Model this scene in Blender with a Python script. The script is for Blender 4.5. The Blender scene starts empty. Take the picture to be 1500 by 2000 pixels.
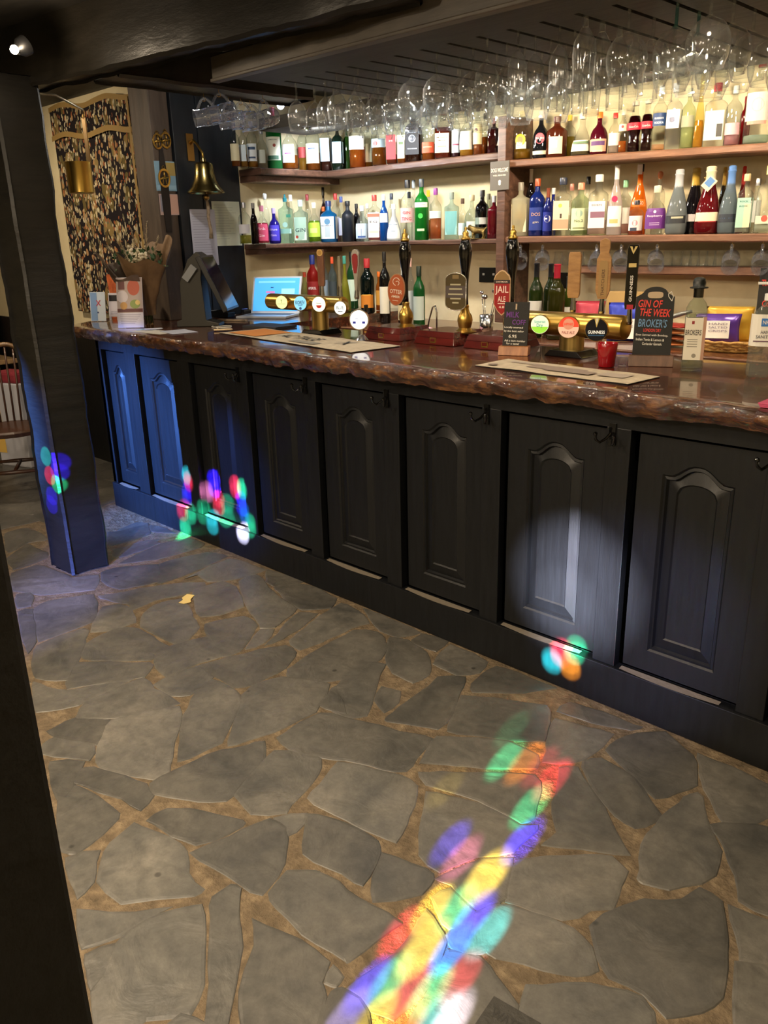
import bpy, bmesh, math, random
from mathutils import Vector, Matrix, noise
R = math.radians
PI = math.pi
rnd = random.Random(7)
SC = bpy.context.scene
COL = SC.collection

# ---------------------------------------------------------------- camera
F_PX, YAW, PITCH, ROLL = 1586.2, R(-44.832), R(18.656), R(-1.4293)
CAM = Vector((0.0, -2.2705, 1.55))
_f = Vector((math.sin(YAW) * math.cos(PITCH), math.cos(YAW) * math.cos(PITCH), -math.sin(PITCH)))
_r = Vector((math.cos(YAW), -math.sin(YAW), 0))
_u = _r.cross(_f)
CR = _r * math.cos(ROLL) + _u * math.sin(ROLL)
CU = -_r * math.sin(ROLL) + _u * math.cos(ROLL)
cd = bpy.data.cameras.new('camera')
cam = bpy.data.objects.new('camera', cd)
COL.objects.link(cam)
cd.sensor_fit = 'VERTICAL'
cd.sensor_height = 24
cd.lens = 24 * F_PX / 2000
cd.clip_start = 0.02
cam.matrix_world = Matrix(((CR.x, CU.x, -_f.x, CAM.x), (CR.y, CU.y, -_f.y, CAM.y), (CR.z, CU.z, -_f.z, CAM.z), (0, 0, 0, 1)))
SC.camera = cam


def ray(px, py):
    return _f + CR * ((px - 750) / F_PX) - CU * ((py - 1000) / F_PX)


def onX(px, py, X):
    r = ray(px, py)
    return CAM + r * ((X - CAM.x) / r.x)


def onY(px, py, Y):
    r = ray(px, py)
    return CAM + r * ((Y - CAM.y) / r.y)


def onZ(px, py, Z):
    r = ray(px, py)
    return CAM + r * ((Z - CAM.z) / r.z)


# ---------------------------------------------------------------- world, exposure, lamps
w = bpy.data.worlds.new('world')
SC.world = w
w.use_nodes = True
w.node_tree.nodes['Background'].inputs[0].default_value = (1.0, 0.9, 0.78, 1)
w.node_tree.nodes['Background'].inputs[1].default_value = 0.35
SC.view_settings.view_transform = 'Standard'
SC.view_settings.look = 'None'
SC.view_settings.exposure = 0.85
SC.view_settings.gamma = 1.0
SC.view_settings.use_curve_mapping = False
SC.cycles.transparent_max_bounces = 48
SC.cycles.max_bounces = 12
SC.cycles.use_denoising = True
SC.cycles.sample_clamp_indirect = 4.0


def lamp(kind, loc, energy, color=(1, 1, 1), size=0.05, target=None, spot=None, blend=0.5, name='lamp'):
    l = bpy.data.lights.new(name, kind)
    l.energy = energy
    l.color = color
    if kind == 'AREA':
        l.shape = 'DISK'
        l.size = size
    else:
        l.shadow_soft_size = size
    o = bpy.data.objects.new(name, l)
    COL.objects.link(o)
    o.location = loc
    if target is not None:
        o.rotation_euler = (Vector(target) - Vector(loc)).to_track_quat('-Z', 'Y').to_euler()
    if kind == 'SPOT':
        l.spot_size = spot
        l.spot_blend = blend
    return o


WARM = (1.0, 0.80, 0.56)
NEUT = (1.0, 0.89, 0.74)
COOL = (0.86, 0.92, 1.0)
# downlights behind the glass rack, over the bottle shelves
SHELF_LAMPS = [(-3.9, 20, COOL), (-3.25, 17, NEUT), (-2.45, 15, WARM), (-1.75, 17, WARM), (-1.05, 15, WARM), (-.3, 12, WARM)]
for (x, e, c) in SHELF_LAMPS:
    lamp('SPOT', (x, 1.12, 2.13), e * .95, c, 0.03, (x, 1.75, 1.80), R(165), .25, 'shelf_downlight')
# small spots added under the rack to put glints on the hanging glasses
GLINT_LAMPS = [(-2.75, 2.6, NEUT), (-2.2, 2.2, NEUT), (-1.6, 2.2, WARM), (-1.05, 2.6, WARM)]
for (x, e, c) in [(-2.6, 2.2, COOL), (-2.05, 2.2, NEUT), (-1.4, 2.2, WARM), (-.9, 2.2, WARM)]:
    lamp('SPOT', (x, .62, 2.14), e * 1.6, c, 0.02, (x, .60, 0), R(150), .5, 'glass_glint_spot')
lamp('POINT', (-3.85, .30, 2.22), 4.5, (1, .93, .84), .03, name='corner_spotlight')
lamp('AREA', (-5.3, -.55, 2.40), 11, WARM, .12, (-5.25, .1, 0), name='alcove_fill')  # fill lamp added to brighten the tapestry and alcove wall
for (x, e, c) in GLINT_LAMPS:
    lamp('SPOT', (x, .02, 2.14), e * 1.6, c, 0.025, (x, .05, 0), R(140), .5, 'glass_glint_spot')
# downlights in the public side of the bar
for (x, y, e, c) in [(-2.6, -1.7, 20, WARM), (-1.6, -2.1, 16, WARM), (-1.1, -3.2, 44, WARM), (-2.2, -3.4, 24, WARM), (-3.4, -2.8, 22, WARM), (-.4, -1.3, 9, WARM)]:
    lamp('AREA', (x, y, 2.36), e, c, 0.07, (x, y, 0), name='room_downlight')
lamp('POINT', tuple(onY(28, 97, -.80)), 2.6, WARM, 0.03, name='beam_spotlight_bulb')

# light that falls through the coloured panes of the window behind the viewer
SUNP = Vector((-.25, -5.2, 1.55))


BW = .60


def beam(px, py, wpx, col, power, plane, k=0, blend=0.75, S0=None):
    T = {'z': onZ, 'y': onY, 'x': onX}[plane](px, py, k)
    dist_cam = (T - CAM).length
    wid = wpx * dist_cam / F_PX
    S = (S0 or SUNP) + Vector((rnd.uniform(-.06, .06), 0, rnd.uniform(-.05, .05)))
    d = (T - S).length
    ang = 2 * math.atan(wid * BW / d)
    lamp('SPOT', S, power * d * d, col, 0.004, T, ang, blend, 'stained_glass_light')


RED, BLU, GRN, CYA, YEL, ORA, PNK, AZU, WHT, LAV = (1, .03, .08), (.03, .01, 1), (.03, .9, .38), (.03, .75, .8), (1, .72, .08), (1, .30, .02), (1, .25, .5), (.0, .22, 1), (.9, .8, 1), (.5, .4, 1)
K = 6.0
for (x, y, wd, c, s) in [
        (986, 1484, 50, GRN, .9), (1024, 1490, 50, ORA, .8), (1078, 1524, 34, RED, 1), (1055, 1498, 34, RED, .4),
        (1036, 1574, 44, GRN, 1), (1020, 1642, 52, BLU, 1.6), (880, 1646, 30, BLU, .8), (900, 1676, 60, PNK, .8),
        (950, 1712, 76, YEL, 1.5), (842, 1774, 56, YEL, 1.4), (826, 1852, 76, YEL, 1.5), (894, 1772, 44, GRN, 1.1),
        (924, 1790, 38, BLU, 1.6), (882, 1852, 60, AZU, 2.0), (954, 1822, 44, CYA, 1.1), (780, 1822, 40, RED, .9),
        (718, 1925, 46, BLU, 1.8), (764, 1912, 52, GRN, 1), (800, 1936, 46, RED, 1), (842, 1934, 52, GRN, 1.2), (898, 1910, 44, RED, 1),
        (732, 1990, 60, YEL, 1.4), (795, 1995, 46, ORA, 1.2), (850, 1990, 46, CYA, 1), (676, 1985, 46, LAV, 1.1), (880, 1992, 30, WHT, 1.4), (1000, 1425, 60, GRN, .16), (870, 1540, 60, YEL, .12)]:
    beam(x, y, wd * .72, c, 70 * K * s, 'z', 0, .8)
for (x, y, wd, c, s) in [
        (357, 930, 8, CYA, 1), (361, 942, 12, RED, 1.4), (358, 966, 22, BLU, 1.3), (354, 997, 17, RED, 1), (370, 1004, 14, GRN, 1), (360, 1030, 14, GRN, 1.2),
        (408, 946, 34, BLU, 2), (397, 962, 15, PNK, 1.2), (418, 984, 26, RED, 1.5), (450, 953, 20, RED, 1.5), (465, 957, 13, GRN, 1.5), (463, 985, 26, BLU, 1.5),
        (470, 1002, 26, AZU, 1), (435, 998, 44, GRN, .8), (412, 1020, 26, CYA, 1.3), (483, 1027, 24, GRN, 1.1), (472, 1042, 13, WHT, 2.5), (392, 1000, 24, GRN, .8),
        (1118, 1272, 20, GRN, .9), (1092, 1277, 18, RED, 1.1), (1111, 1302, 18, ORA, 1), (1076, 1291, 15, CYA, .9)]:
    beam(x, y - wd * .28, wd * .85, c, 230 * K * s, 'y', -.02, .6)
    beam(x + wd * .06, y + wd * .32, wd * .85, c, 230 * K * s, 'y', -.02, .6)
for (x, y, wd, c, s) in [(92, 891, 20, CYA, 1.3), (101, 928, 22, RED, 1.6), (112, 903, 12, BLU, 1.5), (113, 922, 11, BLU, 1.5), (114, 945, 13, GRN, 1.5), (104, 968, 13, BLU, 1.5), (104, 985, 10, BLU, 1.3)]:
    beam(x, y, wd, c, 110 * K * s, 'y', -.70, .3)
# blue daylight from the window on the left on the far panels and the post; pale patches on the nearer panels
S2 = Vector((-5.15, -4.8, 1.9))
beam(272, 860, 370, (.10, .28, 1), 48 * K, 'y', 0, .9, S2)
beam(120, 900, 260, (.05, .20, 1), 10 * K, 'y', -.7, 1.0, S2)
for (x, y, wd, c, s) in [(1118, 1150, 270, (.8, .82, 1), 1.3), (1100, 1180, 150, (.8, .84, 1), .8), (1230, 1230, 430, (.45, .5, 1), .18), (300, 1060, 260, (.12, .22, 1), .45)]:
    beam(x, y, wd, c, 34 * K * s, 'y', 0, 1.0)

# ---------------------------------------------------------------- materials


def hexc(h):
    h = h.lstrip('#')
    o = []
    for i in (0, 2, 4):
        c = int(h[i:i + 2], 16) / 255
        o.append(c / 12.92 if c <= .04045 else ((c + .055) / 1.055) ** 2.4)
    return (o[0], o[1], o[2], 1)


MATS = {}


def nt(m):
    m.use_nodes = True
    t = m.node_tree
    return t, t.nodes, t.links


def M(h, rough=.5, metal=0, emit=0, coat=0, bump=0, bscale=60, spec=.5):
    key = (h, rough, metal, emit, coat, bump, bscale, spec)
    if key in MATS:
        return MATS[key]
    m = bpy.data.materials.new('paint_' + h.strip('#'))
    t, n, l = nt(m)
    b = n['Principled BSDF']
    c = hexc(h)
    b.inputs['Base Color'].default_value = c
    b.inputs['Roughness'].default_value = rough
    b.inputs['Metallic'].default_value = metal
    b.inputs['Coat Weight'].default_value = coat
    b.inputs['Specular IOR Level'].default_value = spec
    if emit:
        b.inputs['Emission Color'].default_value = c
        b.inputs['Emission Strength'].default_value = emit
    if bump:
        x = n.new('ShaderNodeTexNoise')
        x.inputs['Scale'].default_value = bscale
        x.inputs['Detail'].default_value = 6
        tc = n.new('ShaderNodeTexCoord')
        l.new(tc.outputs['Object'], x.inputs['Vector'])
        bp = n.new('ShaderNodeBump')
        bp.inputs['Strength'].default_value = bump
        bp.inputs['Distance'].default_value = .01
        l.new(x.outputs['Fac'], bp.inputs['Height'])
        l.new(bp.outputs['Normal'], b.inputs['Normal'])
    MATS[key] = m
    return m


def noise_mat(name, stops, scale, rough=.5, stretch=(1, 1, 1), bump=.2, coat=0, metal=0, detail=8, dist=.01, wave=None, spec=.5, world=False, rough2=None):
    m = bpy.data.materials.new(name)
    t, n, l = nt(m)
    b = n['Principled BSDF']
    tc = n.new('ShaderNodeTexCoord')
    mp = n.new('ShaderNodeMapping')
    mp.inputs['Scale'].default_value = stretch
    l.new(tc.outputs['Object'], mp.inputs['Vector'])
    x = n.new('ShaderNodeTexNoise')
    x.inputs['Scale'].default_value = scale
    x.inputs['Detail'].default_value = detail
    x.inputs['Roughness'].default_value = .62
    l.new(mp.outputs['Vector'], x.inputs['Vector'])
    cr = n.new('ShaderNodeValToRGB')
    while len(cr.color_ramp.elements) < len(stops):
        cr.color_ramp.elements.new(.5)
    for e, (p, c) in zip(cr.color_ramp.elements, stops):
        e.position = p
        e.color = hexc(c)
    l.new(x.outputs['Fac'], cr.inputs['Fac'])
    l.new(cr.outputs['Color'], b.inputs['Base Color'])
    b.inputs['Roughness'].default_value = rough
    b.inputs['Coat Weight'].default_value = coat
    b.inputs['Metallic'].default_value = metal
    b.inputs['Specular IOR Level'].default_value = spec
    if rough2 is not None:
        mr = n.new('ShaderNodeMapRange')
        mr.inputs['From Min'].default_value = .3
        mr.inputs['From Max'].default_value = .7
        mr.inputs['To Min'].default_value = rough
        mr.inputs['To Max'].default_value = rough2
        l.new(x.outputs['Fac'], mr.inputs['Value'])
        l.new(mr.outputs['Result'], b.inputs['Roughness'])
    bp = n.new('ShaderNodeBump')
    bp.inputs['Strength'].default_value = bump
    bp.inputs['Distance'].default_value = dist
    l.new(x.outputs['Fac'], bp.inputs['Height'])
    l.new(bp.outputs['Normal'], b.inputs['Normal'])
    return m


def thin_glass(name, h, refl=1.0, body=0.0, rough=.02, edge='#9a9a9a', edge_body=0.0):
    """one-surface glass: sees through, tinted, reflecting more at grazing angles; body > 0 adds coloured cloudiness"""
    m = bpy.data.materials.new(name)
    t, n, l = nt(m)
    n.remove(n['Principled BSDF'])
    out = n['Material Output']
    tr = n.new('ShaderNodeBsdfTransparent')
    gl = n.new('ShaderNodeBsdfGlossy')
    gl.inputs['Roughness'].default_value = rough
    lw = n.new('ShaderNodeLayerWeight')
    lw.inputs['Blend'].default_value = .30
    mixc = n.new('ShaderNodeMix')
    mixc.data_type = 'RGBA'
    c = hexc(h)
    e = hexc(edge)
    mixc.inputs[6].default_value = c
    mixc.inputs[7].default_value = (c[0] * e[0], c[1] * e[1], c[2] * e[2], 1)
    pw = n.new('ShaderNodeMath')
    pw.operation = 'POWER'
    pw.inputs[1].default_value = 3.0
    l.new(lw.outputs['Facing'], pw.inputs[0])
    l.new(pw.outputs[0], mixc.inputs[0])
    l.new(mixc.outputs[2], tr.inputs['Color'])
    fr = n.new('ShaderNodeMath')
    fr.operation = 'MULTIPLY_ADD'
    fr.inputs[1].default_value = .55 * refl
    fr.inputs[2].default_value = .05 * refl
    l.new(pw.outputs[0], fr.inputs[0])
    mx = n.new('ShaderNodeMixShader')
    l.new(fr.outputs[0], mx.inputs[0])
    src = tr
    if body:
        df = n.new('ShaderNodeBsdfDiffuse')
        df.inputs['Color'].default_value = c
        tl = n.new('ShaderNodeBsdfTranslucent')
        tl.inputs['Color'].default_value = c
        m1 = n.new('ShaderNodeMixShader')
        l.new(df.outputs[0], m1.inputs[1])
        l.new(tl.outputs[0], m1.inputs[2])
        m2 = n.new('ShaderNodeMixShader')
        m2.inputs[0].default_value = body
        if edge_body:  # white mixed in at the edges imitates light refracted by the glass
            eb = n.new('ShaderNodeMath')
            eb.operation = 'MULTIPLY_ADD'
            eb.inputs[1].default_value = edge_body
            eb.inputs[2].default_value = body
            l.new(pw.outputs[0], eb.inputs[0])
            l.new(eb.outputs[0], m2.inputs[0])
        l.new(tr.outputs[0], m2.inputs[1])
        l.new(m1.outputs[0], m2.inputs[2])
        src = m2
    l.new(src.outputs[0], mx.inputs[1])
    l.new(gl.outputs[0], mx.inputs[2])
    l.new(mx.outputs[0], out.inputs['Surface'])
    return m


_TG = {}


def TG(h, body=0.0):
    k = (h, body)
    if k not in _TG:
        _TG[k] = thin_glass('glass_' + h.strip('#'), h, 1.0, body)
    return _TG[k]


GLASS = thin_glass('clear_glass', '#fafcfc', 2.0, .026, .08, '#c0c4c4', 1.0)
TANKG = thin_glass('tankard_glass', '#f0f4fc', 3.0, .03, .04, '#8a8f98', .9)
TEALG = thin_glass('teal_glass', '#a8d8d4', 1.3, .15, .03)
BLACKW = noise_mat('black_painted_wood', [(.3, '#07080a'), (.7, '#0f1114')], 9, .42, (6, 6, .6), .25, 0, 0, 8, .004, spec=.4)
BLACKW_H = noise_mat('black_painted_beam', [(.3, '#1a1813'), (.7, '#2a2620')], 5, .36, (.8, 2.5, 3), .38, 0, 0, 6, .010, spec=.5)
BLACKW_V = noise_mat('black_painted_post', [(.3, '#131210'), (.7, '#1d1b17')], 5, .46, (1, 1, 6), .5, 0, 0, 6, .006, spec=.4)
DARKBLUE = noise_mat('blue_black_paint', [(.3, '#101419'), (.7, '#1c2229')], 7, .45, (3, 3, 1), .3, 0, 0, 8, .004)
SOFFIT = noise_mat('dark_soffit_board', [(.3, '#1a1713'), (.7, '#2e2a23')], 5, .6, (1, 4, 4), .3)
CREAM = noise_mat('cream_plaster', [(.3, '#cfc19a'), (.7, '#e0d4b0')], 5, .85, (1, 1, 1), .5, 0, 0, 8, .01)
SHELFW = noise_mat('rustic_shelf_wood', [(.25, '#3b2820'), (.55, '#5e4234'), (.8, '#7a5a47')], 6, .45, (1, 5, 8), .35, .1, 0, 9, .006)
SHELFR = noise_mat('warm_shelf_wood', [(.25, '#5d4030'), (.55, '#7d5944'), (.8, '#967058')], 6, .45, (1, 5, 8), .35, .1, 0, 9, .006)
SLABW = noise_mat('varnished_slab_wood', [(.22, '#1c0b06'), (.45, '#3c1a0d'), (.6, '#522612'), (.8, '#7a4420')], 5, .16, (.7, 6, 7), .16, .7, 0, 10, .004, rough2=.28)
SLABEDGE = noise_mat('varnished_bark_edge', [(.28, '#1f110a'), (.50, '#432616'), (.64, '#6e4826'), (.80, '#a8844e')], 13, .16, (.9, 2, 2.2), .8, .8, 0, 10, .02)
BRASS = M('#c9a656', .30, 1)
BRASS_D = M('#a8854a', .36, 1)
CHROME = M('#c8c8c8', .15, 1)
WHITE = M('#e8e8e4', .6)
BLACK = M('#0c0c0d', .4)
BLACKG = M('#080808', .12, 0, 0, .5)

# ---------------------------------------------------------------- mesh builder


class MB:
    def __init__(s):
        s.v, s.f, s.m = [], [], []

    def add(s, vs, fs, mi=0, T=None):
        o = len(s.v)
        s.v += [tuple(T @ Vector(p)) if T is not None else tuple(p) for p in vs]
        s.f += [tuple(i + o for i in f) for f in fs]
        s.m += [mi] * len(fs)
        return s

    def box(s, x0, x1, y0, y1, z0, z1, mi=0, T=None):
        vs = [(x, y, z) for z in (z0, z1) for y in (y0, y1) for x in (x0, x1)]
        return s.add(vs, [(0, 2, 3, 1), (4, 5, 7, 6), (0, 1, 5, 4), (2, 6, 7, 3), (0, 4, 6, 2), (1, 3, 7, 5)], mi, T)

    def lathe(s, prof, n=20, mi=0, T=None, cap=True, arc=None, a0=0.0, sx=1, sy=1):
        vs, fs = [], []
        full = arc is None
        k = n if full else n + 1
        for r, z in prof:
            for i in range(k):
                a = a0 + (2 * PI * i / n if full else arc * (i / n - .5))
                vs.append((r * math.cos(a) * sx, r * math.sin(a) * sy, z))
        for j in range(len(prof) - 1):
            for i in range(n):
                a, b = j * k + i, j * k + (i + 1) % k
                fs.append((a, b, b + k, a + k))
        if cap and full:
            if prof[0][0] > 1e-5:
                fs.append(tuple(range(n - 1, -1, -1)))
            if prof[-1][0] > 1e-5:
                fs.append(tuple((len(prof) - 1) * k + i for i in range(n)))
        return s.add(vs, fs, mi, T)

    def tube(s, pts, r, n=8, mi=0, T=None):
        vs, fs = [], []
        pts = [Vector(p) for p in pts]
        prev = None
        for i, p in enumerate(pts):
            t = (pts[min(i + 1, len(pts) - 1)] - pts[max(i - 1, 0)]).normalized()
            if prev is None:
                a = t.cross(Vector((0, 0, 1)) if abs(t.z) < .9 else Vector((1, 0, 0))).normalized()
            else:
                a = (prev - t * prev.dot(t)).normalized()
            prev = a
            b = t.cross(a)
            rr = r[i] if isinstance(r, (list, tuple)) else r
            for k in range(n):
                q = 2 * PI * k / n
                vs.append(p + (a * math.cos(q) + b * math.sin(q)) * rr)
        for i in range(len(pts) - 1):
            for k in range(n):
                a0, b0 = i * n + k, i * n + (k + 1) % n
                fs.append((a0, b0, b0 + n, a0 + n))
        fs.append(tuple(range(n - 1, -1, -1)))
        fs.append(tuple((len(pts) - 1) * n + i for i in range(n)))
        return s.add(vs, fs, mi, T)

    def prism(s, poly, y0, y1, mi=0, T=None):
        """poly in (x, z), extruded along y"""
        n = len(poly)
        vs = [(x, y0, z) for x, z in poly] + [(x, y1, z) for x, z in poly]
        fs = [tuple(range(n)), tuple(range(2 * n - 1, n - 1, -1))] + [(i, i + n, (i + 1) % n + n, (i + 1) % n) for i in range(n)]
        return s.add(vs, fs, mi, T)

    def ball(s, c, r, n=10, mi=0, sz=1.0, T=None):
        prof = [(max(1e-6, r * math.sin(PI * j / 6)), -r * sz * math.cos(PI * j / 6)) for j in range(7)]
        Tm = Matrix.Translation(c)
        return s.lathe(prof, n, mi, (T @ Tm) if T is not None else Tm, False)

    def build(s, name, mats, parent=None, smooth=False, bevel=0, loc=None, sub=0, rough_noise=None, fix=True):
        me = bpy.data.meshes.new(name)
        me.from_pydata(s.v, [], s.f)
        if not isinstance(mats, (list, tuple)):
            mats = [mats]
        for m in mats:
            me.materials.append(m)
        for p, i in zip(me.polygons, s.m):
            p.material_index = i
        bm = bmesh.new()
        bm.from_mesh(me)
        if fix:
            bmesh.ops.remove_doubles(bm, verts=bm.verts, dist=1e-6)
            bmesh.ops.recalc_face_normals(bm, faces=bm.faces)
        if bevel:
            ed = [e for e in bm.edges if len(e.link_faces) == 2 and e.calc_face_angle(0) > .6]
            bmesh.ops.bevel(bm, geom=ed, offset=bevel, segments=2, profile=.6, affect='EDGES', clamp_overlap=True)
        bm.to_mesh(me)
        bm.free()
        if smooth:
            for p in me.polygons:
                p.use_smooth = True
        o = bpy.data.objects.new(name, me)
        COL.objects.link(o)
        if parent is not None:
            o.parent = parent
        if loc is not None:
            o.location = loc
        return o


def smooth_by_angle(o, ang=.7):
    me = o.data
    for p in me.polygons:
        p.use_smooth = True
    bm = bmesh.new()
    bm.from_mesh(me)
    for e in bm.edges:
        if len(e.link_faces) == 2 and e.calc_face_angle(0) > ang:
            e.smooth = False
    bm.to_mesh(me)
    bm.free()
    return o


def tag(o, label=None, cat=None, group=None, kind=None):
    if label:
        o['label'] = label
    if cat:
        o['category'] = cat
    if group:
        o['group'] = group
    if kind:
        o['kind'] = kind
    return o


def thing(name, label, cat, loc=(0, 0, 0), rz=0, group=None, rot=None):
    o = bpy.data.objects.new(name, None)
    COL.objects.link(o)
    o.empty_display_size = .05
    o.location = loc
    o.rotation_euler = rot if rot else (0, 0, rz)
    return tag(o, label, cat, group)


def copy_tree(o, parent=None):
    c = o.copy()
    COL.objects.link(c)
    if parent is not None:
        c.parent = parent
    for ch in [x for x in KIDS.get(o.name, [])]:
        copy_tree(ch, c)
    return c


KIDS = {}


def remember(o):
    """note the parts of a finished thing so that copies can be made without searching"""
    for x in COL.objects:
        if x.parent is not None:
            KIDS.setdefault(x.parent.name, [])
            if x not in KIDS[x.parent.name]:
                KIDS[x.parent.name].append(x)


def structure(mb, name, mats, **k):
    return tag(mb.build(name, mats, **k), kind='structure')


# lettering
_TX = {}


def text_geo(s, res=2):
    if s in _TX:
        return _TX[s]
    cu = bpy.data.curves.new('t', 'FONT')
    cu.body = s
    cu.size = 1
    cu.align_x = 'CENTER'
    cu.align_y = 'CENTER'
    cu.resolution_u = res
    cu.offset = .012
    o = bpy.data.objects.new('t', cu)
    COL.objects.link(o)
    dg = bpy.context.evaluated_depsgraph_get()
    me = bpy.data.meshes.new_from_object(o.evaluated_get(dg))
    vs = [(v.co.x, v.co.y) for v in me.vertices]
    fs = [tuple(p.vertices) for p in me.polygons]
    bpy.data.objects.remove(o)
    bpy.data.curves.remove(cu)
    bpy.data.meshes.remove(me)
    _TX[s] = (vs, fs)
    return vs, fs


def put_text(mb, s, cx, cz, h, width=None, y=0.0, mi=0, bend=None, rot=0.0, T=None, shear=0.0):
    """flat lettering in the x-z plane facing -y; bend = radius of the cylinder it is printed on"""
    vs, fs = text_geo(s)
    if not vs:
        return
    x0, x1 = min(v[0] for v in vs), max(v[0] for v in vs)
    z0, z1 = min(v[1] for v in vs), max(v[1] for v in vs)
    k = h / (z1 - z0)
    kx = k if width is None else width / (x1 - x0)
    out = []
    for a, b in vs:
        X, Z = (a - (x0 + x1) / 2) * kx, (b - (z0 + z1) / 2) * k
        X += Z * shear
        X, Z = X * math.cos(rot) - Z * math.sin(rot), X * math.sin(rot) + Z * math.cos(rot)
        X += cx
        Z += cz
        if bend:
            out.append((bend * math.sin(X / bend), -bend * math.cos(X / bend), Z))
        else:
            out.append((X, y, Z))
    mb.add(out, fs, mi, T)
    return mb


def quad(mb, cx, cz, w_, h_, y=0.0, mi=0, bend=None, T=None, rot=0.0):
    """a printed rectangle in the x-z plane facing -y"""
    n = 8 if bend else 1
    vs = []
    for i in range(n + 1):
        for zz in (-h_ / 2, h_ / 2):
            X, Z = w_ * (i / n - .5), zz
            X, Z = X * math.cos(rot) - Z * math.sin(rot) + cx, X * math.sin(rot) + Z * math.cos(rot) + cz
            vs.append((bend * math.sin(X / bend), -bend * math.cos(X / bend), Z) if bend else (X, y, Z))
    mb.add(vs, [(2 * i, 2 * i + 2, 2 * i + 3, 2 * i + 1) for i in range(n)], mi, T)


def disc(mb, cx, cz, r, y=0.0, mi=0, T=None, n=24, sx=1.0, bend=None, a0=0, a1=2 * PI):
    vs = []
    for i in range(n):
        a = a0 + (a1 - a0) * i / (n if abs(a1 - a0 - 2 * PI) < 1e-6 else n - 1)
        X, Z = cx + r * sx * math.cos(a), cz + r * math.sin(a)
        vs.append((bend * math.sin(X / bend), -bend * math.cos(X / bend), Z) if bend else (X, y, Z))
    mb.add(vs, [tuple(range(n))], mi, T)

# ================================================================ the setting
# ---- floor: traced slabs of slate on a sandy mortar bed
MORTAR = noise_mat('sandy_mortar', [(.2, '#463d2f'), (.5, '#665845'), (.8, '#8d7c62')], 22, .8, (1, 1, 1), .9, 0, 0, 10, .02, spec=.3)


def slate():
    m = bpy.data.materials.new('grey_slate')
    t, n, l = nt(m)
    b = n['Principled BSDF']
    geo = n.new('ShaderNodeNewGeometry')
    tc = n.new('ShaderNodeTexCoord')
    hs = n.new('ShaderNodeHueSaturation')
    x = n.new('ShaderNodeTexNoise')
    x.inputs['Scale'].default_value = 3.2
    x.inputs['Detail'].default_value = 10
    x.inputs['Roughness'].default_value = .65
    x.inputs['Distortion'].default_value = .6
    l.new(tc.outputs['Object'], x.inputs['Vector'])
    cr = n.new('ShaderNodeValToRGB')
    cr.color_ramp.elements[0].position = .28
    cr.color_ramp.elements[0].color = hexc('#3b3b39')
    cr.color_ramp.elements[1].position = .75
    cr.color_ramp.elements[1].color = hexc('#68645c')
    l.new(x.outputs['Fac'], cr.inputs['Fac'])
    l.new(cr.outputs['Color'], hs.inputs['Color'])
    mr = n.new('ShaderNodeMapRange')
    mr.inputs['To Min'].default_value = .72
    mr.inputs['To Max'].default_value = 1.22
    l.new(geo.outputs['Random Per Island'], mr.inputs['Value'])
    l.new(mr.outputs['Result'], hs.inputs['Value'])
    # dark trodden-in spots
    v = n.new('ShaderNodeTexVoronoi')
    v.inputs['Scale'].default_value = 5
    l.new(tc.outputs['Object'], v.inputs['Vector'])
    sp = n.new('ShaderNodeMapRange')
    sp.inputs['From Min'].default_value = .035
    sp.inputs['From Max'].default_value = .055
    sp.inputs['To Min'].default_value = .45
    sp.inputs['To Max'].default_value = 1
    l.new(v.outputs['Distance'], sp.inputs['Value'])
    mx = n.new('ShaderNodeMix')
    mx.data_type = 'RGBA'
    mx.blend_type = 'MULTIPLY'
    mx.inputs[0].default_value = 1
    l.new(hs.outputs['Color'], mx.inputs[6])
    l.new(sp.outputs['Result'], mx.inputs[7])
    l.new(mx.outputs[2], b.inputs['Base Color'])
    b.inputs['Roughness'].default_value = .42
    b.inputs['Specular IOR Level'].default_value = .45
    x3 = n.new('ShaderNodeTexNoise')
    x3.inputs['Scale'].default_value = 26
    x3.inputs['Detail'].default_value = 12
    x3.inputs['Roughness'].default_value = .75
    l.new(tc.outputs['Object'], x3.inputs['Vector'])
    m3 = n.new('ShaderNodeMapRange')
    m3.inputs['From Min'].default_value = .30
    m3.inputs['From Max'].default_value = .72
    m3.inputs['To Min'].default_value = .70
    m3.inputs['To Max'].default_value = 1.35
    l.new(x3.outputs['Fac'], m3.inputs['Value'])
    mx3 = n.new('ShaderNodeMix')
    mx3.data_type = 'RGBA'
    mx3.blend_type = 'MULTIPLY'
    mx3.inputs[0].default_value = 1
    l.new(mx.outputs[2], mx3.inputs[6])
    l.new(m3.outputs['Result'], mx3.inputs[7])
    l.new(mx3.outputs[2], b.inputs['Base Color'])
    x2 = n.new('ShaderNodeTexNoise')
    x2.inputs['Scale'].default_value = 9
    x2.inputs['Detail'].default_value = 9
    x2.inputs['Distortion'].default_value = 1.0
    l.new(tc.outputs['Object'], x2.inputs['Vector'])
    bp = n.new('ShaderNodeBump')
    bp.inputs['Strength'].default_value = .45
    bp.inputs['Distance'].default_value = .012
    l.new(x2.outputs['Fac'], bp.inputs['Height'])
    l.new(bp.outputs['Normal'], b.inputs['Normal'])
    return m


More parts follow.
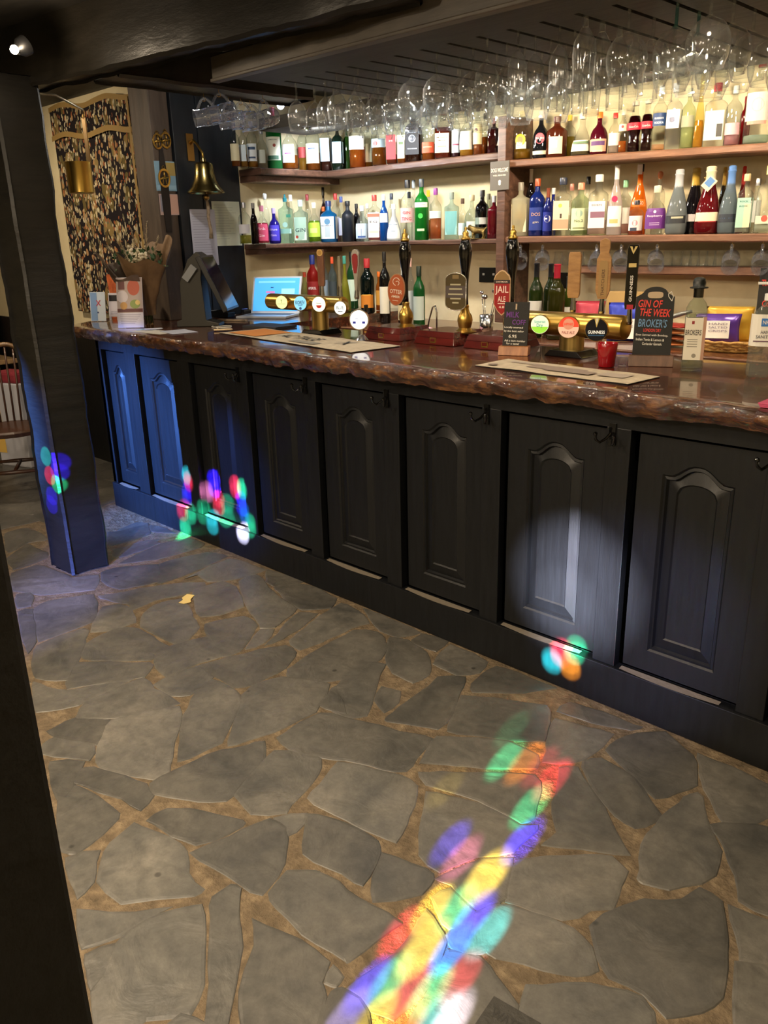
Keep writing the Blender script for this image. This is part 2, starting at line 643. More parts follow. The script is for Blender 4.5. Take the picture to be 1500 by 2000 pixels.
SLATE = slate()
CROPS = {'A': (0, 1000, 2.143), 'B': (0, 1500, 2.143), 'C': (600, 1350, 2.5), 'D': (900, 1350, 2.5), 'E': (500, 1100, 2.308), 'F': (0, 850, 3.75), 'P': (0, 0, 1.0)}
STONES = {
 'A': [[(480,155),(640,120),(665,130),(590,160),(500,190)],[(500,215),(680,130),(790,110),(850,130),(830,150),(660,195)],
  [(430,250),(480,235),(655,220),(660,290),(500,320),(430,290)],[(670,215),(860,170),(950,185),(770,265),(690,295),(668,290)],
  [(780,280),(960,195),(1110,240),(1000,275),(930,288),(870,288),(830,265)],[(420,350),(690,305),(850,292),(850,318),(760,345),(640,370),(560,410),(540,385),(480,375)],
  [(820,325),(930,292),(985,315),(1015,395),(920,430),(850,435),(815,400)],[(1000,290),(1060,255),(1100,280),(1150,350),(1240,400),(1150,480),(1090,480),(1050,420),(1010,330)],
  [(1120,240),(1270,290),(1150,310),(1120,290)],[(1150,315),(1270,300),(1405,360),(1380,400),(1270,405),(1200,370)],
  [(595,440),(640,390),(760,365),(790,410),(830,480),(790,530),(740,555),(640,505),(590,480)],[(860,470),(1020,435),(1070,475),(1000,580),(935,605),(880,520)],
  [(1090,490),(1140,495),(1130,525),(1080,560),(1030,570)],[(1150,525),(1250,420),(1330,430),(1190,525),(1110,555)],
  [(150,400),(210,370),(390,345),(400,420),(380,460),(160,540),(150,460)],[(400,440),(430,400),(500,390),(550,410),(560,460),(470,490),(380,500)],
  [(75,420),(140,405),(145,540),(110,590)],[(150,560),(340,490),(365,500),(350,570),(330,610),(280,700),(150,690),(140,620)],
  [(345,600),(370,550),(480,490),(560,490),(720,570),(640,590),(630,615),(400,618)],[(285,670),(300,628),(620,630),(640,650),(600,690),(440,710),(290,735)],
  [(650,600),(700,570),(870,520),(930,605),(830,630),(700,685),(665,650)],[(840,640),(1000,600),(1190,555),(1240,590),(1190,650),(1060,718),(990,730),(900,680)],
  [(140,710),(290,745),(580,690),(370,780),(330,800),(160,830),(150,760)],[(345,840),(370,790),(600,695),(640,740),(745,800),(570,850),(450,855),(340,860)],
  [(650,720),(700,690),(830,645),(885,690),(800,760),(720,765)],[(775,850),(800,790),(880,700),(990,745),(1000,800),(960,880),(930,960),(850,1000),(745,1040),(760,920)],
  [(1010,770),(1060,725),(1180,690),(1370,722),(1310,840),(1100,930),(960,975),(985,870)],[(1340,810),(1390,740),(1410,730),(1430,790),(1450,840),(1400,828)],
  [(210,920),(330,860),(480,870),(430,930),(390,970),(250,940)],[(190,970),(230,945),(375,975),(360,1040),(190,1010)],
  [(410,960),(470,870),(740,815),(755,880),(720,960),(710,1080),(640,1110),(430,1065),(400,1020)],[(205,1050),(340,1050),(300,1150),(235,1220)],
  [(320,1080),(400,1070),(600,1130),(640,1180),(590,1240),(500,1200),(310,1130)],[(640,1130),(720,1085),(930,1005),(1110,955),(1100,1030),(1000,1150),(940,1200),(780,1200),(650,1175)],
  [(1150,1000),(1335,1020),(1335,1070),(1200,1250),(1060,1260),(980,1180),(1010,1150)],[(65,345),(120,340),(140,360),(130,388),(80,398)],[(45,285),(300,275),(405,262),(392,322),(170,345),(60,328)]],
 'E': [[(160,340),(380,180),(480,230),(500,270),(420,290),(210,390)],[(150,470),(440,300),(540,310),(590,380),(560,430),(380,520),(170,540)],
  [(490,200),(740,310),(640,332),(560,300)],[(710,345),(750,318),(860,352),(810,395),(720,358)],[(600,335),(690,348),(760,400),(780,460),(770,500),(700,538),(610,490),(595,400)],
  [(810,450),(870,372),(1040,440),(1000,490),(900,500),(800,455)],[(310,640),(390,530),(530,445),(585,455),(550,520),(500,680),(400,685)],
  [(540,620),(570,562),(648,580),(638,620),(580,668)],[(600,682),(820,520),(935,512),(925,560),(880,680),(830,742),(600,708)],
  [(980,540),(1090,465),(1340,560),(1200,578),(990,578)],[(880,752),(940,595),(1308,642),(1288,800),(1130,790)],
  [(755,898),(830,782),(1130,802),(1270,862),(1258,925),(1080,920),(765,902)],[(100,780),(290,678),(400,692),(640,755),(800,792),(665,935),(450,895),(200,858)]],
 'C': [[(20,520),(150,350),(440,410),(530,462),(490,600),(430,738),(330,690),(190,620)],[(0,605),(180,645),(340,730),(350,790),(270,935),(100,860),(0,790)],
  [(340,900),(380,800),(560,862),(605,920),(540,978),(350,1015)],[(590,490),(760,532),(900,585),(1030,655),(1120,645),(1095,700),(980,790),(830,805),(650,875),(545,790)],
  [(550,395),(1100,405),(1128,470),(1115,600),(1040,635),(900,565),(760,498),(600,455)],[(630,920),(850,832),(980,825),(955,1000),(820,1045),(715,940)],
  [(600,1015),(700,965),(810,1060),(760,1190),(660,1120)],[(500,1180),(565,1070),(650,1165),(690,1230),(560,1480),(440,1590),(330,1550),(210,1450),(420,1300)],
  [(835,1065),(930,1035),(870,1260),(770,1290),(695,1195)],[(700,1270),(840,1310),(900,1400),(1010,1530),(980,1625),(500,1625),(580,1500)]],
 'D': [[(490,385),(570,375),(640,475),(720,620),(825,785),(660,765),(415,755),(475,680),(455,550)],[(415,345),(455,135),(600,172),(735,212),(680,268),(540,345)],
  [(480,100),(545,55),(880,170),(820,188),(640,148)],[(590,340),(680,325),(835,430),(965,600),(930,640),(845,665),(745,600),(645,450)],
  [(710,290),(810,220),(1000,205),(1120,310),(1148,455),(945,515),(835,410)],[(1155,305),(1500,455),(1500,600),(1430,635),(1285,630),(1205,480)],
  [(865,900),(922,700),(1080,525),(1155,505),(1188,525),(1200,620),(1248,780),(1235,885),(1170,925),(1010,955),(900,935)],[(1228,650),(1500,665),(1500,1085),(1355,995),(1335,890),(1265,730)],
  [(300,835),(600,805),(720,802),(798,880),(775,960),(735,1055),(640,1060),(500,1112),(220,1022),(240,900)],[(170,1045),(330,1085),(530,1155),(630,1250),(655,1355),(540,1385),(300,1325),(170,1305),(115,1255)],
  [(645,1140),(720,1085),(900,1028),(1060,1015),(1170,965),(1275,1030),(1285,1280),(1262,1485),(1180,1552),(1000,1572),(905,1475),(745,1395),(685,1300)],[(1315,1045),(1500,1125),(1500,1325),(1375,1305),(1355,1200)],
  [(1355,1335),(1500,1352),(1500,1640),(1345,1640)],[(345,1435),(620,1445),(885,1495),(940,1640),(330,1640),(295,1580)]],
 'B': [[(240,140),(310,70),(490,190),(470,230),(330,350),(270,330)],[(630,210),(700,165),(1010,215),(1010,240),(880,295),(820,318),(740,285)],
  [(460,310),(570,225),(640,255),(775,350),(785,430),(845,490),(800,525),(520,545),(415,475)],[(290,375),(420,345),(395,400),(380,480),(315,545)],
  [(810,350),(1130,215),(1195,255),(1210,300),(1175,400),(1100,525),(1010,485),(910,410)],[(1155,205),(1275,195),(1262,240),(1222,280)],
  [(320,595),(550,605),(700,590),(500,695),(350,755),(335,680)],[(495,730),(600,655),(720,605),(838,575),(840,700),(830,900),(795,1025),(600,1045),(540,1080),(405,1080),(405,930)],
  [(360,785),(478,735),(488,790),(392,925),(368,850)],[(885,540),(960,495),(1010,512),(995,700),(955,1080),(860,1080),(875,700)],
  [(1065,635),(1255,725),(1370,812),(1345,905),(1365,960),(1325,1080),(1015,1080),(1035,850),(1075,750)],[(1395,830),(1432,880),(1412,915),(1375,898)],
  [(1405,950),(1440,935),(1500,965),(1540,1080),(1345,1080)]],
 'F': [[(60,900),(200,800),(340,860),(330,900),(200,950),(90,980)],[(90,1010),(280,950),(400,990),(530,1060),(100,1120)],[(40,720),(200,680),(350,760),(200,790),(60,860)],
  [(790,710),(850,705),(1080,650),(1095,720),(1000,755),(830,805),(800,795)],[(860,695),(1000,642),(1075,645),(1085,680)],[(830,860),(1000,785),(1170,765),(960,855),(850,895)],[(1105,655),(1200,672),(1290,715),(1115,700)]],
 'P': [[(529,1745),(562,1702),(616,1702),(700,1754),(722,1764),(776,1800),(680,1868),(672,1866),(597,1820),(543,1775)]],
}
polys = []
for k, L in STONES.items():
    ox, oy, s = CROPS[k]
    for P in L:
        polys.append([onZ(ox + x / s, oy + y / s, 0).to_2d() for x, y in P])
traced = [(sum(p.x for p in P) / len(P), sum(p.y for p in P) / len(P), max((p - P[0]).length for p in P)) for P in polys]


def in_poly(x, y, P):
    c = False
    j = len(P) - 1
    for i in range(len(P)):
        if (P[i].y > y) != (P[j].y > y) and x < (P[j].x - P[i].x) * (y - P[i].y) / (P[j].y - P[i].y) + P[i].x:
            c = not c
        j = i
    return c


# the slabs beyond the traced part of the floor
gx, gy, cell = -9.0, -5.9, .36
import itertools
for i, j in itertools.product(range(28), range(21)):
    cx = gx + (i + .5 + (j % 2) * .5) * cell
    cy = gy + (j + .5) * cell
    if cx > 1.1 or cy > 1.5:
        continue
    corners = []
    for ax, ay in [(-.5, -.5), (0, -.56), (.5, -.5), (.54, 0), (.5, .5), (0, .56), (-.5, .5), (-.54, 0)]:
        qx, qy = cx + ax * cell * .93, cy + ay * cell * .93
        d = noise.noise_vector(Vector((qx * 1.9, qy * 1.9, 3.3))) * .17
        corners.append(Vector((qx + d.x, qy + d.y)))
    if any(math.hypot(cx - tx, cy - ty) < .16 or any(in_poly(c.x, c.y, P) for c in corners + [Vector((cx, cy))]) for (tx, ty, tr), P in zip(traced, polys) if math.hypot(cx - tx, cy - ty) < .9):
        continue
    if -4.75 < cx and cy > -.12:
        continue
    # keep the traced area itself clear
    pj = Vector((cx, cy, 0)) - CAM
    zf = pj.dot(_f)
    if zf > 0 and -20 < 750 + F_PX * pj.dot(CR) / zf < 1520 and 1030 < 1000 - F_PX * pj.dot(CU) / zf < 2010:
        continue
    polys.append(corners)
fl = MB()
fl.box(-9.5, 1.5, -6.0, 2.4, -.10, -.0022, 0)
for P in polys:
    n = len(P)
    area = sum(P[i].x * P[(i + 1) % n].y - P[(i + 1) % n].x * P[i].y for i in range(n))
    if area < 0:
        P.reverse()
    pts = []
    for i in range(n):
        a, b = P[i], P[(i + 1) % n]
        k = max(2, int((b - a).length / .035))
        pr, nx = P[i - 1], P[(i + 2) % n]
        for q in range(k):
            t = q / k
            # soft corner: blend of straight line and spline
            p = a.lerp(b, t)
            h = ((-pr + 3 * a - 3 * b + nx) * t ** 3 + (2 * pr - 5 * a + 4 * b - nx) * t ** 2 + (-pr + b) * t + 2 * a) * .5
            p = p.lerp(h, .35)
            j = noise.noise_vector(Vector((p.x * 9, p.y * 9, 1))) * .012 + noise.noise_vector(Vector((p.x * 34, p.y * 34, 5))) * .006
            pts.append(Vector((p.x + j.x, p.y + j.y)))
    m = len(pts)
    c = sum(pts, Vector((0, 0))) / m
    pts = [p + (p - c).normalized() * .011 for p in pts]
    tx, ty = rnd.uniform(-.006, .006), rnd.uniform(-.006, .006)
    vs = []
    for ring, (off, z) in enumerate([(0, -.0030), (.004, -.0006), (.012, .0004)]):
        for p in pts:
            d = c - p
            q = p + d.normalized() * min(off, d.length * .3)
            zz = z + (0 if ring == 0 else (q.x - c.x) * tx + (q.y - c.y) * ty)
            vs.append((q.x, q.y, zz))
    fs = [(r * m + i, r * m + (i + 1) % m, (r + 1) * m + (i + 1) % m, (r + 1) * m + i) for r in range(2) for i in range(m)]
    fs.append(tuple(2 * m + i for i in range(m)))
    fl.add(vs, fs, 1)
structure(fl, 'floor', [MORTAR, SLATE], fix=False)

# ---- walls and ceiling
b = MB().box(-4.56, 1.4, 1.78, 1.92, 0, 2.6)
structure(b, 'wall_back', CREAM)
b = MB().box(-4.60, -4.47, 1.0, 1.92, 0, 2.6)
structure(b, 'wall_left', CREAM)
b = MB().box(-9.2, -4.708, .50, .62, 1.0, 2.6, 0).box(-9.2, -4.708, .48, .63, 0, 1.0, 1)
structure(b, 'wall_alcove', [CREAM, BLACKW])
b = MB().box(-9.4, -9.2, -6, .62, 0, 2.6)
structure(b, 'wall_far', CREAM)
b = MB().box(1.4, 1.5, -6, 1.92, 0, 2.6)
structure(b, 'wall_right', CREAM)
b = MB().box(-9.4, 1.5, -6.1, -6, 0, 2.6)
structure(b, 'wall_front', CREAM)
b = MB().box(-9.4, 1.5, -6.1, 1.92, 2.45, 2.55)
structure(b, 'ceiling', SOFFIT)


def rough_timber(P0, P1, w0, h0, mat, name, label, cat='beam', seg=.05, amp=.008, up=Vector((0, 0, 1)), freq=6, chips=0):
    """a hewn timber from P0 to P1 with an uneven, slightly rounded section"""
    P0, P1 = Vector(P0), Vector(P1)
    ax = (P1 - P0).normalized()
    sd = ax.cross(up).normalized()
    uu = sd.cross(ax).normalized()
    L = (P1 - P0).length
    n = max(2, int(L / seg))
    sec = []
    ch = .012
    for sx_, sz_ in [(-1, -1), (1, -1), (1, 1), (-1, 1)]:
        for e in range(2):
            a, b_ = (sx_ * (w0 / 2 - (ch if (e == (0 if sx_ * sz_ > 0 else 1)) else 0)), sz_ * (h0 / 2 - (0 if (e == (0 if sx_ * sz_ > 0 else 1)) else ch)))
            sec.append((a, b_))
    # add mid points so that faces can undulate
    sec2 = []
    for i in range(len(sec)):
        a, b_ = sec[i], sec[(i + 1) % len(sec)]
        sec2.append(a)
        dd = math.hypot(a[0] - b_[0], a[1] - b_[1])
        if dd > .04:
            for q in range(1, 4):
                sec2.append((a[0] + (b_[0] - a[0]) * q / 4, a[1] + (b_[1] - a[1]) * q / 4))
    k = len(sec2)
    vs, fs = [], []
    for i in range(n + 1):
        c = P0 + ax * (L * i / n)
        for a, b_ in sec2:
            p = c + sd * a + uu * b_
            nn = noise.noise(Vector((p.x * freq, p.y * freq, p.z * freq))) + .5 * noise.noise(Vector((p.x * freq * 3, p.y * freq * 3, p.z * freq * 3)))
            d = (sd * a + uu * b_).normalized()
            vs.append(p + d * nn * amp)
    for i in range(n):
        for j in range(k):
            fs.append((i * k + j, i * k + (j + 1) % k, (i + 1) * k + (j + 1) % k, (i + 1) * k + j))
    fs.append(tuple(range(k)))
    fs.append(tuple(n * k + j for j in range(k))[::-1])
    o = MB().add(vs, fs).build(name, mat)
    smooth_by_angle(o, .5)
    return tag(o, label, cat)


# the post beside the counter end, its foot at the photographed spot
rough_timber((-3.83, -.63, 0), (-3.93, -.60, 2.24), .25, .20, BLACKW_V, 'timber_post', 'rough black oak post rising from the floor near the left end of the bar', 'post', amp=.012, up=Vector((0, 1, 0)), freq=5)
# the dark post close to the viewer
q0 = Vector((-.3345, -2.1565, 0))
b = MB()
T = Matrix.Translation((q0.x, q0.y, 0)) @ Matrix.Rotation(R(20), 4, 'Z')
b.box(-.11, 0, -.10, 0.0, 0, 2.42, 0, T)
o = tag(b.build('door_post', M('#0d0b09', .75, 0, 0, 0, .3, 40), bevel=.004), 'near black squared post in the foreground, close to the viewer', 'post')
# beams
rough_timber((-5.6, -.693, 2.335), (-1.84, -.252, 2.335), .11, .27, BLACKW_H, 'ceiling_beam', 'big black gouged beam resting on the post and crossing above the bar front', amp=.010, freq=7)
rough_timber((-3.47, -.36, 2.31), (-3.47, .70, 2.31), .22, .22, BLACKW_H, 'ceiling_beam', 'black beam running back above the hanging tankards', amp=.008, freq=6)
rough_timber((-3.9, -.75, 2.40), (-3.9, -4.5, 2.40), .24, .16, BLACKW_H, 'ceiling_beam', 'dark beam coming forward from the top of the oak post', amp=.008, freq=6)
rough_timber((-1.75, -.23, 2.35), (-1.75, -5.9, 2.35), .18, .19, BLACKW_H, 'ceiling_beam', 'dark cross beam that meets the end of the big gouged beam', amp=.006, freq=6)

# black boarded upright with the bell, and the dark timber beside the tapestry
b = MB()
b.box(-4.66, -4.47, .57, .735, 1.10, 2.44)
b.box(-4.66, -4.468, .74, 1.015, 1.10, 2.44)
tag(b.build('boarded_upright', DARKBLUE, bevel=.004), 'blue black boarded upright that carries the brass bell and pinned papers', 'post')
b = MB().box(-4.70, -4.49, .44, .565, 1.10, 2.44)
tag(b.build('timber_upright', noise_mat('brown_timber', [(.3, '#3a2f26'), (.7, '#54463a')], 5, .6, (4, 4, .6), .4), bevel=.006), 'dark brown timber upright between tapestry and bell, hung with horse brasses', 'post')

# ---- shelving behind the bar


def plank(x0, x1, y0, y1, z0, z1, z0b=None, z1b=None, mat=SHELFW, name='shelf', lab='', front='y'):
    """shelf board with a wavering front edge; z?b = heights at the far x end"""
    n = 40
    z0b = z0 if z0b is None else z0b
    z1b = z1 if z1b is None else z1b
    vs, fs = [], []
    for i in range(n + 1):
        t = i / n
        if front == 'y':
            x = x0 + (x1 - x0) * t
            e = noise.noise(Vector((x * 3, 1.3, z1 * 5))) * .010 + noise.noise(Vector((x * 11, 2.3, z1 * 5))) * .004
            a, c = z0 + (z0b - z0) * t, z1 + (z1b - z1) * t
            c2 = c
            lo = a + noise.noise(Vector((x * 4, 7, z1))) * .006
            vs += [(x, y1, c), (x, y0 + e + .006, c2), (x, y0 + e, c2 - .006), (x, y0 + e, lo + .006), (x, y0 + e + .006, lo), (x, y1, a)]
        else:
            y = y0 + (y1 - y0) * t
            e = noise.noise(Vector((y * 3, 4.3, z1 * 5))) * .010
            vs += [(x0, y, z1), (x1 + e - .006, y, z1), (x1 + e, y, z1 - .006), (x1 + e, y, z0 + .006), (x1 + e - .006, y, z0), (x0, y, z0)]
    for i in range(n):
        for k in range(6):
            fs.append((i * 6 + k, i * 6 + (k + 1) % 6, (i + 1) * 6 + (k + 1) % 6, (i + 1) * 6 + k))
    fs += [tuple(range(6)), tuple(n * 6 + k for k in range(6))[::-1]]
    return tag(MB().add(vs, fs).build(name, mat), lab, 'shelf')


ZU, ZM = 1.970, 1.530
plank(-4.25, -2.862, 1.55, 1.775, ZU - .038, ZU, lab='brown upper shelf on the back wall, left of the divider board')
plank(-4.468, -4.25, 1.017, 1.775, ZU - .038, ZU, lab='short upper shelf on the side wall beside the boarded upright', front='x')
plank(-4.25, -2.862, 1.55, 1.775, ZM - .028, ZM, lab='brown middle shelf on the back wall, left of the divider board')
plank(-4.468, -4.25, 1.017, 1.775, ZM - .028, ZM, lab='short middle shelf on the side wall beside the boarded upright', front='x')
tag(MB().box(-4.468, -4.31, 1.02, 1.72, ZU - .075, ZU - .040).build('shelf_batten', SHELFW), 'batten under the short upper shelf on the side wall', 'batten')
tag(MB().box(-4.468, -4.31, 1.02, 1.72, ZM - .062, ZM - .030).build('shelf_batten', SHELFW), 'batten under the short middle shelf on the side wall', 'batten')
ZR0, ZR1 = 1.925, 1.895
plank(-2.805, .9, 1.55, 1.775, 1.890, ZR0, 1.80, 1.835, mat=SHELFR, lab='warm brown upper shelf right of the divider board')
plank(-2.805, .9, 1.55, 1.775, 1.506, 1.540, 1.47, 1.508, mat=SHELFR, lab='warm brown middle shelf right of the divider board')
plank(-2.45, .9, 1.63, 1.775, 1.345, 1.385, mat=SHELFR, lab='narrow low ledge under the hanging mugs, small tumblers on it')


def zr_u(x):
    return ZR0 + (1.835 - ZR0) * (x + 2.805) / 3.705


def zr_m(x):
    return 1.540 + (1.508 - 1.540) * (x + 2.805) / 3.705


tag(MB().box(-2.86, -2.807, 1.535, 1.778, 1.08, 2.14).build('shelf_divider', SHELFW, bevel=.003), 'upright wooden divider board between the left and right bottle shelves', 'divider')

# ---- the back worktop, and the cupboards under it
plank(-3.715, 1.3, 1.13, 1.779, .985, 1.045, mat=noise_mat('striped_worktop_wood', [(.2, '#2c150b'), (.5, '#5c3520'), (.8, '#96683f')], 7, .25, (.5, 6, 30), .6, .5, 0, 9, .01), name='back_worktop', lab='thick wooden back worktop with a striped live edge below the shelves')
b = MB().box(-3.715, 1.3, 1.22, 1.779, 0.0, .976)
tag(b.build('back_cupboard', BLACKW, bevel=.003), 'black cupboard run under the back worktop', 'cupboard')

# ---- glass rack canopy
ZC = 2.17
b = MB()
can = thing('glass_rack', 'dark wooden hanging rack over the bar with slots full of upturned glasses', 'glass rack', (-1.4, .3, ZC))
T = Matrix.Translation((1.4, -.3, -ZC))
MB().box(-2.95, 1.2, -.17, 1.36, ZC + .035, ZC + .06, 0, T).build('top_board', SOFFIT, can)
MB().box(-2.95, 1.2, -.195, -.165, ZC - .018, ZC + .060, 0, T).box(-2.95, 1.2, -.205, -.165, ZC - .03, ZC - .018, 0, T).build('front_fascia', noise_mat('fascia_wood', [(.3, '#3a332b'), (.7, '#5a5145')], 5, .45, (1, 5, 5), .2), can, bevel=.003)
MB().box(-2.95, 1.2, -.165, .10, ZC - .006, ZC + .012, 0, T).build('front_board', SOFFIT, can)
SLX = [-2.862 + .1235 * i for i in range(15)]
edges = [-2.95] + SLX + [1.2]
for i in range(len(edges) - 1):
    x0 = edges[i] + (.009 if i else 0)
    x1 = edges[i + 1] - (.009 if i < len(edges) - 2 else 0)
    MB().box(x0, x1, .10, 1.36, ZC - .006, ZC + .012, 0, T).build('rack_slat', SOFFIT, can)

for i, (x, e_, c_) in enumerate(SHELF_LAMPS):
    t = thing('rack_downlight', f'small round downlight under the back of the rack, {["leftmost", "second", "third", "fourth", "fifth", "rightmost"][i]} of the row', 'downlight', (x, 1.10, 2.163 if x > -2.9 else 2.163))
    smooth_by_angle(MB().lathe([(.030, 0), (.030, -.012), (.024, -.014), (.022, -.006)], 20, 0, None, False).build('lamp_ring', CHROME, t), .5)
    MB().lathe([(.022, -.006), (.001, -.008)], 20, 0, None, False).build('lit_lens', M('#fff0d8' if i > 1 else '#dcebff', .3, 0, 6), t)
MB_ = MB().box(-4.20, -2.955, .99, 1.36, ZC - .006, ZC + .06)
tag(MB_.build('soffit_board', SOFFIT), 'dark boxed soffit left of the glass rack above the side shelves', 'soffit')
# ---- the bar counter
bar = thing('bar_counter', 'long bar counter with black arched panel front and varnished live edge wooden top', 'bar counter', (-2.3, .3, 0))
T = Matrix.Translation((2.3, -.3, 0))
XL, XR = -4.62, .35
doors = [(-1.176 - .4935 * (7 - k), -1.176 - .4935 * (7 - k) + .41) for k in range(0, 9)]
doors[0] = (-4.57, -4.30)
doors[1] = (-4.185, -3.745)
doors.append((doors[8][0] + .4935, doors[8][1] + .42))
doors = [d for d in doors if d[1] < XR]
ff = MB()
ff.box(XL, XR, 0, .035, .972, 1.035, 0, T)
ff.box(XL, XR, -.012, .035, 0, .152, 0, T)
xs = [XL] + [x for d in doors for x in d] + [XR]
for i in range(0, len(xs), 2):
    # stile, slightly waisted as hand made
    x0, x1 = xs[i], xs[i + 1]
    ff.box(x0, x1, 0, .035, .152, .972, 0, T)
ff.box(XL, XL + .035, 0, .62, 0, 1.035, 0, T)
ff.box(XR - .035, XR, 0, .62, 0, 1.035, 0, T)
ff.box(XL + .035, XR - .035, .60, .62, 0, 1.035, 0, T)
ff.box(XL + .035, XR - .035, .11, .115, 0, 1.035, 0, T)
ff.build('face_frame', BLACKW, bar, bevel=.004)


def arch(x0, x1, z0, z1, rise, n=14, rnd_=False):
    """outline with the cathedral arch top used on the panels"""
    pts = [(x0, z0), (x1, z0), (x1, z1)]
    w_ = x1 - x0
    for i in range(1, n):
        t = i / n
        x = x1 - w_ * t
        u = abs(t - .5) * 2
        if rnd_:
            h = rise * (math.sqrt(max(0, 1 - u * u)))
        elif u > .80:
            h = 0
        else:
            h = rise * (.5 + .5 * math.cos(PI * (u / .80) ** 1.25))
        pts.append((x, z1 + h))
    pts.append((x0, z1))
    return pts


def ring(mb, A, ya, B, yb, mi=0, T=None):
    n = len(A)
    vs = [(x, ya, z) for x, z in A] + [(x, yb, z) for x, z in B]
    mb.add(vs, [(i, (i + 1) % n, (i + 1) % n + n, i + n) for i in range(n)], mi, T)


LEDGE_LIGHT = M('#6a6256', .6, 0, 0, 0, .3, 50)
for di, (x0, x1) in enumerate(doors):
    w_ = x1 - x0
    z0, z1 = .152, .972
    d = MB()
    g = .004
    yb = .045     # the leaf sits back in its opening
    yf = .022
    tilt = .012
    ox0, ox1, oz0, oz1 = x0 + .020, x1 - g, z0 + .014, z1 - .012
    st = min(.085, w_ * .2)
    O = [(ox0, oz0), (ox1, oz0), (ox1, oz1)] + [(ox1 - (ox1 - ox0) * i / 14, oz1) for i in range(1, 14)] + [(ox0, oz1)]
    A1 = arch(ox0 + st, ox1 - st, oz0 + .075, oz1 - .115, .042)
    A2 = arch(ox0 + st + .006, ox1 - st - .006, oz0 + .081, oz1 - .121, .042)
    A3 = arch(ox0 + st + .013, ox1 - st - .013, oz0 + .089, oz1 - .129, .041)
    A3b = arch(ox0 + st + .018, ox1 - st - .018, oz0 + .094, oz1 - .134, .041)
    B1 = arch(ox0 + st + .048, ox1 - st - .048, oz0 + .130, oz1 - .168, .036, 14, True)
    B2 = arch(ox0 + st + .053, ox1 - st - .053, oz0 + .135, oz1 - .173, .036, 14, True)
    ring(d, O, yb + .02, O, yf, 0, T)
    ring(d, O, yf, A1, yf, 0, T)
    ring(d, A1, yf, A2, yf + .006, 0, T)
    ring(d, A2, yf + .006, A3, yf + .004, 0, T)
    ring(d, A3, yf + .004, A3b, yf + .013, 0, T)
    ring(d, A3b, yf + .013, B1, yf + .004, 0, T)
    ring(d, B1, yf + .004, B2, yf + .0085, 0, T)
    n = len(B2)
    d.add([(x, yf + .0085, z) for x, z in B2], [tuple(range(n))], 0, T)
    dob = d.build('door', BLACKW, bar, fix=False)
    smooth_by_angle(dob, .3)
    # pale strip: light caught on the opening's bottom ledge, put into its colour
    wv = []
    nn = 16
    for i in range(nn + 1):
        t = i / nn
        x = x0 + .02 + (w_ - .07) * t
        wv += [(x, -.002 - .012 * math.sin(PI * t), z0 + .002), (x, .018, z0 + .004)]
    MB().add(wv, [(2 * i, 2 * i + 2, 2 * i + 3, 2 * i + 1) for i in range(nn)] + [], 0, T).build('ledge_light_strip', LEDGE_LIGHT, bar)
    if di > 1:
        h = MB()
        hx, hz = x1 + .022, z1 - .022
        h.box(hx - .011, hx + .011, -.006, .0, hz - .035, hz + .035, 0, T)
        for s_ in (-1, 1):
            pts = [(hx + s_ * .004, -.006, hz + .005), (hx + s_ * .012, -.022, hz - .012), (hx + s_ * .022, -.040, hz - .022), (hx + s_ * .030, -.050, hz - .012), (hx + s_ * .032, -.052, hz + .002)]
            h.tube(pts, .0045, 8, 0, T)
            h.ball((hx + s_ * .032, -.052, hz + .006), .0075, 8, 0, 1, T)
        smooth_by_angle(h.build('coat_hook', BLACKG, bar))

# live edge slab
vs, fs = [], []
n = 640
x0, x1 = -5.06, .42
for i in range(n + 1):
    t = i / n
    x = x0 + (x1 - x0) * t
    a = noise.noise(Vector((x * 1.1, 0, 0)))
    b_ = noise.noise(Vector((x * 4, 3, 0)))
    c = noise.noise(Vector((x * 15, 6, 0)))
    e = noise.noise(Vector((x * 45, 8, 0)))
    yf = -.085 + a * .035 + b_ * .012 + c * .006
    zb = 1.034 + .010 * b_ + .009 * c + .004 * e
    endk = min(1, (x - x0) / .28)
    yf += (1 - endk) ** 1.3 * .38
    bulge = .014 + .010 * noise.noise(Vector((x * 7, 11, 0))) + .007 * noise.noise(Vector((x * 22, 12, 2)))
    yb_ = .68 if x > -4.70 else .476
    prof = [(yb_, 1.10), (yb_ - .04, 1.10), (yf + .05, 1.1005), (yf + .018, 1.099)]
    K_ = 7
    for k in range(K_):
        u = k / (K_ - 1)
        lump = .006 * noise.noise(Vector((x * 26, u * 3, 20))) + .003 * noise.noise(Vector((x * 60, u * 7, 30)))
        prof.append((yf + .006 - bulge * math.sin(PI * min(1, u * 1.15)) * .9 + u * .016 + lump, 1.095 - u * (1.095 - zb)))
    prof += [(yf + .09, 1.036), (yb_ - .03, 1.036), (yb_, 1.045)]
    vs += [(x, y, z) for y, z in prof]
k = len(prof)
mi = []
for i in range(n):
    for j in range(k):
        fs.append((i * k + j, i * k + (j + 1) % k, (i + 1) * k + (j + 1) % k, (i + 1) * k + j))
        mi.append(1 if 3 <= j <= 10 else 0)
fs += [tuple(range(k)), tuple(n * k + j for j in range(k))[::-1]]
mi += [1, 1]
sl = MB()
sl.add(vs, fs, 0, T)
sl.m = mi
o = sl.build('counter_top', [SLABW, SLABEDGE], bar)
smooth_by_angle(o, .8)
MB().box(-4.465, -3.72, .681, 1.775, 1.036, 1.10, 0, T).build('return_top', SLABW, bar, bevel=.004)
MB().box(-4.465, -3.80, .70, 1.775, 0, 1.035, 0, T).build('return_carcass', BLACKW, bar)

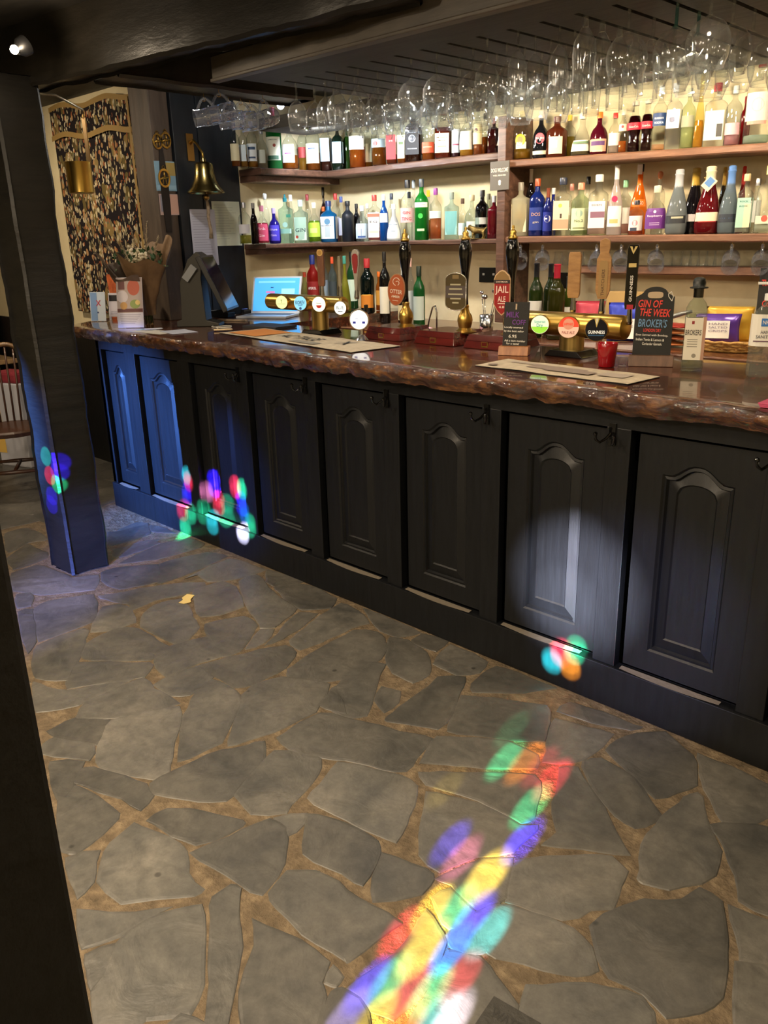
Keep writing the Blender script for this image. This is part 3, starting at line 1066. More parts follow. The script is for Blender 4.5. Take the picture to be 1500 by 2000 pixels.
# ================================================================ bottles
KIN = {
    # body outline as (radius fraction, height fraction); neck radius is added separately
    'std': ([(.90, 0), (1, .012), (1, .60), (.96, .65), (.80, .70), (.50, .745)], .30, .88),
    'slim': ([(.90, 0), (1, .012), (1, .52), (.93, .60), (.70, .68), (.45, .73)], .34, .88),
    'round': ([(.80, 0), (.97, .03), (1.0, .12), (1.0, .38), (.93, .50), (.72, .60), (.42, .67)], .27, .86),
    'cone': ([(.92, 0), (1, .02), (1, .14), (.90, .28), (.66, .46), (.40, .62)], .26, .87),
    'wine': ([(.93, 0), (1, .012), (1, .60), (.92, .66), (.62, .73), (.42, .77)], .36, .84),
    'champ': ([(.86, 0), (.98, .03), (1.03, .14), (1.0, .30), (.88, .44), (.66, .58), (.46, .70)], .40, .60),
    'tall': ([(.92, 0), (1, .01), (1, .34), (.92, .44), (.70, .56), (.46, .68)], .30, .90),
    'cola': ([(.80, 0), (.92, .02), (.88, .22), (.80, .30), (.98, .46), (1, .56), (.80, .70)], .42, .93),
    'sq': ([(.94, 0), (1, .012), (1, .62), (.96, .67), (.72, .715), (.42, .745)], .30, .88),
    'flat': ([(.94, 0), (1, .012), (1, .66), (.95, .70), (.55, .73)], .26, .86),
}


def section(r, n, square, flat):
    out = []
    for i in range(n):
        a = 2 * PI * (i + .5) / n
        c, s = math.cos(a), math.sin(a)
        if square:
            p = 6.0
            k = 1 / (abs(c) ** p + abs(s) ** p) ** (1 / p)
        else:
            k = 1
        out.append((r * k * c, r * k * s * flat))
    return out


def body_mesh(prof, n=20, square_to=0.0, flat=1.0):
    vs, fs = [], []
    for r, z in prof:
        sq = z < square_to
        vs += [(x, y, z) for x, y in section(r * (.93 if sq else 1), n, sq, flat if sq else 1)]
    for j in range(len(prof) - 1):
        for i in range(n):
            fs.append((j * n + i, j * n + (i + 1) % n, (j + 1) * n + (i + 1) % n, (j + 1) * n + i))
    fs.append(tuple(range(n))[::-1])
    return vs, fs


def bottle(pos, rad, h, kind, glass, dens, liq, lvl, lab, cap, label, rz, dec=(), group=None, cat='bottle', lspan=(.14, .52), larc=2.2, name='glass_bottle', capk=None, foil=False):
    prof, nk, cz = KIN[kind]
    t = thing(name, label, cat, pos, rz, group)
    nr = max(.009, min(rad * nk, .017)) if kind != 'champ' else rad * nk
    P = [(rad * a, h * b) for a, b in prof]
    P = [p for p in P if p[0] > nr * 1.05]
    zt = P[-1][1]
    P += [(nr * 1.06, zt + (h * .97 - zt) * .18), (nr, zt + (h * .97 - zt) * .35), (nr * .96, h * cz + .002), (nr * .9, h * cz + .003)]
    sq = kind in ('sq', 'flat')
    fl_ = .62 if kind == 'flat' else 1
    vs, fs = body_mesh(P, 20, h * .66 if sq else 0, fl_)
    o = MB().add(vs, fs).build('glass_body', TG(glass, dens), t, smooth=True)
    if liq:
        L = [(max(.004, r - .0035), max(.006, z)) for r, z in P if z < h * lvl]
        L = [L[0]] + L
        # cut at the fill height
        nxt = [p for p in P if p[1] >= h * lvl]
        if nxt and len(L) > 1:
            a, b_ = L[-1], (max(.004, nxt[0][0] - .0035), nxt[0][1])
            q = (h * lvl - a[1]) / max(1e-6, b_[1] - a[1])
            L.append((a[0] + (b_[0] - a[0]) * q, h * lvl))
        L = L[1:]
        vs, fs = body_mesh(L, 16, h * .66 if sq else 0, fl_)
        fs.append(tuple((len(L) - 1) * 16 + i for i in range(16)))
        MB().add(vs, fs).build('liquid', TG(liq, .45), t, smooth=True)
    if lab:
        lm = MB()
        mats = [M(lab, .55)]
        z0, z1 = h * lspan[0], h * lspan[1]
        rr = rad * 1.012 + .0004
        # follow the outline where the bottle is not straight
        def rad_at(z):
            for (ra, za), (rb, zb) in zip(P, P[1:]):
                if za <= z <= zb:
                    return ra + (rb - ra) * (z - za) / max(1e-6, zb - za)
            return rad
        if sq:
            yy = -rad * .93 * fl_ * 1.0 - .0016
            wl = rad * 1.62
            quad(lm, 0, (z0 + z1) / 2, wl, z1 - z0, yy)
            if kind == 'sq':
                lm.add([(rad * .93 + .0016, -rad * .78, z0), (rad * .93 + .0016, rad * .5, z0), (rad * .93 + .0016, rad * .5, z1), (rad * .93 + .0016, -rad * .78, z1)], [(0, 1, 2, 3)])
        else:
            prof_ = [(rad_at(z0 + (z1 - z0) * i / 6) + .0007, z0 + (z1 - z0) * i / 6) for i in range(7)]
            lm.lathe(prof_, 14, 0, None, False, larc, -PI / 2)
        for d in dec:
            typ = d[0]
            mats.append(M(d[-1], .55))
            mi = len(mats) - 1
            bend = None if sq else rr + .0006
            y = (-rad * .93 * fl_ - .0024) if sq else 0
            if typ == 't':   # text, z fraction, height, width fraction of diameter
                put_text(lm, d[1], 0, h * d[2], h * d[3], rad * 2 * d[4], y, mi, bend)
            elif typ == 'q':  # patch: x, z, w, h fractions
                quad(lm, rad * d[1], h * d[2], rad * 2 * d[3], h * d[4], y + (.0003 if sq else 0), mi, (rr + .0003) if bend else None)
            elif typ == 'd':  # disc
                disc(lm, rad * d[1], h * d[2], rad * d[3], y + (.0002 if sq else 0), mi, None, 18, 1, (rr + .0004) if bend else None)
        lm.build('label', mats, t, fix=False)
    cm = MB()
    c0 = h * cz
    cr = nr * 1.22
    if kind == 'champ':
        zf = h * .64
        cm.lathe([(rad * .60, zf - h * .03), (nr * 1.12, h * .70), (nr * 1.02, h * .80), (nr * .98, h * .90), (nr * 1.12, h * .915), (nr * 1.10, h * .93), (nr * .98, h * .935), (nr * 1.02, h * .985), (nr * .7, h)], 20, 0)
    elif foil:
        cm.lathe([(nr * 1.05, h * .80), (nr * 1.05, h * .975), (nr * 1.12, h * .978), (nr * 1.12, h * .995), (nr * .9, h)], 18, 0)
    elif capk == 'cork':
        cm.lathe([(nr * 1.3, c0), (nr * 1.35, c0 + h * .01), (nr * 1.35, h * .985), (nr * 1.2, h)], 18, 0)
    elif capk == 'ball':
        cm.lathe([(nr * .8, c0), (nr * 1.1, c0 + h * .02), (nr * 1.5, c0 + h * .06), (nr * 1.4, c0 + h * .10), (nr * .7, h)], 18, 0)
    elif capk == 'pour':
        cm.lathe([(nr * 1.05, c0 - h * .01), (nr * 1.1, h * .93), (nr * .5, h * .935), (nr * .42, h)], 16, 0)
    else:
        cm.lathe([(cr, c0 - h * .01), (cr, h * .99), (cr * .9, h)], 18, 0)
    smooth_by_angle(cm.build('cap', M(cap, .3, .0 if cap not in ('#b9bcc0', '#c9a24a', '#8d9095') else .9), t))
    return t


def face(p, k=.75):
    d = CAM - Vector(p)
    return math.atan2(d.x, -d.y) * k


SH = {
    # shelf: plane kind, plane coordinate, base height function
    'ul': ('y', 1.625, lambda x: ZU), 'ul2': ('y', 1.71, lambda x: ZU), 'uls': ('x', -4.315, lambda x: ZU), 'uls2': ('x', -4.40, lambda x: ZU),
    'ml': ('y', 1.615, lambda x: ZM), 'ml2': ('y', 1.71, lambda x: ZM), 'mls': ('x', -4.31, lambda x: ZM), 'mls2': ('x', -4.40, lambda x: ZM),
    'ur': ('y', 1.615, zr_u), 'ur2': ('y', 1.71, zr_u), 'mr': ('y', 1.61, zr_m), 'mr2': ('y', 1.705, zr_m),
    'bw': ('y', 1.42, lambda x: 1.0458 if x > -3.68 else 1.1012), 'bw2': ('y', 1.60, lambda x: 1.0458 if x > -3.68 else 1.1012), 'bwf': ('y', 1.30, lambda x: 1.0458),
}
SPOTS = []


def B(sh, px, w_, top, kind, glass, dens, liq, lvl, lab, cap, label, dec=(), **k):
    pl, c, zf = SH[sh]
    p = (onY if pl == 'y' else onX)(px, 400 if sh[0] in 'mb' else 250, c)
    z = zf(p.x)
    # refine at the true height
    for _ in range(3):
        r = ray(px, 300)
        # find the image row of the base
        lo, hi = 0, 900
        for _i in range(24):
            m = (lo + hi) / 2
            q = (onY if pl == 'y' else onX)(px, m, c)
            if q.z > z:
                lo = m
            else:
                hi = m
        p = (onY if pl == 'y' else onX)(px, lo, c)
        z = zf(p.x)
    q = (onY if pl == 'y' else onX)(px + (lo - top) * -.012, top, c)
    h = q.z - z
    dist = (p - CAM).length
    rad = w_ * dist / F_PX / 2
    pos = Vector((p.x, p.y, z + .0012))
    # keep clear of bottles already on this shelf
    for (s2, qx, qy, qr) in SPOTS:
        if s2[:2] == sh[:2]:
            d = Vector((pos.x - qx, pos.y - qy))
            need = qr + rad + .0015
            if d.length < need:
                rad = max(rad * .78, d.length - qr - .001) if d.length - qr > .01 else rad * .8
    SPOTS.append((sh, pos.x, pos.y, rad))
    return bottle(pos, rad, h, kind, glass, dens, liq, lvl, lab, cap, label, face(pos, k.pop('fk', .75)), dec, **k)


CL = '#f4f7f6'
AMB, GOLD = '#b5651a', '#d9a43a'
g1 = 'whisky and spirit bottles on the upper left shelves'
# upper shelf on the side wall, then the back wall
B('uls', 462, 17, 240, 'std', CL, 0, AMB, .45, '#cfc8a8', '#8d9095', 'clear bottle of amber spirit at the very left end of the upper shelf', group=g1)
B('uls', 478, 15, 243, 'sq', CL, 0, GOLD, .3, '#c9dbe4', '#2a3a55', 'slim bottle with a tall pale blue label, second on the upper shelf', group=g1)
B('uls', 495, 19, 238, 'std', CL, 0, GOLD, .22, '#dfe9f0', '#d8d8d8', 'clear bottle with white and navy banded label under the hanging tankards', [('q', 0, .42, .8, .06, '#3a5578'), ('q', 0, .22, .8, .04, '#3a5578')], group=g1)
B('uls', 514, 22, 250, 'round', CL, 0, None, 0, '#c5cfc6', '#b9bcc0', 'round clear flask with oval grey label left of the green whiskey bottle', lspan=(.12, .45), larc=1.4, group=g1)
B('uls', 538, 27, 211, 'std', '#2f8f4a', .45, '#1a5a2c', .45, '#e9ead6', '#a3202c', 'green glass whiskey bottle with cream label and red cap', [('t', 'JAMESON', .47, .022, .62, '#27412c'), ('d', .25, .38, .2, '#a34a3a'), ('q', 0, .18, .8, .07, '#2d5a44')], foil=True, group=g1)
B('uls', 568, 31, 238, 'round', CL, 0, AMB, .30, '#e3ddea', '#b9bcc0', 'rounded clear decanter bottle with white label right of the green whiskey', [('q', 0, .33, .4, .03, '#8a4a80')], larc=1.5, group=g1)
B('uls2', 593, 17, 240, 'std', CL, 0, GOLD, .35, '#a83c3c', '#6b2a2a', 'clear bottle with small red label behind the rounded decanter', lspan=(.28, .5), group=g1)
B('uls', 613, 26, 232, 'std', CL, 0, AMB, .35, '#e7e6c6', '#caa45a', 'amber spirit bottle with a pale yellow label and blue lettering band', [('q', 0, .42, .5, .02, '#3a5a98')], group=g1)
B('ul', 638, 21, 236, 'sq', CL, 0, '#6a3a2a', .2, '#b9d0e6', '#27304a', 'bottle with tall sky blue label standing at the corner of the upper shelf', group=g1, lspan=(.2, .66))
B('ul', 661, 20, 240, 'sq', '#20382a', .5, None, 0, '#a9cdea', '#20282e', 'dark bottle with bright blue label next to the shelf corner', [('t', 'T', .5, .03, .1, '#2a5a7a')], group=g1, lspan=(.15, .6))
B('ul2', 679, 15, 246, 'std', '#44702c', .4, GOLD, .4, None, '#3a3a2a', 'small green and gold bottle between blue and white labels on the upper shelf', group=g1)
B('ul', 699, 30, 228, 'std', CL, 0, '#c2671a', .42, '#e4e6ee', '#b9bcc0', 'wide bottle of orange amber whisky with a high white label', lspan=(.36, .62), group=g1)
B('ul2', 721, 15, 236, 'std', CL, 0, GOLD, .5, '#d6d6b0', '#caa45a', 'pale gold bottle half hidden beside the orange amber whisky', group=g1)
B('ul', 741, 27, 230, 'std', CL, 0, '#9a5a1c', .40, '#8fa6b4', '#a02828', 'amber bottle with red triangle on a grey label on the upper shelf', [('d', -.3, .46, .3, '#b8382e')], group=g1, lspan=(.38, .56))
B('ul', 766, 21, 222, 'sq', CL, 0, '#8a3a1a', .2, '#b8434a', '#8a2a30', 'square bottle with a tall rose red label', [('t', 'M', .46, .03, .3, '#e6b0a8')], group=g1, lspan=(.1, .58))
B('ul', 785, 16, 220, 'sq', CL, 0, AMB, .2, '#d4d8b4', '#5a6a3a', 'slender bottle with pale green label beside the rose red one', [('q', 0, .40, .5, .05, '#6a8460')], group=g1, lspan=(.1, .56))
B('ul', 808, 30, 214, 'sq', '#3a1d12', .45, '#3a1608', .6, '#1c2738', '#141414', 'square whiskey bottle with a black label and pale scroll lettering', [('d', 0, .44, .42, '#b9c6dc'), ('d', 0, .44, .34, '#1c2738'), ('t', 'N.7', .44, .03, .24, '#b9c6dc'), ('t', 'JACK', .55, .022, .6, '#b9c6dc'), ('t', 'TENNESSEE', .25, .02, .6, '#b9c6dc')], group=g1, lspan=(.14, .60))
B('ul', 837, 24, 220, 'std', CL, 0, AMB, .35, '#d4583a', '#e6e6e0', 'clear bottle with a broad orange red label', [('q', 0, .28, .7, .02, '#f0b090')], group=g1, lspan=(.16, .38))
B('ul', 866, 31, 212, 'sq', CL, 0, '#8e3212', .62, '#e6dfc0', '#7d1f1a', 'bourbon bottle with big cream label and dark red top', [('t', "Maker's", .42, .03, .6, '#4a3a2a'), ('t', 'Mark', .36, .03, .4, '#4a3a2a'), ('q', 0, .24, .5, .015, '#8a7a5a')], group=g1, lspan=(.12, .50))
B('ul', 891, 16, 210, 'slim', CL, 0, '#5a2a3a', .16, '#c6d6e6', '#c8cdd6', 'slim bottle with a long ice blue label on the upper shelf', [('q', 0, .26, .8, .03, '#8a3a5a')], group=g1, lspan=(.1, .56))
B('ul', 911, 25, 212, 'round', CL, 0, GOLD, .18, '#dde0dc', '#b9bcc0', 'squat clear bottle with white label left of the tall cream label', group=g1)
B('ul', 933, 17, 205, 'slim', CL, 0, AMB, .3, '#e0d6a6', '#3a2018', 'tall bottle with cream label and small dark emblem near the divider', [('d', -.25, .50, .35, '#5a3a4a')], group=g1, lspan=(.22, .62))
B('ul2', 947, 16, 222, 'std', CL, 0, AMB, .45, None, '#2a2a2a', 'unlabelled amber bottle standing back near the divider', group=g1)
B('ul', 964, 23, 232, 'flat', '#5a1c1c', .35, '#5a140e', .7, '#e6d9b6', '#7a1f1f', 'dark red bottle with cream band label against the divider board', group=g1, lspan=(.22, .36))

g2 = 'gin bottles on the middle left shelves'
B('mls', 481, 22, 396, 'std', CL, 0, '#c9c84a', .22, '#dfe0ea', '#b9bcc0', 'clear bottle with white square label and pale yellow liquid at the left shelf end', group=g2, lspan=(.26, .48))
B('mls', 499, 13, 397, 'slim', '#140a0c', .85, None, 0, None, '#9a9a9a', 'narrow black bottle with silver collar on the middle shelf', group=g2)
B('mls', 515, 26, 402, 'round', CL, 0, '#e04468', .55, '#e0587e', '#d98aa4', 'pink gin bottle with curly white lettering and pink cap', [('t', 'Pink', .40, .07, .7, '#ffd9e6'), ('t', 'Gin', .22, .07, .5, '#ffd9e6')], group=g2, lspan=(.08, .52))
B('mls2', 523, 13, 378, 'std', CL, 0, None, 0, None, '#d6dada', 'tall clear bottle with glass stopper behind the pink gin', capk='ball', group=g2)
B('mls', 538, 22, 407, 'round', '#4a3ad0', .3, '#3326c0', .55, '#4438c8', '#a99ad6', 'violet blue gin bottle with lilac cap beside the pink gin', [('t', 'Blue', .40, .06, .7, '#d6d0ff'), ('t', 'Gin', .24, .06, .5, '#d6d0ff')], group=g2, lspan=(.08, .52))
B('mls', 561, 27, 380, 'flat', '#dcefe8', .06, None, 0, '#bfe0e0', '#1d6f7c', 'clear gin bottle with teal neck and striped diamond tag', [('d', 0, .38, .35, '#dff4f8'), ('q', .5, .56, .3, .06, '#2f8f7c')], capk='pour', group=g2, lspan=(.2, .3))
B('mls2', 572, 12, 381, 'std', CL, 0, None, 0, None, '#dfe6ea', 'thin clear bottle with white cap behind the teal necked gin', group=g2)
B('mls', 590, 27, 391, 'flat', '#e4f2ee', .08, None, 0, '#d3e2d6', '#b9dada', 'broad clear bottle with slanting dark lettering on pale green', [('t', 'GIN', .30, .09, .7, '#3a4a4a'), ('d', -.5, .14, .2, '#d0402a')], group=g2, lspan=(.06, .6))
B('mls2', 604, 12, 380, 'std', CL, 0, None, 0, None, '#8a2430', 'slim clear bottle with dark red cap set back on the middle shelf', group=g2)
B('mls', 616, 24, 396, 'round', CL, 0, '#9ccc2c', .55, '#b6d84a', '#e6dcc0', 'bright green liquid gin with a cream stopper', [('q', 0, .3, .6, .12, '#d6e88a')], capk='cork', group=g2, lspan=(.14, .5))
B('ml2', 634, 22, 366, 'round', '#241010', .85, None, 0, None, '#141010', 'tall dark brown bottle rising behind the blue gin', group=g2)
B('ml', 644, 31, 393, 'sq', '#1f8fd8', .55, '#1277c4', .6, '#dfe6ea', '#2a3a6a', 'sapphire blue square gin bottle with tall white label', [('d', 0, .50, .35, '#5a8ab0'), ('t', 'BOMBAY', .40, .025, .7, '#34506a'), ('q', 0, .25, .3, .25, '#b8c6d0')], group=g2, lspan=(.08, .62))
B('mls2', 634, 12, 404, 'std', CL, 0, None, 0, None, '#e06a2c', 'small bottle with orange cap tucked behind the sapphire gin', group=g2)
B('ml2', 658, 18, 378, 'std', CL, .02, '#f0c0c8', .4, '#dcd6e8', '#c42e30', 'clear pinkish bottle with bright red cap and lavender label', group=g2)
B('ml2', 669, 12, 384, 'std', CL, 0, None, 0, '#dfe0f0', '#2f4a98', 'thin bottle with blue cap between red cap and grey bottle', group=g2)
B('ml', 681, 23, 393, 'std', '#3d4654', .55, '#2f3744', .55, None, '#1c2026', 'smoky grey gin bottle with a black cap', capk='cork', group=g2)
B('ml2', 698, 12, 398, 'sq', '#101014', .8, None, 0, None, '#101014', 'narrow black capped bottle behind the smoky grey gin', group=g2)
B('ml', 709, 26, 402, 'round', '#e6f0f4', .06, None, 0, '#c2d6e4', '#c0c6ca', 'clear round gin bottle with thin blue palm label', [('q', 0, .22, .03, .26, '#3a5a88'), ('q', 0, .13, .6, .05, '#3a5a98')], group=g2, lspan=(.08, .5))
B('ml2', 719, 10, 398, 'std', CL, 0, None, 0, None, '#d6dada', 'slim clear bottle with silver cap behind the palm label gin', group=g2)
B('ml', 733, 25, 381, 'sq', CL, 0, '#e8a0a0', .22, '#e9e8e6', '#b23a34', 'pink gin bottle with white label reading EG and red cap', [('t', 'EG', .42, .045, .55, '#30343a'), ('q', 0, .56, .9, .07, '#a8705a'), ('q', 0, .20, .7, .05, '#f0dcb0')], group=g2, lspan=(.08, .62))
B('ml', 751, 16, 380, 'slim', '#1c6fd0', .55, '#0f58b8', .6, '#dce6f4', '#c8cdd6', 'narrow blue gin bottle left of the white face bottle', group=g2, lspan=(.4, .6))
B('ml2', 766, 14, 378, 'std', CL, 0, None, 0, None, '#20304a', 'clear bottle with navy cap rising behind the white face bottle', group=g2)
B('ml', 770, 27, 399, 'cone', '#e9eef2', .9, None, 0, '#f4f8fa', '#e4e8ec', 'white sculpted bottle with a stern face relief', [('q', -.35, .44, .3, .02, '#8fa2b6'), ('q', .35, .44, .3, .02, '#8fa2b6'), ('q', 0, .26, .35, .015, '#8fa2b6'), ('q', 0, .36, .05, .1, '#a8b8c8')], group=g2, lspan=(.06, .5))
B('ml', 797, 27, 352, 'std', CL, 0, None, 0, '#e0b8bc', '#1c2026', 'tall clear bottle with large red lettering and black cap', [('t', 'GIN', .46, .05, .55, '#b81c34'), ('t', 'TING', .36, .055, .7, '#b81c34')], group=g2, lspan=(.3, .54))
B('ml2', 800, 12, 375, 'std', CL, 0, None, 0, None, '#2a3240', 'clear bottle with slate cap behind the red lettered one', group=g2)
B('ml2', 809, 13, 352, 'std', CL, 0, None, 0, None, '#9aa8b4', 'tall clear bottle with pale steel cap left of the green gin', group=g2)
B('ml', 824, 26, 350, 'std', '#23a83c', .50, '#128a2a', .5, '#e8ece0', '#38424c', 'bright green gin bottle with white and blue label and dark cap', [('t', "GORDON'S", .58, .02, .7, '#2a4a6a'), ('q', 0, .17, .55, .04, '#b8e8b8'), ('d', 0, .40, .35, '#3ac84e')], group=g2, lspan=(.54, .62), foil=False)
B('ml2', 837, 14, 372, 'std', CL, 0, '#d89a3a', .4, None, '#e6cf1e', 'bottle with a yellow cap behind the green gin', group=g2)
B('ml', 851, 22, 368, 'std', CL, 0, '#d88a52', .42, '#cfdfe8', '#7a2a86', 'peach coloured gin with purple cap and small pale label', group=g2, lspan=(.42, .56))
B('ml', 882, 27, 376, 'flat', '#dff0f2', .06, None, 0, '#9fd6dc', '#7a8a84', 'broad clear bottle with turquoise label left of the cork capped gins', group=g2, lspan=(.1, .6))
B('ml', 903, 15, 388, 'slim', CL, 0, None, 0, '#c6dfe8', '#4a3424', 'slim clear bottle with brown stopper', group=g2, lspan=(.1, .4))
B('ml', 921, 27, 381, 'round', '#e4eeea', .05, None, 0, '#cfe2e0', '#c9bfa0', 'large clear bottle with pale cork right of the brown stopper', capk='cork', group=g2, lspan=(.08, .4), larc=1.2)
B('ml2', 941, 25, 372, 'std', '#0c0c10', .9, None, 0, '#e6e6ea', '#2c2c30', 'black bottle with white corner label behind the bronze dog', group=g2, lspan=(.3, .44))
B('ml2', 953, 12, 379, 'std', '#d8ddd0', .1, None, 0, None, '#8a8a74', 'pale bottle with khaki cap beside the black one', group=g2)
B('ml', 964, 24, 383, 'flat', '#7a1426', .7, '#5c0e1c', .6, '#7a1426', '#d6d8dc', 'crimson gin bottle with white script and silver cap by the divider', [('t', 'ish', .40, .08, .7, '#f0e6ea'), ('q', 0, .26, .7, .01, '#f0e6ea'), ('q', 0, .20, .4, .06, '#c89aa6')], group=g2, lspan=(.1, .6))

g3 = 'spirit bottles on the upper right shelf'
B('ur', 1019, 31, 218, 'std', CL, 0, '#b88a1c', .22, '#e8e2c2', '#dccb90', 'clear bottle with yellow round emblem and cream cap right of the divider', [('d', -.1, .40, .62, '#d8c23a'), ('d', -.1, .40, .35, '#8f8a5a')], capk='cork', group=g3, lspan=(.22, .36), larc=1.2)
B('ur', 1055, 28, 218, 'round', '#23242a', .7, None, 0, '#e8dcc0', '#d8c8c0', 'dark bottle with a pinkish red round emblem', [('d', 0, .42, .62, '#c65a6a'), ('t', 'RUM', .42, .04, .5, '#f4e0dc')], group=g3, lspan=(.08, .16))
B('ur', 1086, 36, 229, 'std', '#7a3a24', .55, '#4a1c10', .6, '#ecdca8', '#5a2c1c', 'broad brown rum bottle with cream and gold label', [('q', -.2, .32, .4, .18, '#f6ecd0')], group=g3, lspan=(.08, .5), larc=1.4)
B('ur2', 1110, 22, 226, 'std', CL, 0, '#d8c24a', .5, None, '#d8b84a', 'pale yellow bottle set back on the upper right shelf', group=g3)
B('ur', 1135, 36, 222, 'cone', CL, .03, '#8a7a3a', .2, '#eae8cc', '#e0d8b8', 'conical clear bottle with round cream and green label', [('q', 0, .30, .8, .05, '#5a7a58')], group=g3, lspan=(.10, .36), larc=2.4)
B('ur', 1168, 36, 220, 'round', '#7a1c34', .5, '#8a1a28', .6, '#d9a58a', '#d8752c', 'round ruby liqueur bottle with orange neck', [('q', 0, .26, .85, .10, '#55306a'), ('q', 0, .08, .6, .04, '#ecc8a8')], group=g3, lspan=(.07, .36))
B('ur', 1198, 20, 222, 'slim', CL, 0, '#e8d8d0', .5, '#e0d6cc', '#c8322c', 'slim clear bottle with red cap left of the cola bottles', group=g3, lspan=(.2, .5))
B('ur', 1214, 19, 215, 'std', CL, 0, '#e08a3a', .28, '#e6d8c0', '#d6c8b0', 'clear bottle with orange liquid at the bottom', [('d', 0, .60, .3, '#9a3a3a')], group=g3, lspan=(.5, .66))
B('ur', 1236, 24, 200, 'cola', CL, 0, '#3a0e10', .72, '#d22038', '#b8b0a0', 'left one of the two small cola bottles with red labels', [('t', 'Coca-Cola', .50, .04, .7, '#f6dcd8')], group=g3, lspan=(.44, .58), larc=3.6)
B('ur', 1260, 25, 196, 'cola', CL, 0, '#3a0e10', .72, '#d22038', '#b8b0a0', 'right one of the two small cola bottles, touching the vodka', [('t', 'Coca-Cola', .50, .04, .7, '#f6dcd8')], group=g3, lspan=(.44, .58), larc=3.6)
B('ur', 1284, 25, 170, 'std', CL, 0, '#f0c8a0', .10, '#23406e', '#dfe6ea', 'clear vodka bottle with navy label and white lettering', [('t', 'RUSSIAN', .50, .03, .66, '#e6ecf2'), ('t', 'VODKA', .43, .035, .7, '#e6ecf2')], group=g3, lspan=(.38, .58))
B('ur', 1311, 31, 165, 'sq', CL, .05, None, 0, '#aeb4c8', '#c8ccd4', 'square clear bottle with blue rosette on a grey label', [('d', -.1, .45, .62, '#dcdce6'), ('d', -.1, .45, .36, '#5a6ea8')], group=g3, lspan=(.32, .6))
B('ur', 1339, 22, 175, 'std', '#e8f0dc', .05, '#dfe0b0', .4, '#8a8c74', '#9aa08a', 'greenish clear bottle right of the blue rosette', group=g3, lspan=(.36, .55))
B('ur', 1361, 22, 120, 'cone', '#fff4c8', .03, '#e0b81c', .32, None, '#e6b020', 'tall slender bottle with a little golden yellow liqueur left', group=g3)
B('ur', 1392, 36, 165, 'sq', CL, .06, None, 0, '#c8c6b8', '#b02838', 'clear bottle with ghostly white print and red cap', [('q', .5, .25, .25, .2, '#3a3a38'), ('q', -.2, .30, .4, .25, '#e6e4dc')], group=g3, lspan=(.1, .56))
B('ur', 1427, 32, 170, 'std', CL, .04, '#e8a8b0', .2, '#d0a0a8', '#c8ccc8', 'clear bottle with blush pink label under the big goblets', group=g3, lspan=(.18, .38))
B('ur2', 1450, 16, 190, 'std', '#a01c24', .6, None, 0, None, '#8a1c20', 'red bottle squeezed in before the large grey label', group=g3)
B('ur', 1474, 40, 112, 'std', CL, .02, '#cfe0d0', .1, '#c2c1b8', '#7a1c1c', 'large clear bottle with grey crest label at the right edge', [('d', 0, .44, .5, '#a8a89e'), ('d', 0, .44, .42, '#c2c1b8'), ('q', 0, .24, .8, .04, '#b8887a')], group=g3, lspan=(.26, .58))

g4 = 'gin and liqueur bottles on the middle right shelf'
B('mr', 1015, 34, 357, 'flat', '#d6d2b8', .75, None, 0, '#efe6c6', '#8a857a', 'cream bottle with a yellow eared mask drawing', [('q', -.35, .50, .12, .14, '#6a6248'), ('q', .35, .50, .12, .14, '#6a6248'), ('d', 0, .38, .5, '#d9b63a'), ('d', 0, .26, .36, '#8a8468'), ('d', 0, .20, .2, '#d8d2b8')], group=g4, lspan=(.08, .60), fk=.55)
B('mr2', 1034, 16, 331, 'std', '#1c1416', .8, None, 0, None, '#e8dcc8', 'dark bottle with cream banded neck behind the blue gins', group=g4, foil=True)
B('mr', 1047, 28, 350, 'std', '#2440a8', .55, '#142a80', .6, '#1c3488', '#a84a24', 'cobalt blue gin bottle with copper lettering', [('t', 'DOS', .38, .06, .6, '#c89a78'), ('t', 'gin', .24, .04, .4, '#b8b0a8')], group=g4, lspan=(.1, .5))
B('mr', 1068, 18, 368, 'slim', '#1c2ea0', .6, '#101f80', .6, '#182a90', '#7a3a24', 'narrow cobalt bottle with a white crescent and brown neck', [('d', .1, .36, .7, '#e6e8f4'), ('d', -.15, .36, .66, '#182a90'), ('q', -.2, .36, .3, .03, '#e6e8f4')], group=g4, lspan=(.1, .5), foil=True)
B('mr2', 1078, 12, 368, 'std', '#2a3ac0', .6, None, 0, None, '#eceef2', 'blue bottle with white cap peeping between gins', group=g4)
B('mr', 1096, 34, 348, 'sq', CL, .02, None, 0, '#e2d3b8', '#343a4a', 'square clear gin with beige landscape label and slate cap', [('q', 0, .20, .8, .16, '#c8a084'), ('q', 0, .34, .1, .08, '#4a3a30'), ('d', -.1, .52, .2, '#e6d25a')], capk='cork', group=g4, lspan=(.1, .60))
B('mr2', 1113, 16, 360, 'std', CL, 0, None, 0, '#e2dcd2', '#d08a78', 'clear bottle with salmon cap standing back', group=g4, lspan=(.4, .55))
B('mr', 1131, 32, 358, 'std', '#e6f2dc', .06, '#dfe8cc', .3, '#d2ddb4', '#d98a6a', 'clear bottle with pale green crest label and green neck', [('d', 0, .42, .4, '#9ab8a8'), ('t', 'No.2', .28, .05, .5, '#5a6a4a'), ('q', 0, .14, .7, .03, '#8a9468')], group=g4, lspan=(.1, .52))
B('mr2', 1144, 13, 346, 'std', CL, 0, None, 0, None, '#101214', 'clear bottle with tall black cap behind the pale green crest', group=g4)
B('mr', 1165, 35, 342, 'sq', CL, .02, '#f0d8d0', .25, '#e6e2e6', '#ece4da', 'square clear gin with white label, plum stripe and white cap', [('q', .1, .34, .7, .10, '#8a6478'), ('t', 'EDEN', .50, .03, .5, '#7a7a8a')], capk='cork', group=g4, lspan=(.12, .56))
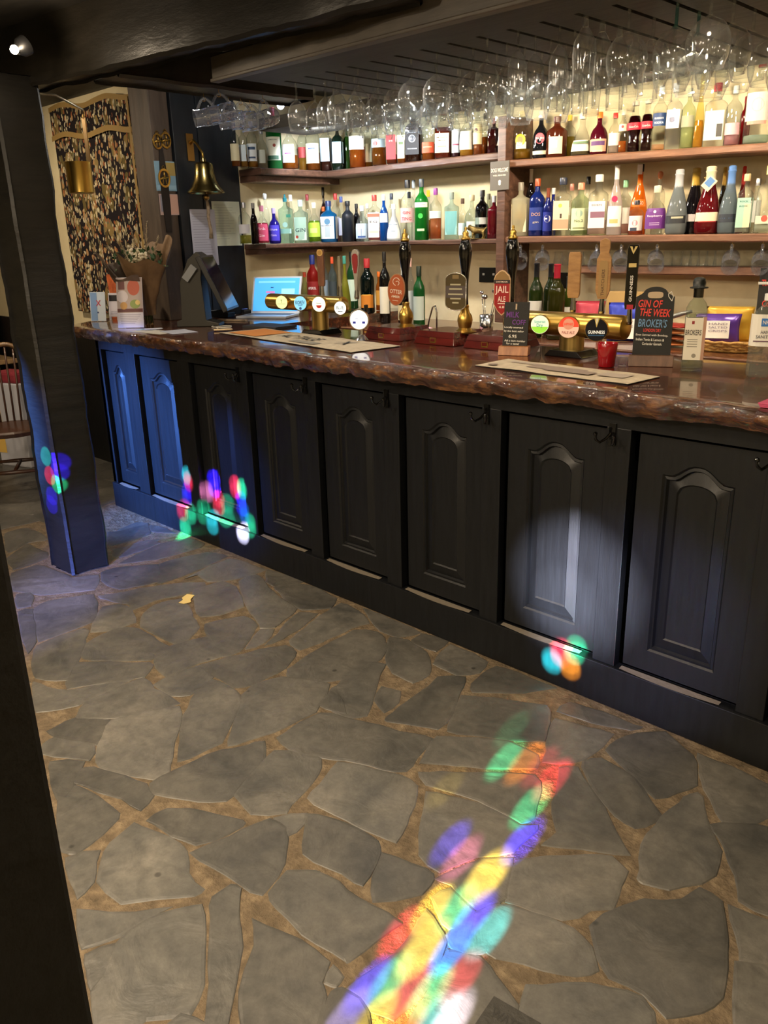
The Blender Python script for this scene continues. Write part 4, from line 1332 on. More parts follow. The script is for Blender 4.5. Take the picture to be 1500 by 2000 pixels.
B('mr', 1198, 26, 324, 'tall', '#e8e0dc', .55, None, 0, '#efece6', '#e6e4e0', 'tall frosted white bottle with a magenta berry', [('d', 0, .52, .4, '#c8285a'), ('q', 0, .20, .6, .06, '#d8b87a')], group=g4, lspan=(.12, .42), foil=True)
B('mr2', 1216, 24, 353, 'std', CL, .03, '#f0c8c0', .3, '#dfe6dc', '#7ab084', 'pinkish bottle with a mint green cap', group=g4, lspan=(.2, .5))
B('mr2', 1243, 32, 322, 'tall', '#e8801a', .85, None, 0, '#e8801a', '#2c2018', 'tall bright orange liqueur bottle with vertical white lettering', [('q', 0, .92, .3, .14, '#efe0d8'), ('t', 'MANGO', .45, .05, .7, '#f8e8d8')], group=g4, lspan=(.4, .5))
B('mr', 1240, 25, 392, 'std', CL, .02, '#e0702c', .2, '#e8dcdc', '#23262e', 'small bottle of orange spirit with floral white label and black cap', [('d', 0, .34, .4, '#d8909a'), ('q', -.2, .16, .5, .10, '#3a4254')], group=g4, lspan=(.12, .55))
B('mr', 1278, 35, 364, 'round', CL, .02, None, 0, '#6a2f86', '#cfc8b0', 'clear gin with a deep purple label and black hat stopper', [('d', 0, .47, .14, '#f0e6f4'), ('t', 'Raspberry', .38, .05, .8, '#e8d8f0'), ('q', 0, .24, .5, .012, '#d8c0e4'), ('q', 0, .20, .5, .012, '#d8c0e4')], capk='cork', group=g4, lspan=(.12, .54), larc=2.6)
B('mr2', 1281, 20, 336, 'std', CL, .02, None, 0, None, '#c87a4a', 'clear bottle with copper neck behind the purple label', capk='ball', group=g4)
B('mr', 1318, 35, 332, 'champ', '#9aa4a8', .7, None, 0, '#2a2e34', '#aeb2b8', 'silver grey sparkling bottle with black and yellow band', [('q', .2, .20, .7, .05, '#d8d42c'), ('q', .2, .26, .6, .03, '#b8b8a0')], group=g4, lspan=(.17, .29))
B('mr2', 1350, 33, 329, 'champ', '#1e1a20', .85, None, 0, '#e8e0e0', '#b8963a', 'black sparkling bottle with gold foil and lilac band', [('q', 0, .21, .8, .04, '#a894b8')], group=g4, lspan=(.19, .30))
t = B('mr', 1378, 40, 326, 'champ', '#7a1c22', .8, None, 0, '#ecdcbc', '#ddd2b0', 'dark red sparkling bottle with cream foil and diamond gift tag', [('q', .1, .20, .8, .05, '#b8282c')], group=g4, lspan=(.19, .32))
q = MB()
rr = .052
quad(q, .0, .215, .058, .042, -rr - .001, 0, None, None, R(48))
quad(q, .002, .220, .036, .030, -rr - .0018, 1, None, None, R(48))
q.tube([(-.016, -.022, .245), (-.024, -rr * .8, .24), (-.014, -rr, .232)], .0008, 5, 2)
q.build('gift_tag', [M('#ecd8b8', .6), M('#5a86c0', .6), M('#c8a85a', .5)], t)
B('mr2', 1404, 15, 328, 'champ', '#3a2c1a', .8, None, 0, None, '#b8923a', 'gold foiled bottle half hidden behind the red sparkling bottle', group=g4)
B('mr', 1418, 31, 325, 'champ', '#8fa0aa', .65, None, 0, '#2c3440', '#5a82c0', 'grey blue sparkling bottle with shiny blue foil', [('q', 0, .21, .9, .05, '#4a8ac8')], group=g4, lspan=(.17, .29))
B('mr2', 1441, 15, 326, 'champ', '#8a1c1c', .8, None, 0, None, '#c2281c', 'red foiled bottle standing behind the blue foiled one', group=g4)
B('mr', 1448, 33, 341, 'sq', CL, .03, '#e4e8dc', .15, '#a6cfc0', '#d0bc92', 'square clear bottle with aqua and cream label', [('t', 'ROCK', .54, .028, .5, '#3a7a74'), ('t', 'ROSE', .46, .028, .5, '#3a7a74'), ('q', .5, .30, .4, .40, '#dcd8b8')], capk='cork', group=g4, lspan=(.10, .60))
B('mr2', 1470, 17, 350, 'std', CL, .02, None, 0, '#dcdcd8', '#b9bcc0', 'slim clear bottle with silver cap at the right edge', group=g4, lspan=(.2, .6))
B('mr', 1491, 34, 325, 'sq', CL, .03, '#e8ecdc', .15, '#d8d8c4', '#e8d88a', 'clear bottle with cream cap and red seal cut by the picture edge', [('d', 0, .22, .3, '#d05a4a')], group=g4, lspan=(.14, .26))

g5 = 'bottles on the back worktop'
B('bw', 598, 15, 532, 'slim', '#d8d8a0', .2, None, 0, None, '#c8482c', 'small hot sauce bottle with orange cap behind the left tap font', group=g5)
B('bw', 614, 23, 498, 'wine', '#a81c18', .7, None, 0, '#8e1c1c', '#1c2a6a', 'red bitter aperitif bottle with blue cap', [('t', 'APEROL', .40, .05, .7, '#efe6e0'), ('q', 0, .2, .5, .15, '#dfe6e0')], group=g5)
B('bw2', 636, 16, 497, 'slim', '#cfd8dc', .15, None, 0, '#9aa8b0', '#8d9095', 'clear liqueur bottle behind the brown tap handle', group=g5)
B('bw2', 652, 16, 502, 'std', '#a8b8b8', .2, None, 0, '#3a4448', '#d8502c', 'grey bottle with orange cap between the tap handles', group=g5)
B('bw', 676, 20, 500, 'cone', '#b8b840', .55, '#a8b030', .5, None, '#3a8a7a', 'tall yellow green liqueur bottle', group=g5)
B('bw2', 690, 20, 492, 'wine', '#2a6a3a', .6, None, 0, '#c8dcc8', '#141614', 'green liqueur bottle behind the red tap handle', group=g5)
B('bw', 719, 26, 505, 'wine', '#101c18', .85, None, 0, '#d8862a', '#a82c30', 'dark port bottle with orange label', [('q', 0, .34, .7, .02, '#f0b84a')], group=g5, lspan=(.10, .34))
B('bw2', 741, 12, 531, 'slim', '#c87a2a', .5, None, 0, '#d89a3a', '#d86a1c', 'small bottle with orange top left of the first hand pump', group=g5)
B('bw', 753, 20, 492, 'std', '#1c1a1a', .7, None, 0, '#e6e2d0', '#1c1a1a', 'dark liqueur bottle with white label beside the first hand pump', group=g5)
B('bw', 788, 20, 520, 'round', '#1c1008', .85, None, 0, '#d8c898', '#d0c8b8', 'coffee liqueur bottle with oval cream label', group=g5, lspan=(.08, .34))
B('bw', 802, 18, 504, 'std', CL, .05, None, 0, '#c4d0d4', '#cfa8a0', 'clear bottle with pinkish cap right of the first hand pump', group=g5)
B('bw', 819, 22, 520, 'wine', '#1f7a3a', .55, None, 0, '#b8c8c0', '#12241a', 'green bottle right of the first hand pump', group=g5, lspan=(.1, .5))
B('bwf', 1044, 26, 514, 'wine', '#35481c', .65, None, 0, '#e2e0da', '#1c1e22', 'green wine bottle with white label and black cap, left of three', [('d', .3, .32, .4, '#9a9a94')], group=g5, foil=True, lspan=(.12, .50))
B('bw', 1071, 24, 515, 'wine', '#2c3a18', .7, None, 0, '#b8b6a8', '#1c1e22', 'green wine bottle with black cap behind the middle of the font', group=g5, foil=True, lspan=(.1, .3))
B('bwf', 1083, 32, 516, 'wine', '#4a4a18', .6, None, 0, '#eceae2', '#a01c30', 'olive wine bottle with dark red capsule', group=g5, foil=True, lspan=(.06, .18))
B('bw', 1106, 22, 540, 'wine', '#4a5a1c', .6, None, 0, '#e6e4dc', '#2c2e2a', 'short green wine bottle with white label left of the wooden handle', group=g5, foil=True, lspan=(.1, .5))

# ================================================================ the upturned glasses in the rack
PR = {
    'wine': [(.034, 0), (.034, .002), (.010, .006), (.0042, .014), (.0038, .075), (.007, .084), (.024, .098), (.037, .120), (.041, .145), (.039, .170), (.033, .200)],
    'balloon': [(.038, 0), (.038, .002), (.010, .006), (.0045, .014), (.0040, .078), (.009, .088), (.034, .104), (.049, .130), (.052, .152), (.048, .180), (.038, .212)],
    'flute': [(.032, 0), (.032, .002), (.009, .006), (.004, .014), (.004, .062), (.008, .072), (.022, .090), (.030, .115), (.031, .150), (.029, .190), (.028, .225)],
    'tall': [(.034, 0), (.034, .003), (.014, .008), (.008, .020), (.009, .045), (.020, .062), (.033, .085), (.036, .120), (.033, .160), (.034, .205)],
    'copa': [(.040, 0), (.040, .002), (.010, .006), (.0050, .014), (.0048, .070), (.012, .078), (.040, .092), (.057, .120), (.061, .145), (.057, .175), (.046, .205)],
}


def upturned(kind, x, y, label, stem=None, group=None):
    t = thing('hanging_wine_glass', label, 'glass', (x, y, ZC + .0125), rnd.uniform(0, 6), group)
    T = Matrix.Scale(-1, 4, (0, 0, 1)) @ Matrix.Translation((0, 0, -.003))
    key = (kind, stem)
    if key not in UPM:
        P = PR[kind]
        k = 6 if kind != 'tall' else 5
        T0 = Matrix.Rotation(PI, 4, 'X')
        a = MB().lathe(P[:k], 16, 0, T0).build('stem_and_foot', TEALG if stem else GLASS, None, smooth=True)
        inner = [(max(.001, r - .0012), z) for r, z in reversed(P[k - 1:])]
        b_ = MB().lathe(P[k - 1:] + inner[:1], 28, 0, T0, False).build('bowl', GLASS, None, smooth=True)
        # a thicker rim bead
        c_ = MB().lathe([(P[-1][0] - .0010, P[-1][1] - .001), (P[-1][0] + .0010, P[-1][1] - .0005), (P[-1][0] + .0012, P[-1][1] + .0008), (P[-1][0] - .0008, P[-1][1] + .0012)], 28, 0, T0, False).build('rim', GLASS, None, smooth=True)
        UPM[key] = (a, b_, c_)
        for o in UPM[key]:
            o.parent = t
        return t
    for o in UPM[key]:
        c = o.copy()
        COL.objects.link(c)
        c.parent = t
    return t


UPM = {}
ORD = ['first', 'second', 'third', 'fourth', 'fifth', 'sixth', 'seventh', 'eighth', 'ninth', 'tenth', 'eleventh', 'twelfth', 'thirteenth', 'fourteenth', 'fifteenth', 'sixteenth']
kinds = ['wine', 'wine', 'wine', 'wine', 'balloon', 'balloon', 'balloon', 'balloon', 'wine', 'flute', 'flute', 'tall', 'copa', 'copa', 'copa']
WORD = {'wine': 'small wine glass', 'balloon': 'balloon wine glass', 'flute': 'tulip glass', 'tall': 'stout stemmed beer glass', 'copa': 'big gin goblet'}
for i, x in enumerate(SLX):
    k = kinds[i]
    step = {'wine': .092, 'balloon': .118, 'flute': .078, 'tall': .09, 'copa': .135}[k]
    y = {'balloon': .185, 'copa': .19}.get(k, .155) + (.05 if i % 3 == 1 else 0)
    j = 0
    while y < .80 and j < 6:
        pos = 'frontmost' if j == 0 else f'{ORD[j]} from the front'
        teal = i == 13 and j < 2
        if not teal:
            upturned(k, x, y, f'{WORD[k]} in the {ORD[i]} rack slot from the left, {pos}', None, 'upturned glasses in the rack')
        else:
            upturned(k, x, y, f'goblet with teal stem in the {ORD[i]} rack slot from the left, {pos}', True, 'upturned glasses in the rack')
        y += step + rnd.uniform(.002, .02)
        j += 1

# ================================================================ dimpled tankards on hooks
tank = None


def tankard(p, axis, label, group, s=1.0):
    """p = hook point (top of the handle loop); axis = horizontal direction the mouth points to"""
    global tank
    ax = Vector(axis).normalized()
    zl = Vector((0, 0, -1))
    up_ = Vector((0, 0, 1))
    up_ = (up_ - ax * up_.dot(ax)).normalized()
    yy = ax.cross(up_)
    Rm = Matrix((up_, yy, ax)).transposed().to_4x4()   # local x = towards handle, local z = mouth direction
    hook_r = .078
    base = Vector(p) - up_ * hook_r * s - ax * .062 * s
    t = thing('hanging_tankard', label, 'tankard', base, 0, group, Rm.to_euler())
    t.scale = (s, s, s)
    if tank is None:
        n, m = 40, 22
        vs, fs = [], []
        for j in range(m + 1):
            z = .006 + .114 * j / m
            r0 = .036 + .004 * math.sin(PI * min(1, j / (m * .75)))
            for i in range(n):
                a = 2 * PI * i / n
                d = 0
                if .014 < z < .088:
                    d = -.0060 * max(0, math.cos(a * 9 + (PI if int((z - .014) / .0245) % 2 else 0))) * math.sin(PI * ((z - .014) % .0245) / .0245)
                vs.append(((r0 + d) * math.cos(a), (r0 + d) * math.sin(a), z))
        for j in range(m):
            for i in range(n):
                fs.append((j * n + i, j * n + (i + 1) % n, (j + 1) * n + (i + 1) % n, (j + 1) * n + i))
        mb = MB().add(vs, fs)
        mb.lathe([(.030, 0), (.036, .003), (.036, .008)], n)
        mb.lathe([(.0395, .118), (.0388, .1215), (.0370, .1215), (.0368, .118)], n, 0, None, False)
        o1 = mb.build('glass_body', TANKG, t, smooth=True)
        pts = []
        for i in range(15):
            a = PI * i / 14
            pts.append((.037 + .041 * math.sin(a) ** .8, 0, .100 - .076 * (i / 14)))
        o2 = MB().tube(pts, [.0062] * 15, 10).build('handle', TANKG, t, smooth=True)
        tank = (o1, o2)
    else:
        for o in tank:
            c = o.copy()
            COL.objects.link(c)
            c.parent = t
    return t


def cup_hook(p, label):
    p = Vector(p)
    pts = [p + Vector((0, 0, .022))]
    for i in range(9):
        a = PI * 1.45 * i / 8
        pts.append(p + Vector((.009 * math.sin(a) * .7, .009 * math.sin(a) * .7, -.002 + .009 * math.cos(a) - .0)))
    return tag(MB().tube(pts, .0014, 6).build('cup_hook', BRASS_D), label, 'hook')


g6 = 'dimpled tankards under the beam'
lft = Vector((-.72, -.69, -.12))
for (px, py, X, dr, lb) in [(398, 193, -3.54, lft, 'leftmost hanging tankard, its mouth turned to the left'), (427, 184, -3.39, Vector((-.55, -.80, -.16)), 'front hanging tankard with the highest handle, second from the left'),
                            (446, 196, -3.56, lft, 'hanging tankard half hidden between the two front ones'), (470, 200, -3.43, Vector((-.6, -.8, -.1)), 'hanging tankard left of the right front one'),
                            (488, 204, -3.57, lft, 'small seeming tankard at the back of the hanging group'), (513, 196, -3.37, Vector((.2, -.95, -.25)), 'right front hanging tankard, bottom towards the boarded upright')]:
    p = onX(px, py, X)
    p.z = min(p.z, 2.185)
    tankard(p, dr, lb, g6)
    cup_hook(p, 'brass cup hook carrying the ' + lb.split(',')[0])
g7 = 'dimpled tankards under the middle right shelf'
for (px, lb) in [(1017, 'leftmost of seven'), (1060, 'second from the left'), (1166, 'third from the left, behind the wooden tap handle'), (1214, 'fourth from the left'), (1284, 'fifth from the left, above the chalkboard'), (1430, 'sixth from the left'), (1490, 'rightmost')]:
    p = onY(px, 478, 1.560)
    p.z = zr_m(p.x) - .035 - .014
    tankard(p, (.45 + rnd.uniform(-.15, .15), -.85, -.35), 'glass tankard under the middle right shelf, ' + lb, g7, .98)
    cup_hook(p, 'hook of the glass tankard under the shelf, ' + lb.split(',')[0])
# tumblers on the low ledge
tu = None
g8 = 'small tumblers on the low ledge'
k = 0
for px in [1090, 1104, 1118, 1132, 1146, 1304, 1322, 1340, 1356, 1372, 1388, 1404]:
    p = onY(px, 512, 1.69)
    k += 1
    t = thing('small_tumbler', f'small upturned tumbler on the low ledge, {ORD[k - 1]} from the left', 'glass', (p.x, 1.69, 1.3865), 0, g8)
    if tu is None:
        tu = MB().lathe([(.026, 0), (.0265, .001), (.024, .03), (.021, .068), (.018, .070)], 18, 0).build('glass_body', GLASS, t, smooth=True)
    else:
        c = tu.copy()
        COL.objects.link(c)
        c.parent = t

# ================================================================ the beer engines, taps and things on the bar
ZT = 1.1012
MAHOG = noise_mat('mahogany', [(.3, '#3c0f0c'), (.7, '#5e1d18')], 6, .2, (1, 6, 6), .05, .5)
OAK = noise_mat('oiled_oak', [(.3, '#8a6238'), (.7, '#b58a54')], 6, .4, (2, 2, 10), .1, .1)
OAKX = noise_mat('oiled_oak_block', [(.3, '#7a4a26'), (.7, '#a86e3e')], 6, .4, (10, 2, 2), .1, .1)
CHALKB = M('#23221f', .8, 0, 0, 0, .15, 80)


def tap_font(px0, px1, yplane, lenses, label, handles, zc=1.245, rr=.038, basepx=None):
    a, b_ = onY(px0, 600, yplane), onY(px1, 600, yplane)
    x0, x1 = a.x, b_.x
    xc = (x0 + x1) / 2
    t = thing('tap_font', label, 'beer tap', (xc, yplane, ZT))
    T = Matrix.Translation((-xc, -yplane, -ZT))
    L = MB()
    # horizontal polished drum with flat-topped back
    Tx = Matrix.Translation((x0 - xc, 0, zc - ZT)) @ Matrix.Rotation(PI / 2, 4, 'Y')
    w_ = x1 - x0
    L.lathe([(rr * .70, 0), (rr * .96, .006), (rr, .018), (rr, w_ - .018), (rr * .96, w_ - .006), (rr * .70, w_)], 32, 0, Tx)
    o = L.build('brass_drum', BRASS, t)
    smooth_by_angle(o, .5)
    p = MB()
    bx = (basepx if basepx is not None else xc) - xc
    p.lathe([(.052, .0), (.052, .004), (.046, .010), (.046, zc - ZT - rr * .8)], 32, 0, Matrix.Translation((bx, 0, .012)), False, sx=1.1, sy=.8)
    smooth_by_angle(p.build('pillar', noise_mat('ribbed_brass', [(.4, '#8a7440'), (.6, '#c4a868')], 30, .3, (1, 1, .01), .2, metal=.9), t), .5)
    s = MB().prism([(-.085, 0), (.085, 0), (.06, .024), (-.06, .024)], -.06, .07, 0, Matrix.Translation((bx, 0, 0)))
    s.build('base_plate', BLACKG, t, bevel=.002)
    for (lx, dia, mats, deco, dz) in lenses:
        lp = onY(lx, 600, yplane - rr - .02)
        X = lp.x - xc
        m = MB()
        Tz = Matrix.Translation((X, -rr * .55, zc - ZT + dz)) @ Matrix.Rotation(R(24), 4, 'Z')
        Ty = Tz @ Matrix.Rotation(PI / 2, 4, 'X')
        m.lathe([(dia * .46, 0), (dia * .5, .012), (dia * .52, .040), (dia * .5, .044)], 28, 0, Ty)
        lens = m.build('lens_housing', BRASS, t, smooth=False)
        smooth_by_angle(lens, .5)
        f = MB()
        rz_ = 0
        F = Tz @ Matrix.Translation((0, -.0446, 0))
        disc(f, 0, 0, dia * .49, 0, 0, F, 32)
        for d in deco:
            if d[0] == 't':
                put_text(f, d[1], d[2] * dia, d[3] * dia, d[4] * dia, d[5] * dia, -.0012, d[6], None, 0, F)
            elif d[0] == 'd':
                disc(f, d[1] * dia, d[2] * dia, d[3] * dia, -.0005 * d[4], d[5], F, 28, 1, None, *(d[6] if len(d) > 6 else (0, 2 * PI)))
            elif d[0] == 'q':
                quad(f, d[1] * dia, d[2] * dia, d[3] * dia, d[4] * dia, -.0008, d[5], None, F)
            elif d[0] == 'p':
                f.add([(x * dia, -.001, z * dia) for x, z in d[1]], [tuple(range(len(d[1])))], d[2], F)
        f.build('lit_lens', mats, lens, fix=False)
    for hf in handles:
        hf(t, xc, yplane)
    return t


def lit(h, e=.9):
    return M(h, .3, 0, e * .55)


GLOW = .75


def paddle(px, yb, top, w_, mat, parts, depth=.02, name='tap_handle', shape='paddle', lean=0, zb=1.285):
    def f(t, xc, yp):
        X = onY(px, 520, yb).x - xc
        ztop = onY(px, top, yb).z - ZT
        z0 = zb - ZT
        m = MB()
        y = yb - yp
        T = Matrix.Translation((X, y, 0))
        m.lathe([(.010, z0 - .01), (.012, z0), (.009, z0 + .03), (.008, z0 + .05)], 14, 1, T)
        h = ztop - z0
        if shape == 'paddle':
            poly = [(-w_ * .30, z0 + .045), (w_ * .30, z0 + .045), (w_ * .5, z0 + .075), (w_ * .5, ztop * .0 + z0 + h * .72), (w_ * .34, z0 + h * .78), (w_ * .30, z0 + h * .80), (w_ * .36, z0 + h * .86), (w_ * .34, ztop - .008), (0, ztop), (-w_ * .34, ztop - .008), (-w_ * .36, z0 + h * .86), (-w_ * .30, z0 + h * .80), (-w_ * .34, z0 + h * .78), (-w_ * .5, z0 + h * .72), (-w_ * .5, z0 + .075)]
        elif shape == 'plain':
            poly = [(-w_ * .42, z0 + .045), (w_ * .42, z0 + .045), (w_ * .5, z0 + .06), (w_ * .5, ztop - .012), (w_ * .40, ztop), (-w_ * .40, ztop), (-w_ * .5, ztop - .012), (-w_ * .5, z0 + .06)]
        elif shape == 'drop':
            poly = [(-w_ * .16, z0 + .03), (w_ * .16, z0 + .03), (w_ * .22, z0 + h * .4), (w_ * .5, z0 + h * .72), (w_ * .48, ztop - .02), (w_ * .3, ztop - .004), (0, ztop), (-w_ * .3, ztop - .004), (-w_ * .48, ztop - .02), (-w_ * .5, z0 + h * .72), (-w_ * .22, z0 + h * .4)]
        Tr = T @ Matrix.Rotation(R(24), 4, 'Z')
        m.prism(poly, -depth / 2, depth / 2, 0, Tr)
        hd = m.build(name, [mat, CHROME], t, bevel=.002)
        if parts:
            parts(hd, Tr, z0, h, depth)
    return f


def hawk(t, Tr, z0, h, depth):
    f = MB()
    f.prism([(-.016, z0 + h * .20), (.016, z0 + h * .20), (.016, z0 + h * .66), (.010, z0 + h * .70), (-.010, z0 + h * .70), (-.016, z0 + h * .66)], -depth / 2 - .0018, -depth / 2 - .0002, 0, Tr)
    put_text(f, 'THATCHERS', 0, 0, .011, h * .36, 0, 1, None, 0, Tr @ Matrix.Translation((0, -depth / 2 - .0024, z0 + h * .40)) @ Matrix.Rotation(R(-90), 4, 'Y'))
    f.build('handle_badge', [M('#9a7a48', .5), M('#54391c', .6)], t, fix=False)


def korev_badge(t, Tr, z0, h, depth):
    f = MB()
    F = Tr
    disc(f, 0, z0 + h * .93, .016, -depth / 2 - .002, 0, F)
    disc(f, 0, z0 + h * .93, .011, -depth / 2 - .0026, 1, F)
    f.build('handle_badge', [M('#d0a860', .4), M('#b0853c', .4)], t, fix=False)


def red_badge(t, Tr, z0, h, depth):
    f = MB()
    f.prism([(-.006, z0 + h * .50), (.006, z0 + h * .50), (.014, z0 + h * .72), (.014, z0 + h * .86), (.006, z0 + h * .90), (-.006, z0 + h * .90), (-.014, z0 + h * .86), (-.014, z0 + h * .72)], -depth / 2 - .003, -depth / 2, 0, Tr)
    f.build('handle_badge', [M('#8a1c20', .3)], t, fix=False)


def guin_badge(t, Tr, z0, h, depth):
    f = MB()
    F = Tr @ Matrix.Translation((0, -depth / 2 - .0006, 0))
    f.add([(-.013, -.001, z0 + h * .98), (-.005, -.001, z0 + h * .98), (0, -.001, z0 + h * .92), (.005, -.001, z0 + h * .98), (.013, -.001, z0 + h * .98), (0, -.001, z0 + h * .88)], [(0, 1, 2, 5), (2, 3, 4, 5)], 0, F)
    quad(f, 0, z0 + h * .74, .026, h * .05, 0, 0, None, F)
    put_text(f, 'GUINNESS', 0, 0, .010, h * .34, 0, 1, None, 0, F @ Matrix.Translation((0, -.0008, z0 + h * .44)) @ Matrix.Rotation(R(-90), 4, 'Y'))
    quad(f, 0, z0 + h * .20, .022, h * .06, 0, 2, None, F)
    f.build('handle_badge', [M('#c8b070', .35), M('#e6e0d6', .5), M('#b02030', .5)], t, fix=False)


tap_font(528, 672, .47, [
    (547, .066, [lit('#e4e8a8', .8), M('#5a7a3a', .5)], [('t', 'T', 0, .06, .24, .16, 1), ('q', 0, -.12, .7, .02, 1)], .004),
    (583, .070, [lit('#7fc4e4', .9), M('#234a78', .5), M('#2f62a8', .5)], [('t', 'KOREV', 0, .05, .26, .72, 1), ('t', 'LAGER', 0, -.14, .08, .36, 1), ('d', 0, -.36, .10, 1, 2)], .004),
    (619, .072, [lit('#eef0dc', .9), M('#c8322a', .5), M('#3a5a88', .5)], [('d', 0, -.06, .20, 1, 1, (PI, 2 * PI)), ('t', 'PRAVHA', 0, .06, .08, .34, 2)], .004),
    (660, .062, [lit('#f4f6f2', .9), M('#5a7a9a', .5), M('#34406a', .5)], [('t', 'BLUE', 0, .04, .24, .6, 1), ('q', 0, -.26, .4, .07, 2)], -.008)],
    'left polished brass tap font with four lit round badges',
    [paddle(627, .49, 487, .034, noise_mat('walnut_handle', [(.3, '#5a3422'), (.7, '#8a5a3c')], 6, .35, (4, 4, 1), .1), korev_badge, .018, shape='plain'),
     paddle(663, .49, 500, .016, CHROME, None, .016, shape='plain'),
     paddle(695, .49, 486, .040, M('#b8b4b0', .25, .8), red_badge, .018, shape='drop')], 1.247, .040, onY(625, 620, .47).x)
tap_font(1024, 1228, .50, [
    (1048, .070, [lit('#cfe8c0', .8), M('#4a90b0', .5), lit('#88c83c', .7)], [('d', 0, 0, .47, .5, 2, (PI * 1.08, PI * 1.92)), ('t', 'Somerset', 0, .16, .15, .62, 1), ('t', 'Dry', 0, -.06, .24, .34, 1)], .0),
    (1104, .078, [lit('#e2b8a0', .45), lit('#d8432c', .55), M('#f0a890', .5), M('#a85a48', .5)], [('d', 0, .02, .48, .5, 1, (0, PI)), ('d', 0, .16, .26, 1, 2), ('t', 'SHIPYARD', 0, .16, .12, .44, 1), ('t', 'PALE ALE', 0, -.24, .13, .6, 3)], -.004),
    (1159, .082, [M('#0b0f1c', .2), M('#f0efe4', .4, 0, .25), M('#c8b060', .3), M('#2c5a84', .4)], [('t', 'GUINNESS', 0, -.10, .14, .74, 1), ('p', [(-.12, .52), (.12, .52), (0, .10)], 2), ('p', [(-.06, .5), (.06, .5), (0, .22)], 1), ('q', 0, -.24, .7, .05, 3)], -.006)],
    'right brass tap font with green, red and black round badges',
    [paddle(1123, .53, 492, .046, OAK, None, .030, shape='plain', zb=1.27), paddle(1180, .53, 465, .052, OAK, hawk, .024, zb=1.27),
     paddle(1236, .50, 478, .040, BLACKG, guin_badge, .024, shape='plain', zb=1.24)], 1.218, .045, onY(1118, 640, .50).x)

# small separate lit lager tap
p = onZ(716, 668, ZT)
t = thing('chrome_tap', 'small chrome tap with a glowing white and blue round badge beside the first hand pump', 'beer tap', (p.x - .045, .37, ZT))
smooth_by_angle(MB().lathe([(.032, 0), (.034, .006), (.020, .018), (.010, .03), (.009, .06)], 24).build('tap_foot', CHROME, t), .6)
F = Matrix.Translation((0, -.01, .098)) @ Matrix.Rotation(R(30), 4, 'Z')
smooth_by_angle(MB().lathe([(.030, 0), (.046, .006), (.048, .014), (.046, .02)], 30, 0, F @ Matrix.Rotation(PI / 2, 4, 'X')).build('lens_housing', CHROME, t), .5)
f = MB()
F2 = F @ Matrix.Translation((0, -.0206, 0))
disc(f, 0, 0, .042, 0, 0, F2, 32)
put_text(f, 'CARLING', 0, .006, .010, .052, -.0008, 1, None, 0, F2)
quad(f, -.022, -.012, .014, .010, -.0008, 2, None, F2)
quad(f, .022, -.012, .014, .010, -.0008, 2, None, F2)
f.build('lit_lens', [lit('#eef4fa', 1.0), M('#8a96b8', .5), M('#1c2ab0', .5)], t, fix=False)
smooth_by_angle(MB().tube([(.0, .01, .06), (.0, .03, .14), (0, .03, .16)], .010, 12).build('tap_body', BLACKG, t), .6)


def clip_oval(t, T, w_, h_, edge, mats, deco):
    m = MB()
    n = 36
    P = [(w_ / 2 * math.cos(2 * PI * i / n), h_ / 2 * math.sin(2 * PI * i / n)) for i in range(n)]
    m.prism(P, 0, .006, 0, T)
    rim = m.build('clip_rim', edge, t)
    f = MB()
    f.add([(x * .92, -.0008, z * .94) for x, z in P], [tuple(range(n))], 0, T)
    deco(f, T)
    f.build('pump_clip', mats, rim, fix=False)


def hand_pump(X, hx, clip, label, rz=0, w0=.235):
    """px,py = front left foot corner region; hpx,hy = finial of the handle"""
    t = thing('hand_pump', label, 'hand pump', (X, .530, ZT), rz)
    w_, d_ = w0, .135
    m = MB()
    # two-tier polished box
    def tier(xa, xb, ya, yb, z0, z1, ins):
        m.add([(xa, ya, z0), (xb, ya, z0), (xb, yb, z0), (xa, yb, z0), (xa + ins, ya + ins, z1), (xb - ins, ya + ins, z1), (xb - ins, yb - ins, z1), (xa + ins, yb - ins, z1)], [(3, 2, 1, 0), (4, 5, 6, 7), (0, 1, 5, 4), (1, 2, 6, 5), (2, 3, 7, 6), (3, 0, 4, 7)])
    tier(-w_ / 2, w_ / 2, -.085, .145, 0, .030, .010)
    tier(-w_ / 2 + .008, w_ / 2 - .008, -.075, .135, .030, .056, .010)
    m.build('plinth', MAHOG, t, bevel=.002)
    b_ = MB()
    b_.box(-.020, .012, -.0835, -.0795, .008, .030, 0)
    b_.box(-.016, .008, -.0845, -.0835, .014, .028, 1)
    b_.build('brass_plate', [BRASS, MAHOG], t)
    s = MB().lathe([(.050, .046), (.052, .052), (.034, .060), (.026, .068), (.030, .082), (.034, .100), (.030, .120), (.020, .135), (.016, .150), (.018, .160), (.012, .170)], 28, 0, Matrix.Translation((hx, .03, 0)))
    smooth_by_angle(s.build('brass_column', BRASS, t), .5)
    s = MB().lathe([(.015, .150), (.013, .20), (.013, .25), (.017, .30), (.024, .345), (.028, .375), (.027, .40), (.021, .425), (.018, .432)], 28, 0, Matrix.Translation((hx, .03, 0)))
    s.build('handle', BLACKG, t, smooth=True)
    s = MB().lathe([(.019, .432), (.021, .438), (.015, .443), (.012, .450), (.014, .458), (.010, .466), (.004, .470), (.007, .476), (.004, .484)], 20, 0, Matrix.Translation((hx, .03, 0)))
    s.build('brass_finial', BRASS, t, smooth=True)
    clip(t, hx)
    return t


